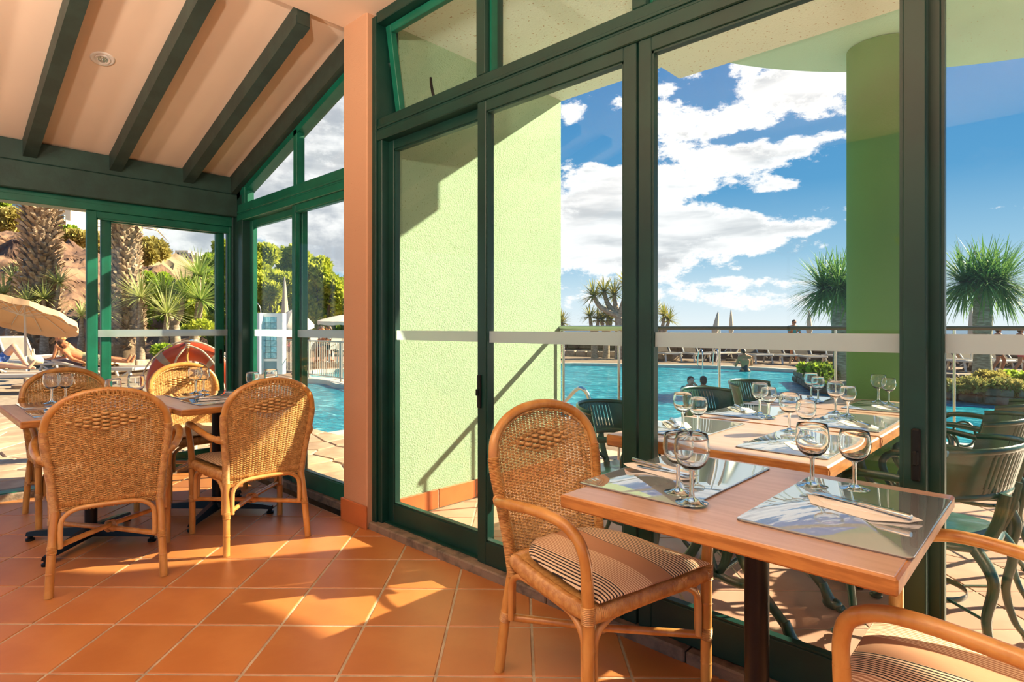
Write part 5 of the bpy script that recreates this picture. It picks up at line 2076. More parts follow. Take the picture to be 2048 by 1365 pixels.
for i, (px, py, d, w, lf, lab) in enumerate(((325, 702, 17.6, 16, 'leaf_bright', 'small bright green plant among the pebbles'), (405, 655, 18.6, 22, 'leaf_pine', 'fresh green shrub by the corner stile'),
                                             (143, 712, 18.5, 8, 'leaf_bright', 'tiny green plant beside the sunbathing woman'))):
    b = at(px, 655, d)
    b.z = ZG
    c = at(px, py, d)
    W = w / FPX * d
    leafy('garden_plant', lab, b, [(c, (W, W, W * .55), 1)], 420, .14, lf, 'small plants in the left garden', .02, 'plant', 'bark_dark')

# ---- bed with kerb of stone blocks and a rim of pebbles
kerb_line = [gz(120, 752, ZG), gz(192, 747, ZG), gz(300, 738, ZG), gz(390, 733, ZG), gz(480, 729, ZG), gz(520, 722, ZG)]
kp = resample([tuple(p) for p in kerb_line], .62)
kb = struct('wall_kerb', 'low kerb of tan stone blocks round the left garden bed')
for a, b in zip(kp[:-1], kp[1:]):
    d = (b - a) * .03
    MB().bar((a[0] + d[0], a[1] + d[1], ZG + .14), (b[0] - d[0], b[1] - d[1], ZG + .14), .26, .30 + random.uniform(-.02, .02), .025).build('stone_block', 'kerb_stone', kb, 20)
bed = struct('garden_bed', 'dark soil bed of the left garden')
away = Vector((-CS, CC, 0))
outline = [(p[0], p[1]) for p in kp] + [(p[0] + away.x * 9, p[1] + away.y * 9) for p in kp[::-1]]
MB().prism(outline, ZD, ZG + .18).build('soil', 'soil', bed, 0)
# boulders in the bed, each its own
for k in range(60):
    px = random.uniform(190, 470)
    j = int(np.interp(px, [190, 480], [4, len(kp) - 3]))
    p = V(kp[j]) + V(away.x, away.y, 0) * random.uniform(.75, 2.1)
    r = random.uniform(.10, .24)
    o = MB().ball((0, 0, 0), (r, r * random.uniform(.6, 1), r * random.uniform(.45, .7)), 9, 6).build('boulder', 'pebble', None, 60)
    o.location = (p[0] + random.uniform(-.3, .3), p[1] + random.uniform(-.3, .3), ZG + .18 + r * .3)
    o.rotation_euler = (0, 0, random.uniform(0, 6))
    tag(o, 'rounded grey boulder in the pebbled bed below the dragon trees', 'boulder', 'boulders in the left garden bed')

# ---- cliff and hillside (terrain strips following the skyline seen over the garden)
from mathutils import noise as mnoise


def terrain(name, label, mt, cols, rows, px0, px1, crest, d0, d1, foot, rough, back=8.0, seedz=0.0):
    """a slope that rises from depth d0 (height foot) to a crest at depth d1"""
    P = []
    for i in range(rows + 1):
        f = i / rows
        row = []
        for j in range(cols + 1):
            px = px0 + (px1 - px0) * j / cols
            ztop = at(px, np.interp(px, *crest), d1).z
            if f < .8:
                g = f / .8
                d = d0 + (d1 - d0) * g
                z = foot + (ztop - foot) * (1 - (1 - g) ** 1.7)
            else:
                g = (f - .8) / .2
                d = d1 + back * g
                z = ztop - .4 * g * g * back * .2
            p = at(px, 655, d)
            nz = mnoise.fractal(Vector((p.x * .35, p.y * .35, seedz)), .9, 2.1, 5) * rough
            nd = mnoise.fractal(Vector((p.x * .5, z * .5, seedz + 7)), .8, 2.2, 5) * rough
            p = p + Vector((-CS, CC, 0)) * nd
            row.append((p.x, p.y, z + nz * (.2 + .8 * min(1, 3 * g if f < .8 else 1))))
        P.append(row)
    o = MB().grid(P).build(name, mt, None, 60, fix=False)
    return tag(o, label, None, None, 'structure')


terrain('cliff', 'rough brown volcanic cliff behind the left garden', 'rock_brown', 300, 90, -620, 420,
        ([-620, -170, 0, 60, 140, 190, 300, 360, 420], [455, 470, 472, 478, 498, 520, 552, 580, 610]), 25, 33, -.1, .9, 12)
terrain('hillside', 'dry scrubby hillside below the hotel', 'hill', 120, 30, -900, 620,
        ([-900, -260, 0, 110, 180, 240, 300, 345, 400, 470, 620], [420, 400, 438, 462, 476, 470, 500, 520, 546, 560, 600]), 44, 66, 1.5, 1.2, 30, 4.0)
# scrub along the skyline
for i, (px, py, d, w, h, lf, lab) in enumerate((
        (22, 440, 40, 46, 24, 'leaf_scrub', 'olive scrub bush at the far left under the hotel terrace'), (165, 474, 38, 40, 16, 'leaf_scrub', 'olive scrub right of the thick palm'),
        (205, 500, 40, 26, 24, 'leaf_scrub', 'olive scrub between the left door stiles'), (308, 497, 42, 34, 26, 'leaf_scrub', 'large olive bush right of the tapering palm'),
        (288, 508, 40, 22, 22, 'leaf_scrub', 'olive bush beside the tapering palm trunk'), (5, 407, 47, 12, 10, 'leaf_bright', 'bright green shrub on the hotel terrace'),
        (132, 462, 44, 22, 9, 'leaf_bright', 'bright green banana plants below the hotel'))):
    c = at(px, py, d)
    b = c - Vector((0, 0, h / FPX * d * 1.1))
    W, Hh = w / FPX * d, h / FPX * d
    blobs = [(c + Vector((CC, CS, 0)) * W * random.uniform(-.6, .6) + Vector((0, 0, Hh * random.uniform(-.5, .35))), (W * .45, W * .4, Hh * .5), 1) for _ in range(7)]
    leafy('scrub_bush', lab, b, blobs, 300, .3, lf, 'scrub on the hillside', .06, 'bush')

# ---- hotel and far house
mat('render_cream', (0.80, 0.66, 0.50), 0.9, var=.06, vscale=.4)
mat('render_white', (0.82, 0.76, 0.66), 0.9, var=.05, vscale=.5)
mat('roof_red', (0.50, 0.17, 0.10), 0.9, var=.25, vscale=1)
mat('balcony_glass', (0.42, 0.62, 0.60), 0.15, var=.1, vscale=.4)
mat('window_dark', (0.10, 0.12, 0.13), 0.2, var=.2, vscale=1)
hd_ = 58.0


def pxbox(m, x0, x1, y0, y1, d, depth):
    """block whose camera-side face spans the given photo rectangle at depth d"""
    a, b = at(x0, y1, d), at(x1, y0, d)
    right = Vector((CC, CS, 0))
    W = (b - a).dot(right)
    M = Matrix(((CC, -CS, 0, a.x), (CS, CC, 0, a.y), (0, 0, 1, a.z), (0, 0, 0, 1)))
    return m.box(0, W, 0, depth, 0, b.z - a.z, 0, M)


def part(par, nm, mt, *rect, depth=6.0):
    return pxbox(MB(), *rect, depth).build(nm, mt, par, 0, True)


hb = thing('hotel_building', 'cream hotel block on the hill above the thick palm', 'building', at(90, 470, hd_))
part(hb, 'tower', 'render_cream', 103, 141, 330, 470, hd_, depth=9)
part(hb, 'wing', 'render_cream', -60, 104, 330, 412, hd_ + 4, depth=9)
for k, (y0, y1) in enumerate(((410, 416), (427, 433), (444, 450), (380, 386))):
    s_ = part(hb, 'balcony_slab', 'render_white', 141, 147.5, y0, y1, hd_ + 1.5, depth=3)
    pxbox(MB(), 141.5, 147, y0 - 6, y0, hd_ + 1.6, .1).build('balcony_glass', 'balcony_glass', s_, 0, False).parent = None
for o in [o for o in col.objects if o.name.startswith('balcony_glass')]:
    o.parent = hb
    o.data.transform(Matrix.Translation(-hb.location))
part(hb, 'terrace_slab', 'render_white', -60, 60, 418, 446, hd_ - 2, depth=5)
part(hb, 'terrace_glass', 'balcony_glass', -60, 64, 408, 420, hd_ - 2.2, depth=.15)
part(hb, 'terrace_wall', 'render_white', 98, 132, 440, 458, hd_ - 3, depth=4)
part(hb, 'terrace_glass', 'balcony_glass', 106, 128, 430, 442, hd_ - 3.2, depth=.15)
part(hb, 'recess_shade_panel', 'window_dark', 18, 44, 384, 401, hd_ + 3.8, depth=.4)  # dark slab on the wing face, colour stands for a recess in shade
m = MB()
for k in range(2):
    pxbox(m, -8 + k * 36, 14 + k * 36, 400, 410, hd_ - 1.0, 2)
part(hb, 'awning', 'render_white', 26, 42, 402, 410, hd_ - 1.2, depth=2)
fb = thing('far_house', 'distant cream house with red tiled roofs above the garden', 'house', at(370, 530, 95))
part(fb, 'wall', 'render_white', 350, 376, 501, 522, 95, depth=8)
part(fb, 'wall', 'render_white', 376, 395, 506, 524, 94, depth=6)
for a, b, y0, y1 in ((371, 382, 508, 517), (382, 395, 512, 522), (393, 404, 515, 524)):
    p0, p1 = at(a, y1, 93.5), at(b, y1, 93.5)
    q0, q1 = at(a + 2, y0, 97), at(b - 2, y0, 97)
    MB().add([tuple(p0), tuple(p1), tuple(q1), tuple(q0), tuple(p0 - Vector((0, 0, .2))), tuple(p1 - Vector((0, 0, .2))), tuple(q1 - Vector((0, 0, .2))), tuple(q0 - Vector((0, 0, .2)))],
             [(0, 1, 2, 3), (7, 6, 5, 4), (0, 4, 5, 1), (1, 5, 6, 2), (2, 6, 7, 3), (3, 7, 4, 0)]).build('roof', 'roof_red', fb, 0, True)
for a, y0 in ((354, 505), (362, 505), (369, 505), (380, 509)):
    part(fb, 'window', 'window_dark', a, a + 3, y0, y0 + 4, 94.9 if a < 376 else 93.9, depth=.2)
for a, y0 in ((382, 503), (391, 505)):
    part(fb, 'chimney', 'render_white', a, a + 3, y0, y0 + 8, 93, depth=1)
rw = thing('retaining_wall', 'long tan retaining wall running down below the far house', 'wall', at(370, 545, 80))
p = [at(328, 509, 84), at(420, 533, 84), at(420, 575, 84), at(328, 556, 84)]
MB().add([tuple(v) for v in p] + [tuple(v + Vector((-CS, CC, 0)) * .6) for v in p], [(0, 1, 2, 3), (7, 6, 5, 4), (0, 4, 5, 1), (1, 5, 6, 2), (2, 6, 7, 3), (3, 7, 4, 0)]).build('wall_face', 'render_cream', rw, 0, True)
p = [at(322, 506, 83.8), at(421, 530.5, 83.8)]
MB().bar(p[0], p[1], .6, .25).build('wall_coping', 'render_white', rw, 0, True)
for k in range(14):
    q = p[0].lerp(p[1], k / 13)
    MB().box(q.x - .03, q.x + .03, q.y - .03, q.y + .03, q.z, q.z + .9).build('fence_post', 'window_dark', rw, 0, True)
# ------------------------------------------------------------------ plants beside the pool on the right
mat('planter_stone', (0.24, 0.19, 0.145), 0.9, vscale=5, color2=(0.13, 0.10, 0.075), bump=.8, bscale=14, island=.35)
SEA_G = 'dragon trees on the sea side'
# big dragon tree in the middle distance, forked
b = gz(1238, 712, ZD)
dd = 26.0
b = at(1238, 655, dd)
b.z = ZD
fk = at(1238, 632, dd)
dragon_tree('dragon_tree', 'forked dragon tree left of the double stile, against the sky', b,
            [at(1187, 592, dd), at(1208, 584, dd + .3), at(1228, 590, dd + .2), at(1252, 570, dd - .2), at(1268, 582, dd)], .20, .85, 95, 'leaf_dragon_gold', 'bark_pale', SEA_G, .036,
            [at(1239, 680, dd), fk], .5)
for lab, bx_, tips in (('small dragon tree at the far left of the sea wall', 1190, [(1180, 633), (1196, 640)]),
                       ('small dragon tree between the taller one and its left neighbour', 1211, [(1204, 640), (1216, 630), (1222, 640)]),
                       ('golden dragon tree right of the double stile', 1316, [(1328, 632), (1310, 622), (1338, 640), (1298, 612)]),
                       ('small dragon tree half hidden by the corner of the green wall', 1116, [(1124, 645), (1110, 640)])):
    d_ = 26.5
    b = at(bx_, 655, d_)
    b.z = ZD
    dragon_tree('dragon_tree', lab, b, [at(x, y, d_) for x, y in tips], .15, .66, 80, 'leaf_dragon_gold', 'bark_pale', SEA_G, .034)
# stone kerb of their bed
kb2 = struct('wall_planter', 'low rough stone kerb of the bed under the forked dragon tree')
pp = resample([tuple(gz(1110, 712, ZD)), tuple(gz(1200, 714, ZD)), tuple(gz(1262, 716, ZD)), tuple(gz(1352, 722, ZD))], .55)
for a, c in zip(pp[:-1], pp[1:]):
    e = (c - a) * .03
    MB().bar((a[0] + e[0], a[1] + e[1], ZD + .13), (c[0] - e[0], c[1] - e[1], ZD + .13), .4, .27 + random.uniform(-.03, .03), .04).build('stone_block', 'kerb_stone', kb2, 20)

# island of stone with two big dragon trees
il = struct('pool_island', 'stone-walled planting island in the pool')
top_z = -.02
isl = [gz(1606, 768, ZW), gz(1640, 786, ZW), gz(1690, 792, ZW), gz(1800, 790, ZW), gz(1890, 797, ZW), gz(1960, 808, ZW), gz(2048, 814, ZW), gz(2130, 815, ZW)]
isl = [(p.x, p.y) for p in isl]
back = [(isl[-1][0] + 1.5, isl[-1][1] + 2.6), (isl[4][0] - .6, isl[4][1] + 3.2), (isl[1][0] - 1.0, isl[1][1] + 2.6)]
outl = isl + back
outl = [tuple(p[:2]) for p in crom([(x, y, 0) for x, y in outl], 3, True)]
if poly_area(outl) < 0:
    outl = outl[::-1]
MB().prism(outl, ZW - .05, top_z - .06).build('core', 'planter_stone', il, 0)
rim = resample([(x, y, 0) for x, y in outl] + [(outl[0][0], outl[0][1], 0)], .46)
for lay in range(2):
    for i, (a, c) in enumerate(zip(rim[:-1], rim[1:])):
        e = (c - a) * .04
        hh = .15
        zz = ZW + .02 + lay * hh
        MB().bar((a[0] + e[0], a[1] + e[1], zz + hh / 2), (c[0] - e[0], c[1] - e[1], zz + hh / 2), .30 + random.uniform(-.05, .05), hh - .012, .02).build('stone_block', 'planter_stone', il, 20)


def big_dragon(label, px, d, py_fork, py_top, leanx, n, L, tr):
    b = at(px, 655, d)
    b.z = top_z - .05
    t = thing('dragon_tree', label, 'tree', b, 0, SEA_G)
    fk = at(px + leanx, py_fork, d)
    rr_ = [tr * 1.28, tr * 1.05, tr * .9, tr * 1.0, tr * 1.06, tr * .98, tr * .92]
    pth = crom([(b.x + (fk.x - b.x) * f, b.y + (fk.y - b.y) * f, b.z + (fk.z - b.z) * f) for f in np.linspace(0, 1, 7)], 5)
    rad = list(np.interp(np.linspace(0, 6, len(pth)), range(7), rr_))
    MB().tube(pth, rad, 16).build('trunk', 'bark_drago', t, 60, True)
    right = Vector((CC, CS, 0))
    aw = Vector((-CS, CC, 0))
    k = 0
    for (u, v, w) in ((0, 0, .18), (-.38, .1, .10), (.38, -.1, .10), (-.2, -.34, .06), (.22, .34, .08), (-.24, .30, .05), (.18, -.36, .02)):
        p = fk + right * u * .8 + aw * v * .8 + Vector((0, 0, w))
        MB().tube(crom([tuple(fk - Vector((0, 0, .1))), tuple(fk.lerp(p, .6) - Vector((0, 0, .05))), tuple(p)], 4), list(np.linspace(tr * .6, tr * .35, 9)), 8).build('branch', 'bark_drago', t, 60, True)
        m = MB()
        rosette(m, p, (u * .8) * right + v * aw + Vector((0, 0, .55)), n, L, .020, .58, 1.42, 5)
        tag(m.build('leaf_crown', 'leaf_yucca', t, 0, True, fix=False), kind='stuff')
    return t


big_dragon('big mop-headed dragon tree left of the green column', 1683, 13.4, 585, 485, -6, 150, .98, .165)
big_dragon('big mop-headed dragon tree at the far right of the sea view', 1964, 12.6, 572, 475, 2, 165, 1.0, .165)
# succulents on the island
for i, (px, py, d, w, h, lf, lab) in enumerate(((1655, 748, 13.0, 34, 22, 'leaf_pine_dark', 'dark rounded succulent shrub beside the green column'), (1625, 742, 13.2, 18, 12, 'leaf_bright', 'bright green trailing plant left of the column'),
                                                (1672, 740, 13.6, 16, 12, 'leaf_succulent', 'grey-green succulent behind the dark shrub'),
                                                (1915, 768, 11.7, 26, 12, 'leaf_succulent', 'yellow-green succulents at the left end of the right island'), (1965, 772, 11.4, 34, 13, 'leaf_succulent', 'golden succulents under the far right dragon tree'),
                                                (2020, 776, 11.2, 34, 14, 'leaf_succulent', 'golden succulents at the right edge of the island'), (1985, 756, 12.0, 22, 8, 'leaf_scrub', 'low scrub behind the golden succulents'),
                                                (2035, 755, 12.2, 20, 8, 'leaf_bright', 'small green plants at the right edge behind the succulents'))):
    c = at(px, py, d)
    b = at(px, 655, d)
    b.z = top_z - .06
    W, Hh = w / FPX * d, max(h / FPX * d, .1)
    blobs = [(c + Vector((CC, CS, 0)) * W * random.uniform(-.75, .75) + Vector((-CS, CC, 0)) * random.uniform(-.25, .25) + Vector((0, 0, Hh * random.uniform(-.5, .4))), (W * .36, W * .36, Hh * .55), 1) for _ in range(9)]
    leafy('succulent', lab, b, blobs, 150, .09, lf, 'succulents on the pool island', .012, 'plant', 'bark_dark', blobs[:2])

# ------------------------------------------------------------------ loungers, parasols, ladders
mat('white_plastic', (0.66, 0.60, 0.52), 0.45, var=.05, vscale=2)
mat('sling_brown', (0.15, 0.105, 0.07), 0.8, var=.2, vscale=6)
mat('sling_grey', (0.30, 0.23, 0.18), 0.8, var=.15, vscale=6)
mat('parasol_peach', (0.80, 0.50, 0.27), 0.9, var=.06, vscale=2)
mat('parasol_cream', (0.80, 0.66, 0.52), 0.9, var=.05, vscale=2)
mat('parasol_folded', (0.62, 0.50, 0.38), 0.9, var=.1, vscale=4)
mat('towel_beige', (0.78, 0.62, 0.42), 0.95, var=.15, vscale=9, bump=.3, bscale=60)
mat('towel_white', (0.62, 0.55, 0.48), 0.95, var=.05, vscale=6)
mat('towel_orange', (0.85, 0.42, 0.06), 0.95, vscale=7, color2=(.9, .78, .55), contrast=(.5, .56))
mat('ring_orange', (0.60, 0.085, 0.020), 0.40, vscale=3, color2=(0.46, 0.055, 0.015))
mat('ring_band', (0.42, 0.33, 0.24), 0.6, var=.1, vscale=8)
mat('rope', (0.78, 0.62, 0.45), 0.9, var=.2, vscale=60)
mat('rope_orange', (0.72, 0.30, 0.08), 0.9, var=.2, vscale=60)


def make_lounger(label, sling='sling_brown', back=48, group='far white sun loungers', name='sun_lounger'):
    """bed along +y (foot end at -y), back raised at the +y end; origin on the ground at the middle"""
    t = thing(name, label, 'sun lounger', (0, 0, 0), 0, group)
    L, W, H = .95, .32, .34
    m = MB()
    for s in (1, -1):
        m.bar((W * s, -L, H), (W * s, .25, H), .06, .07, .01)
        m.bar((W * s, .25, H), (W * s, L * .82, H - .02), .05, .06, .01)
    m.bar((-W, -L, H), (W, -L, H), .06, .06, .01)
    m.bar((-W, .25, H - .01), (W, .25, H - .01), .05, .05, .01)
    m.build('frame', 'white_plastic', t, 30)
    MB().box(-W + .02, W - .02, -L + .02, .28, H + .015, H + .028, .004).build('bed_sling', sling, t, 30)
    ca, sa = math.cos(R(back)), math.sin(R(back))
    b0 = Vector((0, .27, H + .01))
    b1 = b0 + Vector((0, .78 * ca, .78 * sa))
    m = MB()
    for s in (1, -1):
        m.bar(b0 + Vector((W * .95 * s, 0, 0)), b1 + Vector((W * .95 * s, 0, 0)), .05, .05, .01)
    m.bar(b1 + Vector((-W * .95, 0, 0)), b1 + Vector((W * .95, 0, 0)), .05, .05, .01)
    bf = m.build('back_frame', 'white_plastic', t, 30)
    MB().bar(b0.lerp(b1, .04), b0.lerp(b1, .97), W * 1.8, .018, .004).build('back_sling', sling, bf, 30)
    MB().bar(b0.lerp(b1, .55) + Vector((0, 0, -.02)), (0, .27 + .62, H - .06), .3, .03, .005).build('back_prop', 'white_plastic', t, 30)
    for y_, dy in ((-L + .12, -.10), (.62, .12)):
        for s in (1, -1):
            m = MB().bar((W * .94 * s, y_, H - .02), (W * 1.02 * s, y_ + dy, 0.0), .055, .06, .012, up=(0, 1, 0))
            m.bar((W * .94 * s, y_, H - .05), (W * .96 * s, y_ - dy * 1.6, H - .15), .04, .04, .01, up=(0, 1, 0))
            m.build('leg', 'white_plastic', t, 30)
    return t


lg = make_lounger('leftmost white sun lounger of the far row, right of the double stile')
facing = math.atan2(CC, -CS) - math.pi / 2                 # bed axis pointing away from the photographer
ls = [(1331, 722, 6), (1387, 723, 4), (1452, 722, -62), (1507, 726, 2), (1560, 727, 0), (1613, 730, -4), (1643, 717, -20), (1676, 729, -10), (1908, 741, 0), (1958, 741, 5), (2018, 741, 0)]
labs = [None, 'white sun lounger second from the left in the far row', 'white sun lounger turned sideways behind the pool ladder', 'white sun lounger behind the wading swimmer',
        'white sun lounger right of the wading swimmer', 'white sun lounger below the man in the teal shirt', 'white sun lounger behind its neighbour near the bright plant',
        'white sun lounger half hidden by the green column', 'white sun lounger just right of the dark door post', 'white sun lounger behind the far right dragon tree trunk', 'white sun lounger at the right edge of the picture']
for k, (px, py, a) in enumerate(ls):
    g = gz(px, py, ZD)
    o = lg if k == 0 else dup(lg, labs[k])
    o.location = (g.x, g.y, ZD)
    o.rotation_euler = (0, 0, facing + R(a))


def folded_parasol(label, px, d, py_top, py_bot, tilt=0, w=9):
    b = at(px - tilt, 655, d)
    b.z = ZD
    t = thing('folded_parasol', label, 'parasol', b, 0, 'closed parasols on the far deck')
    top, bot = at(px, py_top, d), at(px - tilt * .6, py_bot, d)
    ax = top - bot
    MB().tube([tuple(b), tuple(bot), tuple(top)], .022, 8).build('pole', 'white_plastic', t, 60, True)
    W = w / FPX * d / 2
    n, mrows = 14, 9
    vs, fs = [], []
    for i in range(mrows):
        f = i / (mrows - 1)
        c = bot + ax * f
        r = W * (1 - f) ** .7 * (1.0 if f > .12 else .55 + 3.5 * f) + .012
        for k in range(n):
            a = 2 * math.pi * k / n
            q = r * (1 + .16 * (k % 2))
            vs.append((c.x + q * math.cos(a), c.y + q * math.sin(a), c.z))
    for i in range(mrows - 1):
        for k in range(n):
            fs.append((i * n + k, i * n + (k + 1) % n, i * n + n + (k + 1) % n, i * n + n + k))
    fs.append(tuple(range(n))[::-1])
    fs.append(tuple((mrows - 1) * n + k for k in range(n)))
    MB().add(vs, fs).build('canopy', 'parasol_folded', t, 60, True)
    MB().lathe([(.22, 0), (.22, .08), (.05, .1), (.05, .16)], 16).build('base', 'sea_wall', t, 40)
    return t


folded_parasol('closed beige parasol leaning right, left of the pair above the pool', 1436, 24.5, 624, 668, 12, 12)
folded_parasol('upright closed beige parasol above the pool ladder', 1462, 24.5, 620, 668, 0, 8)
folded_parasol('closed beige parasol right of the man in the teal shirt', 1618, 24.0, 621, 668, -1, 10)
folded_parasol('closed beige parasol behind the far right dragon tree', 1942, 19.0, 606, 680, 0, 9)
folded_parasol('tall closed beige parasol among the trees behind the shower', 569, 22.5, 555, 648, -2, 13)


def open_parasol(label, px, d, py_apex, py_rim, half, mt, tilt=(0, 0), n=12, pole_top=None, lean=0):
    b = at(px + lean, 655, d)
    b.z = ZG
    t = thing('open_parasol', label, 'parasol', b, 0, 'open parasols')
    apex, rim = at(px, py_apex, d), at(px, py_rim, d)
    Rr = half / FPX * d
    h = apex.z - rim.z
    q = Matrix.Rotation(R(tilt[0]), 4, Vector((CC, CS, 0))) @ Matrix.Rotation(R(tilt[1]), 4, Vector((-CS, CC, 0)))

    def P(a, f, dz=0):
        sc = 1 - .06 * (1 - abs(math.cos(a * n / 2))) * f
        p = Vector((Rr * f * math.cos(a) * sc, Rr * f * math.sin(a) * sc, -h * f ** 1.35 + dz))
        return tuple(apex + q @ p)
    for k in range(n):
        a0, a1 = 2 * math.pi * k / n, 2 * math.pi * (k + 1) / n
        g = [[P(a0 + (a1 - a0) * j / 4, f, -.012 * h * math.sin(math.pi * j / 4)) for j in range(5)] for f in np.linspace(.02, 1, 6)]
        g.append([tuple(Vector(P(a0 + (a1 - a0) * j / 4, 1.0)) + Vector((0, 0, -.10 - .03 * math.sin(math.pi * j / 4)))) for j in range(5)])
        o = MB().grid(g).build('canopy_panel', mt, t, 60, True, fix=False)
        MB().tube([P(a0, .03, -.02), P(a0, .5, -.015), P(a0, .99, -.01)], .009, 5).build('rib', 'white_plastic', t, 60, True)
        MB().tube([tuple(apex + q @ Vector((0, 0, -h * 1.15))), P(a0, .52, -.02)], .007, 5).build('strut', 'white_plastic', t, 60, True)
    MB().tube([tuple(b), tuple(apex + Vector((0, 0, .04)))], .022, 8).build('pole', 'white_plastic', t, 60, True)
    MB().lathe([(.24, 0), (.24, .06), (.05, .09), (.05, .2)], 16).build('base', 'kerb_stone', t, 40)
    return t


open_parasol('peach beach parasol at the left edge, seen from below', 49, 12.0, 606, 629, 100, 'parasol_peach', (-23, 4), 12, None, 4)
open_parasol('cream parasol behind the glass-block shower', 588, 19.5, 618, 648, 40, 'parasol_cream', (8, 4), 8)
open_parasol('cream parasol beside the peach pier', 694, 19.0, 629, 641, 58, 'parasol_cream', (3, 0), 8)

# pool ladders: pairs of bent steel tubes
def ladder(label, px_list, py, d, hpx, z0=ZW - .1):
    t = thing('pool_ladder', label, 'pool ladder', at(px_list[0], 655, d) * 1, 0, 'steel pool ladders')
    t.location.z = z0
    aw = Vector((-CS, CC, 0))
    for px in px_list:
        p = at(px, 655, d)
        top = at(px, py - hpx, d).z
        pts = [(p.x, p.y, z0), (p.x, p.y, top - .15), tuple(Vector((p.x, p.y, top)) + aw * .12), tuple(Vector((p.x, p.y, top - .03)) + aw * .35), tuple(Vector((p.x, p.y, top - .3)) + aw * .5), tuple(Vector((p.x, p.y, ZD)) + aw * .52)]
        MB().tube(crom(pts, 5), .024, 8).build('grab_rail', 'steel', t, 60, True)
    for k in range(2):
        a, b = at(px_list[0], 655, d), at(px_list[1], 655, d)
        z = z0 + .03 + k * .05
        MB().tube([(a.x, a.y, z), (b.x, b.y, z)], .02, 8).build('rung', 'steel', t, 60, True)
    return t


ladder('steel pool ladder at the far pool edge', (1405, 1436), 738, 20.6, 38)
hr = thing('pool_handrail', 'bent stainless handrail beside the green wall', 'handrail', at(1180, 655, 6.6))
hr.location.z = ZD
right = Vector((CC, CS, 0))
pts = [tuple(at(1181, 856, 6.6)), tuple(at(1180, 822, 6.6)), tuple(at(1176, 792, 6.6)), tuple(at(1163, 777, 6.65)), tuple(at(1150, 782, 6.8)), tuple(at(1136, 797, 7.0)), tuple(at(1112, 822, 7.4))]
pts[0] = (pts[0][0], pts[0][1], ZD)
MB().tube(crom(pts, 6), .022, 10).build('rail', 'steel', hr, 60, True)
e = Vector(pts[-1])
MB().tube([tuple(e), (e.x - .1, e.y + .1, ZD)], .022, 10).build('rail_leg', 'steel', hr, 60, True)

# left loungers (bed crosses the view)
fx = math.atan2(CS, CC)
sun_l = make_lounger('white lounger with a man lying on it at the left edge', 'sling_grey', 30, 'white loungers by the left garden')
sun_l.location = (gz(22, 786, ZG).x, gz(22, 786, ZG).y, ZG)
sun_l.rotation_euler = (0, 0, fx + R(100))
l2 = make_lounger('white lounger carrying the sunbathing woman, left of the door post', 'sling_grey', 12, 'white loungers by the left garden')
g = at(150, 655, 14.6)
l2.location = (g.x, g.y, ZG)
l2.rotation_euler = (0, 0, fx + R(78))
l3 = dup(l2, 'white lounger with bare feet at its end, seen through the left pane')
g = at(212, 655, 12.9)
l3.location = (g.x, g.y, ZG)
l3.rotation_euler = (0, 0, fx + R(82))
l4 = make_lounger('empty grey-backed lounger under the peach parasol', 'sling_grey', 52, 'white loungers by the left garden')
g = at(52, 655, 15.5)
l4.location = (g.x, g.y, ZG)
l4.rotation_euler = (0, 0, fx + R(62))
tw = thing('beach_bag', 'crumpled beige bag lying on the lounger under the peach parasol', 'bag', (0, 0, 0))
g = at(66, 728, 13.6)
tw.location = (g.x, g.y, ZG + .36)
m = MB().ball((0, 0, .10), (.34, .2, .13), 18, 12)
m.v = [(x + .05 * mnoise.noise(Vector((x * 7, y * 7, z * 7))), y + .05 * mnoise.noise(Vector((x * 7 + 9, y * 7, z * 7))), max(0, z + .07 * mnoise.noise(Vector((x * 6, y * 6 + 5, z * 6))))) for x, y, z in m.v]
m.build('bag_body', 'towel_beige', tw, 60)
MB().tube(crom([(-.2, 0, .2), (-.1, 0, .34), (.1, 0, .36), (.2, 0, .2)], 5), .012, 6).build('bag_strap', 'towel_beige', tw, 60)
ct = thing('orange_towel', 'orange and white towel draped over the lounger behind the left door stile', 'towel', (0, 0, 0))
g = at(200, 720, 12.9)
ct.location = (g.x, g.y, ZG + .37)
m = MB()
G = [[(-.28 + .56 * i / 12, -.3 + .6 * j / 12, .03 * math.sin(i * .9) * math.cos(j * .8) + .05 - .22 * max(0, abs(-.3 + .6 * j / 12) - .24) * 4) for j in range(13)] for i in range(13)]
m.grid(G)
m.build('cloth', 'towel_orange', ct, 60, fix=False)

# ------------------------------------------------------------------ life ring on its stand outside the left pane
lr = thing('life_ring', 'big orange life ring with cream bands and rope, outside the left pane', 'life ring', at(382, 655, 5.75))
cz = at(382, 766, 5.75)
lr.location = (cz.x, cz.y, cz.z)
lr.rotation_euler = (0, 0, math.atan2(CS, CC) + R(12))          # local x to the right, local y away
Rm, rm = .305, .092


def ringpt(a, b, k=1.0):
    return ((Rm + rm * k * math.cos(b)) * math.cos(a), rm * k * .72 * math.sin(b), (Rm + rm * k * math.cos(b)) * math.sin(a))


def ring_arc(a0, a1, k, n):
    m = MB()
    g = [[ringpt(a0 + (a1 - a0) * i / n, 2 * math.pi * j / 20, k) for j in range(21)] for i in range(n + 1)]
    return m.grid(g)


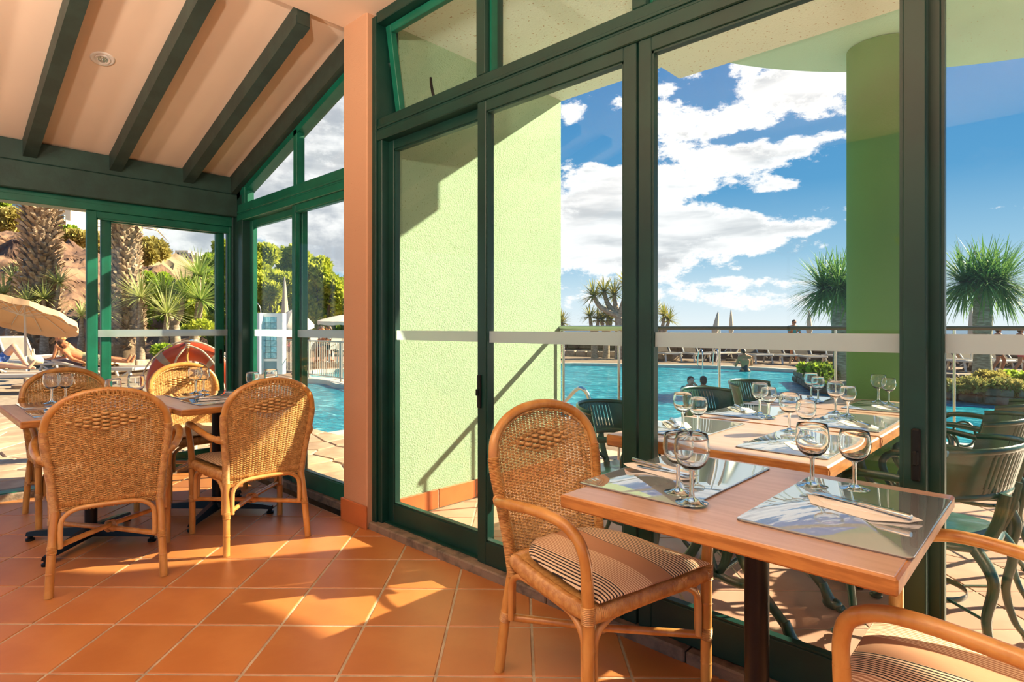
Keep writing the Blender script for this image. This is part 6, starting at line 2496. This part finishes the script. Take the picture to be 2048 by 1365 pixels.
ring_arc(0, 2 * math.pi, 1.0, 72).build('ring', 'ring_orange', lr, 60)
for q in (45, 135, 225, 315):
    ring_arc(R(q - 5.5), R(q + 5.5), 1.015, 6).build('band', 'ring_band', lr, 60)
for q in (45, 135, 225, 315):
    a0, a1 = R(q), R(q + 90)
    pts = [((Rm + rm * (1.03 + .10 * math.sin(math.pi * f))) * math.cos(a0 + (a1 - a0) * f), -.045 - .03 * math.sin(math.pi * f), (Rm + rm * (1.03 + .10 * math.sin(math.pi * f))) * math.sin(a0 + (a1 - a0) * f)) for f in np.linspace(0, 1, 14)]
    MB().tube(pts, .007, 6).build('grab_line', 'rope', lr, 60)
for x1, z1 in ((-.12, .14), (.34, -.06)):
    MB().tube(crom([(0, -.085, .37), (x1 * .45, -.12, .30), (x1 * .85, -.11, (z1 + .22) * .6), (x1, -.10, z1 - .06)], 6), .0085, 7).build('hanging_rope', 'rope', lr, 60)
MB().tube(crom([(0, -.09, .39), (.004, -.10, .33), (-.004, -.10, .26), (.004, -.10, .19)], 6), .010, 7).build('lashing', 'rope_orange', lr, 60)
m = MB()
for k in range(3):
    m.tube([(.014 * math.cos(q), -.09 + .014 * math.sin(q), .385 - k * .018) for q in np.linspace(0, 6.28, 12)], .007, 6)
m.build('knot', 'rope', lr, 60)
MB().tube([(0, .11, .42), (0, .11, -cz.z + ZF)], .025, 10).build('stand_post', 'white_plastic', lr, 60)
MB().tube(crom([(0, .11, .40), (0, .02, .415), (0, -.05, .40)], 4), .012, 8).build('hook', 'steel', lr, 60)

# ------------------------------------------------------------------ glass-block shower wall
mat('block_glass', (0.10, 0.42, 0.52), 0.08, vscale=14, color2=(0.30, 0.66, 0.74), spec=.6, bump=.3, bscale=25, island=.5)
mat('shower_white', (0.80, 0.80, 0.76), 0.6, var=.04, vscale=2)
mat('shower_blue', (0.10, 0.27, 0.34), 0.5, var=.1, vscale=2)
sd = 15.3
sw_ = thing('shower_wall', 'white shower wall with turquoise glass blocks', 'shower', at(537, 655, sd))
sw_.location.z = ZG
z_b = at(0, 748, sd).z


def spart(nm, mt, x0, x1, y0, y1, d=0.0, depth=.22):
    return pxbox(MB(), x0, x1, y0, y1, sd + d, depth).build(nm, mt, sw_, 20, True)


spart('side_post', 'shower_white', 506, 519, 626, 749, -.25, .5)
spart('end_post', 'shower_white', 553.5, 565, 627, 749, 0, .25)
spart('lintel', 'shower_white', 519, 553.5, 627, 634, 0, .22)
spart('rail', 'shower_white', 519, 553.5, 718, 723, 0, .22)
spart('dado', 'shower_blue', 519, 553.5, 723, 749, .02, .2)
spart('backing', 'shower_white', 519, 553.5, 634, 718, .14, .04)
for i in range(3):
    for j in range(7):
        x0 = 519.3 + i * 11.45
        y0 = 634.4 + j * 11.95
        spart('glass_block', 'block_glass', x0, x0 + 10.7, y0, y0 + 11.2, .0, .12)
MB().tube(crom([tuple(at(522, 628, sd + .1)), tuple(at(520, 615, sd + .1)), tuple(at(514, 606, sd + .1)), tuple(at(506, 604, sd + .1))], 5), .012, 8).build('shower_pipe', 'steel', sw_, 60, True)

# ------------------------------------------------------------------ white fence round the paddling pool
fn = thing('pool_fence', 'curved white bar fence between the two pools', 'fence', gz(612, 755, ZD))
FP = [gz(569, 749, ZD), gz(612, 756.5, ZD), gz(640, 760, ZD), gz(668, 764, ZD), gz(700, 771, ZD), gz(740, 782, ZD)]
FP = [V(p.x, p.y, ZD) for p in FP]
fp = resample(crom(FP, 8), .115)
FH = .93
MB().tube([(p[0], p[1], ZD + FH + .10) for p in fp], .022, 8).build('top_rail', 'fence_paint', fn, 60, True)
MB().tube([(p[0], p[1], ZD + .12) for p in fp], .016, 8).build('bottom_rail', 'fence_paint', fn, 60, True)
for k, p in enumerate(fp):
    if k % 16 == 0:
        MB().tube([(p[0], p[1], ZD), (p[0], p[1], ZD + FH + .10)], .026, 8).build('post', 'fence_paint', fn, 60, True)
    else:
        MB().tube([(p[0], p[1], ZD + .12), (p[0], p[1], ZD + FH + .08)], .0095, 6).build('bar', 'fence_paint', fn, 60, True)
# timber-edged step behind the paddling pool
st_ = struct('floor_step', 'terracotta coloured step behind the paddling pool')
g0, g1 = gz(560, 737, ZD), gz(720, 733, ZD)
MB().bar((g0.x, g0.y, ZD + .10), (g1.x, g1.y, ZD + .10), .5, .22, .02).build('step_edge', 'kerb_stone', st_, 20)
g2, g3 = g0 + Vector((-CS, CC, 0)) * 3.6, g1 + Vector((-CS, CC, 0)) * 3.6
MB().prism([(g0.x, g0.y), (g1.x, g1.y), (g3.x, g3.y), (g2.x, g2.y)], ZD, ZD + .2).build('step_top', 'terracotta_out', st_, 0)


# cafe chairs on the step
def garden_chair(label, px, d, rot, zb):
    t = thing('garden_chair', label, 'chair', at(px, 655, d), 0, 'white plastic chairs beyond the paddling pool')
    t.location.z = zb
    t.rotation_euler = (0, 0, rot)
    MB().box(-.22, .22, -.22, .22, .42, .45, .01).build('seat', 'white_plastic', t, 30)
    g = [[(-.22 - .10 * f, .22 * s * (1 - .1 * f), .45 + .42 * f) for s in np.linspace(-1, 1, 5)] for f in np.linspace(0, 1, 5)]
    m = MB().grid(g)
    m.grid([[(x - .02, y, z) for x, y, z in r_][::-1] for r_ in g])
    m.build('backrest', 'white_plastic', t, 40)
    for sx_ in (1, -1):
        for sy_ in (1, -1):
            MB().bar((.19 * sx_, .19 * sy_, .43), (.23 * sx_, .23 * sy_, 0), .04, .04, .008, up=(0, 1, 0)).build('leg', 'white_plastic', t, 30)
    for s in (1, -1):
        MB().tube(crom([(-.27, .21 * s, .66), (0, .24 * s, .66), (.18, .24 * s, .64), (.2, .23 * s, .44)], 4), .018, 6).build('arm', 'white_plastic', t, 60)
    return t


for i, (px, d, a, lab) in enumerate(((612, 19.8, 200, 'white plastic chair left of the green stile, beyond the fence'), (630, 20.2, 250, 'white plastic chair beyond the fence, left of the sitting pair'),
                                     (649, 20.4, 300, 'white plastic chair under the sitting pair'), (662, 20.1, 185, 'white plastic chair of the person in the white top'), (688, 19.8, 330, 'white plastic chair beside the pier'))):
    garden_chair(lab, px, d, R(a), ZD + .2)
# ------------------------------------------------------------------ people
mat('skin_tan', (0.62, 0.24, 0.105), 0.55, var=.1, vscale=6)
mat('skin_fair', (0.74, 0.42, 0.27), 0.55, var=.1, vscale=6)
mat('skin_deep', (0.36, 0.15, 0.075), 0.55, var=.1, vscale=6)
mat('hair_blond', (0.62, 0.36, 0.12), 0.6, var=.3, vscale=30)
mat('hair_dark', (0.035, 0.025, 0.02), 0.5, var=.3, vscale=30)
mat('hair_brown', (0.12, 0.06, 0.03), 0.55, var=.3, vscale=30)
mat('cloth_teal', (0.06, 0.36, 0.34), 0.85, var=.1, vscale=8)
mat('cloth_blue', (0.05, 0.14, 0.42), 0.85, vscale=18, color2=(.5, .6, .8), contrast=(.58, .62))
mat('cloth_white', (0.82, 0.80, 0.78), 0.85, var=.05, vscale=8)
mat('cloth_dark', (0.04, 0.045, 0.06), 0.85, var=.2, vscale=8)
mat('cloth_red', (0.55, 0.06, 0.10), 0.85, var=.2, vscale=8)
mat('cloth_bikini', (0.16, 0.20, 0.10), 0.85, vscale=25, color2=(.5, .4, .3))
mat('lens_blue', (0.01, 0.03, 0.25), 0.1, var=.1, vscale=8)
dg_box = []


def capsule(m, a, b, ra, rb, n=10):
    a, b = V(a), V(b)
    d = b - a
    L = np.linalg.norm(d)
    if L < 1e-5:
        m.ball(a, ra, n, 8)
        return
    t = d / L
    pts, rad = [], []
    for q in np.linspace(-1, 0, 5)[:-1]:
        pts.append(a + t * ra * math.sin(q * math.pi / 2) * .999)
        rad.append(max(ra * math.cos(q * math.pi / 2), .0008))
    for f in np.linspace(0, 1, 4):
        pts.append(a + d * f)
        rad.append(ra + (rb - ra) * f)
    for q in np.linspace(0, 1, 5)[1:]:
        pts.append(b + t * rb * math.sin(q * math.pi / 2) * .999)
        rad.append(max(rb * math.cos(q * math.pi / 2), .0008))
    m.tube(pts, rad, n)


def remeshed(m, name, mt, parent, voxel=.011, smooth=3):
    me = bpy.data.meshes.new(name)
    me.from_pydata(m.v, [], m.f)
    o = bpy.data.objects.new(name, me)
    col.objects.link(o)
    md = o.modifiers.new('union', 'REMESH')
    md.mode = 'VOXEL'
    md.voxel_size = voxel
    md.use_smooth_shade = True
    ms = o.modifiers.new('soft', 'SMOOTH')
    ms.iterations = smooth
    ms.factor = .5
    dg = bpy.context.evaluated_depsgraph_get()
    new = bpy.data.meshes.new_from_object(o.evaluated_get(dg))
    o.modifiers.clear()
    o.data = new
    bpy.data.meshes.remove(me)
    new.name = name
    new.polygons.foreach_set('use_smooth', [True] * len(new.polygons))
    new.materials.clear()
    new.materials.append(MAT[mt])
    o.parent = parent
    return o


def hand(m, wrist, d, up, s=1.0, side=1):
    """palm with five fingers, d = pointing direction"""
    w, d, up = V(wrist), V(d) / np.linalg.norm(d), V(up)
    sd = np.cross(d, up)
    sd /= np.linalg.norm(sd) + 1e-9
    nrm = np.cross(sd, d)
    for k, (o, L) in enumerate(((-.030, .070), (-.010, .082), (.010, .078), (.029, .062))):
        a = w + d * .085 * s + sd * o * s
        capsule(m, w + d * .02 * s + sd * o * .6 * s, a, .014 * s, .012 * s, 6)
        mid = a + d * L * .5 * s
        capsule(m, a, mid, .0105 * s, .0095 * s, 6)
        capsule(m, mid, mid + (d * .85 - nrm * .5) * L * .5 * s, .0095 * s, .008 * s, 6)
    th = w + d * .03 * s - sd * .03 * s * side
    capsule(m, th, th + (d * .6 - sd * .8 * side) * .05 * s, .013 * s, .010 * s, 6)
    capsule(m, th + (d * .6 - sd * .8 * side) * .05 * s, th + (d * .95 - sd * .9 * side) * .08 * s, .010 * s, .008 * s, 6)


def head(m, c, fwd, up, s=1.0):
    c, f, u = V(c), V(fwd) / np.linalg.norm(fwd), V(up) / np.linalg.norm(up)
    r = np.cross(f, u)
    M = Matrix(((r[0], f[0], u[0]), (r[1], f[1], u[1]), (r[2], f[2], u[2])))
    m.ball(c + u * .02 * s, (.074 * s, .093 * s, .098 * s), 16, 12, M)
    m.ball(c - u * .055 * s + f * .022 * s, (.056 * s, .066 * s, .062 * s), 14, 10, M)
    m.ball(c + f * .098 * s - u * .018 * s, (.013 * s, .016 * s, .022 * s), 8, 6, M)      # nose
    m.ball(c + f * .088 * s - u * .055 * s, (.024 * s, .010 * s, .009 * s), 8, 6, M)      # lips
    m.ball(c + f * .078 * s - u * .088 * s, (.022 * s, .018 * s, .018 * s), 8, 6, M)      # chin
    m.ball(c + f * .085 * s + u * .022 * s, (.045 * s, .012 * s, .010 * s), 8, 6, M)      # brow
    for sg in (1, -1):
        m.ball(c + r * sg * .074 * s - f * .005 * s - u * .005 * s, (.012 * s, .020 * s, .030 * s), 8, 6, M)


def person(label, J, skin, hair, clothes, loc=None, s=1.0, fwd=(1, 0, 0), hair_style='short', shades=False, group=None, voxel=.012):
    """J: joint positions (absolute). clothes: list of (name, material, [(joint, joint, r, r)])"""
    base = Vector(loc if loc is not None else (J['pelvis'][0], J['pelvis'][1], J['pelvis'][2]))
    t = thing('person', label, 'person', base, 0, group)
    o3 = V(base.x, base.y, base.z)
    K = {k: V(v) - o3 for k, v in J.items()}
    m = MB()
    up = K['neck'] - K['chest']
    up = up / np.linalg.norm(up)
    sh = (K['sh_l'] - K['sh_r'])
    sh = sh / np.linalg.norm(sh)
    # trunk
    capsule(m, K['pelvis'] + sh * .055 * s, K['pelvis'] - sh * .055 * s, .105 * s, .105 * s, 14)
    capsule(m, K['pelvis'], K['waist'], .115 * s, .105 * s, 14)
    capsule(m, K['waist'] + sh * .03 * s, K['chest'] + sh * .055 * s, .095 * s, .115 * s, 14)
    capsule(m, K['waist'] - sh * .03 * s, K['chest'] - sh * .055 * s, .095 * s, .115 * s, 14)
    capsule(m, K['chest'], K['neck'], .105 * s, .062 * s, 12)
    capsule(m, K['sh_l'], K['neck'], .060 * s, .055 * s, 10)
    capsule(m, K['sh_r'], K['neck'], .060 * s, .055 * s, 10)
    capsule(m, K['chest'] + sh * .06 * s, K['sh_l'], .10 * s, .058 * s, 12)
    capsule(m, K['chest'] - sh * .06 * s, K['sh_r'], .10 * s, .058 * s, 12)
    capsule(m, K['neck'], K['head'], .052 * s, .052 * s, 10)
    hup = K['head'] - K['neck']
    f = V(fwd)
    hup = hup / np.linalg.norm(hup)
    f = f - hup * np.dot(f, hup) * .6
    head(m, K['head'], f, hup, s)
    for q in 'lr':
        sg = 1 if q == 'l' else -1
        capsule(m, K['sh_' + q], K['el_' + q], .052 * s, .040 * s, 10)
        capsule(m, K['el_' + q], K['wr_' + q], .040 * s, .027 * s, 10)
        d = K['wr_' + q] - K['el_' + q]
        hand(m, K['wr_' + q], d, (0, 0, 1) if abs(d[2]) < .85 * np.linalg.norm(d) else (1, 0, 0), s, sg)
        if 'kn_' + q in K:
            capsule(m, K['hip_' + q], K['kn_' + q], .088 * s, .057 * s, 12)
            mid = K['kn_' + q] * .68 + K['an_' + q] * .32
            capsule(m, K['kn_' + q], mid, .055 * s, .057 * s, 10)
            capsule(m, mid, K['an_' + q], .057 * s, .034 * s, 10)
            toe = K['toe_' + q]
            capsule(m, K['an_' + q], toe, .036 * s, .026 * s, 8)
    body = remeshed(m, 'body', skin, t, voxel * s)
    # hair
    h = MB()
    r_ = np.cross(f / np.linalg.norm(f), hup)
    fh = f / np.linalg.norm(f)
    M = Matrix(((r_[0], fh[0], hup[0]), (r_[1], fh[1], hup[1]), (r_[2], fh[2], hup[2])))
    h.ball(K['head'] + hup * .045 * s - fh * .018 * s, (.083 * s, .092 * s, .088 * s), 18, 12, M)
    h.ball(K['head'] + hup * .0 * s - fh * .045 * s, (.074 * s, .062 * s, .085 * s), 16, 10, M)
    if hair_style == 'bun':
        h.ball(K['head'] + hup * .06 * s - fh * .11 * s, .045 * s, 12, 8)
        h.ball(K['head'] - hup * .03 * s - fh * .08 * s, .05 * s, 12, 8)
    remeshed(h, 'hair', hair, t, .010 * s, 2)
    e = MB()
    for sg in (1, -1):
        c = K['head'] + fh * .088 * s + r_ * sg * .032 * s + hup * .004 * s
        e.ball(c, (.011 * s if not shades else .026 * s, .008 * s, .008 * s if not shades else .018 * s), 10, 6, M)
    if shades:
        e.tube([tuple(K['head'] + fh * .094 * s - r_ * .03 * s + hup * .01 * s), tuple(K['head'] + fh * .094 * s + r_ * .03 * s + hup * .01 * s)], .006 * s, 6)
    remeshed(e, 'sunglasses' if shades else 'eyes', 'black_plastic' if shades != 'goggles' else 'lens_blue', t, .005 * s, 1)
    for nm, mt_, segs in clothes:
        c = MB()
        for a, b, ra, rb in segs:
            pa = K[a] if isinstance(a, str) else sum((K[k] * w for k, w in a), V(0, 0, 0))
            pb = K[b] if isinstance(b, str) else sum((K[k] * w for k, w in b), V(0, 0, 0))
            capsule(c, pa, pb, ra * s, rb * s, 14)
        remeshed(c, nm, mt_, t, .014 * s, 2)
    return t


def pose(org, right, fwd, pts):
    """local (right, forward, up) -> absolute"""
    o, r, f = Vector(org), Vector(right), Vector(fwd)
    return {k: tuple(o + r * p[0] + f * p[1] + Vector((0, 0, p[2]))) for k, p in pts.items()}


RIGHT = Vector((CC, CS, 0))
AWAY = Vector((-CS, CC, 0))
SHORTS = lambda mt_: ('shorts', mt_, [('pelvis', 'waist', .125, .112), ('hip_l', [('hip_l', .55), ('kn_l', .45)], .102, .092), ('hip_r', [('hip_r', .55), ('kn_r', .45)], .102, .092), ('hip_l', 'hip_r', .105, .105)])
SHIRT = lambda mt_: ('shirt', mt_, [('pelvis', 'waist', .125, .12), ('waist', 'chest', .12, .13), ('chest', 'neck', .12, .07), ('chest', 'sh_l', .115, .075), ('chest', 'sh_r', .115, .075),
                                    ('sh_l', [('sh_l', .5), ('el_l', .5)], .072, .062), ('sh_r', [('sh_r', .5), ('el_r', .5)], .072, .062)])
STAND = {'pelvis': (0, 0, .95), 'waist': (0, .0, 1.10), 'chest': (0, 0, 1.28), 'neck': (0, 0, 1.46), 'head': (0, .02, 1.60), 'sh_l': (.18, 0, 1.40), 'sh_r': (-.18, 0, 1.40),
         'el_l': (.24, .02, 1.13), 'el_r': (-.24, .02, 1.13), 'wr_l': (.22, .16, .93), 'wr_r': (-.22, .16, .93), 'hip_l': (.09, 0, .90), 'hip_r': (-.09, 0, .90), 'kn_l': (.10, .03, .49), 'kn_r': (-.10, .03, .49),
         'an_l': (.10, 0, .08), 'an_r': (-.10, 0, .08), 'toe_l': (.12, .15, .03), 'toe_r': (-.12, .15, .03)}


def scaled(P, k):
    return {a: tuple(c * k for c in b) for a, b in P.items()}


# man in a teal shirt on the far deck, facing us
g = at(1587, 655, 24.0)
P = dict(STAND)
P.update({'el_l': (.23, .10, 1.14), 'wr_l': (.10, .26, 1.12), 'el_r': (-.23, .10, 1.14), 'wr_r': (-.08, .26, 1.08), 'head': (0, .05, 1.59)})
person('man in a teal shirt and sunglasses standing behind the far loungers', pose((g.x, g.y, ZD), -RIGHT, -AWAY, P), 'skin_tan', 'hair_brown', [SHIRT('cloth_teal'), SHORTS('cloth_dark')],
       (g.x, g.y, ZD), 1.0, tuple(-AWAY), 'short', True)
# swimmer wading at the far edge, back to us
g = at(1490, 655, 19.6)
P = dict(STAND)
P.update({'el_r': (-.27, .10, 1.12), 'wr_r': (-.22, .36, 1.12), 'el_l': (.27, .10, 1.14), 'wr_l': (.16, .36, 1.10), 'head': (-.02, .08, 1.58)})
P = {k: (p[0], p[1], p[2] - .95) for k, p in P.items()}
person('bare-backed swimmer standing in the pool at its far edge', pose((g.x, g.y, ZW + .03), RIGHT, AWAY, P), 'skin_tan', 'hair_dark', [SHORTS('cloth_dark')],
       (g.x, g.y, ZW - .92), 1.0, tuple(AWAY))
# two children in the pool
g = at(1381, 655, 12.9)
P = scaled(STAND, .80)
P.update({'wr_l': (.04, .10, 1.26), 'el_l': (.22, .10, 1.08), 'wr_r': (-.05, .10, 1.25), 'el_r': (-.23, .10, 1.06)})
P = {k: (p[0], p[1], p[2] - .99) for k, p in P.items()}
person('child with blue swimming goggles in the pool, hands at the face', pose((g.x, g.y, ZW), -RIGHT, -AWAY, P), 'skin_fair', 'hair_brown', [SHORTS('cloth_teal'), ('swim_top', 'cloth_teal', [('waist', 'chest', .13, .14), ('chest', 'sh_l', .11, .08), ('chest', 'sh_r', .11, .08)])],
       (g.x, g.y, ZW - 1.06), .9, tuple(-AWAY), 'short', 'goggles')
g = at(1407, 655, 12.7)
P = scaled(STAND, .82)
P = {k: (p[0], p[1], p[2] - 1.0) for k, p in P.items()}
P.update({'wr_l': (.28, .30, -.05), 'wr_r': (-.28, .30, -.05)})
person('dark-haired child in the pool seen from behind', pose((g.x, g.y, ZW), RIGHT, AWAY, P), 'skin_tan', 'hair_dark', [SHORTS('cloth_dark')], (g.x, g.y, ZW - 1.08), .9, tuple(AWAY))
# two tanned people at the right edge
for px, d, lab, hr_, st, cl in ((1996, 17.6, 'tanned person in dark swimwear walking behind the island, left of two', 'hair_dark', .83, 'cloth_dark'), (2040, 17.0, 'tanned person at the right edge behind the island', 'hair_dark', .83, 'cloth_red')):
    g = at(px, 655, d)
    P = scaled(STAND, st)
    P.update({'kn_l': (.09, .20, .42), 'an_l': (.09, .12, .07), 'toe_l': (.10, .25, .03), 'kn_r': (-.09, -.04, .41), 'an_r': (-.09, -.22, .09), 'toe_r': (-.10, -.10, .03)})
    person(lab, pose((g.x, g.y, ZD), AWAY * .94 + RIGHT * .3, RIGHT * .94 - AWAY * .3, P), 'skin_deep', hr_, [SHORTS(cl)], (g.x, g.y, ZD), .86, tuple(RIGHT))

# sunbathing woman, lying on her front propped on her elbows, head to the left
g = at(118, 655, 14.5)
zz = ZG + .38
P = {'pelvis': (.62, 0, .12), 'waist': (.40, 0, .17), 'chest': (.20, 0, .31), 'neck': (.06, 0, .45), 'head': (.0, .02, .58), 'sh_l': (.10, -.18, .40), 'sh_r': (.10, .18, .40),
     'el_l': (.02, -.20, .10), 'el_r': (.02, .20, .10), 'wr_l': (-.20, -.10, .07), 'wr_r': (-.20, .10, .07), 'hip_l': (.66, -.09, .11), 'hip_r': (.66, .09, .11), 'kn_l': (1.06, -.09, .08), 'kn_r': (1.06, .10, .08),
     'an_l': (1.45, -.08, .07), 'an_r': (1.45, .12, .07), 'toe_l': (1.58, -.08, .03), 'toe_r': (1.58, .12, .03)}
person('blonde woman in a bikini lying on a lounger, propped on her elbows', pose((g.x, g.y, zz), RIGHT, AWAY, P), 'skin_tan', 'hair_blond',
       [('bikini_bottom', 'cloth_bikini', [('pelvis', 'hip_l', .115, .10), ('pelvis', 'hip_r', .115, .10), ('hip_l', 'hip_r', .104, .104)]), ('bikini_top', 'cloth_bikini', [([('chest', .9), ('waist', .1)], [('chest', .8), ('waist', .2)], .135, .13)])],
       (g.x, g.y, zz - .02), 1.0, tuple(-RIGHT * .9 - AWAY * .2), 'bun')
# man on his back at the left edge, one knee up, feet to the right
g = at(-20, 655, 11.3)
zz = ZG + .40
P = {'pelvis': (.02, 0, .12), 'waist': (-.18, 0, .16), 'chest': (-.36, 0, .28), 'neck': (-.50, 0, .42), 'head': (-.58, 0, .54), 'sh_l': (-.44, -.18, .36), 'sh_r': (-.44, .18, .36),
     'el_l': (-.20, -.26, .16), 'el_r': (-.20, .26, .16), 'wr_l': (.02, -.22, .08), 'wr_r': (.02, .22, .08), 'hip_l': (.06, -.10, .12), 'hip_r': (.06, .10, .12), 'kn_l': (.44, -.10, .10), 'kn_r': (.36, .12, .46),
     'an_l': (.80, -.06, .06), 'an_r': (.62, .12, .08), 'toe_l': (.88, -.02, .19), 'toe_r': (.76, .12, .04)}
person('man in blue patterned shorts lying at the left edge with one knee raised', pose((g.x, g.y, zz), RIGHT, AWAY, P), 'skin_fair', 'hair_brown', [SHORTS('cloth_blue')], (g.x, g.y, zz - .02), 1.0, tuple(RIGHT))
# person lying behind the door stiles, feet to the right
g = at(190, 655, 12.9)
zz = ZG + .40
P = {'pelvis': (-.05, 0, .12), 'waist': (-.25, 0, .14), 'chest': (-.45, 0, .22), 'neck': (-.60, 0, .34), 'head': (-.68, 0, .45), 'sh_l': (-.54, -.18, .30), 'sh_r': (-.54, .18, .30),
     'el_l': (-.3, -.26, .14), 'el_r': (-.3, .26, .14), 'wr_l': (-.08, -.24, .07), 'wr_r': (-.08, .24, .07), 'hip_l': (0, -.09, .12), 'hip_r': (0, .09, .12), 'kn_l': (.38, -.08, .13), 'kn_r': (.38, .10, .11),
     'an_l': (.74, -.05, .08), 'an_r': (.74, .10, .08), 'toe_l': (.80, -.02, .21), 'toe_r': (.80, .12, .20)}
person('sunbather lying behind the left door stiles with bare feet showing', pose((g.x, g.y, zz), RIGHT, AWAY, P), 'skin_tan', 'hair_brown', [SHORTS('cloth_bikini')], (g.x, g.y, zz - .02), 1.0, tuple(RIGHT))
# seated people beyond the fence
SIT = {'pelvis': (0, 0, .50), 'waist': (0, 0, .66), 'chest': (0, .05, .84), 'neck': (0, .10, 1.00), 'head': (0, .16, 1.13), 'sh_l': (.18, .08, .94), 'sh_r': (-.18, .08, .94), 'el_l': (.22, .24, .74), 'el_r': (-.22, .24, .74),
       'wr_l': (.08, .42, .72), 'wr_r': (-.08, .42, .70), 'hip_l': (.09, .02, .50), 'hip_r': (-.09, .02, .50), 'kn_l': (.12, .42, .50), 'kn_r': (-.12, .42, .50), 'an_l': (.12, .42, .09), 'an_r': (-.12, .42, .09), 'toe_l': (.13, .57, .04), 'toe_r': (-.13, .57, .04)}
for px, d, fw, lab, hr_, cl in ((577, 19.8, RIGHT * .8 - AWAY * .6, 'person sitting beyond the fence, just right of the shower wall', 'hair_blond', [SHORTS('cloth_red')]),
                                (632, 20.2, RIGHT, 'person in blue shorts sitting beyond the fence beside the green stile', 'hair_brown', [SHORTS('cloth_blue'), SHIRT('cloth_white')]),
                                (648, 20.4, -AWAY, 'person in dark shorts sitting beyond the fence, facing us', 'hair_dark', [SHORTS('cloth_dark')]),
                                (668, 20.1, -RIGHT * .95 - AWAY * .3, 'person in a white top leaning forward on a chair beyond the fence', 'hair_brown', [SHIRT('cloth_white'), SHORTS('cloth_dark')])):
    g = at(px, 655, d)
    fwv = Vector(fw).normalized()
    rt = fwv.cross(Vector((0, 0, 1)))
    person(lab, pose((g.x, g.y, ZD + .2), rt, fwv, SIT), 'skin_tan', hr_, cl, (g.x, g.y, ZD + .2), 1.0, tuple(fwv))
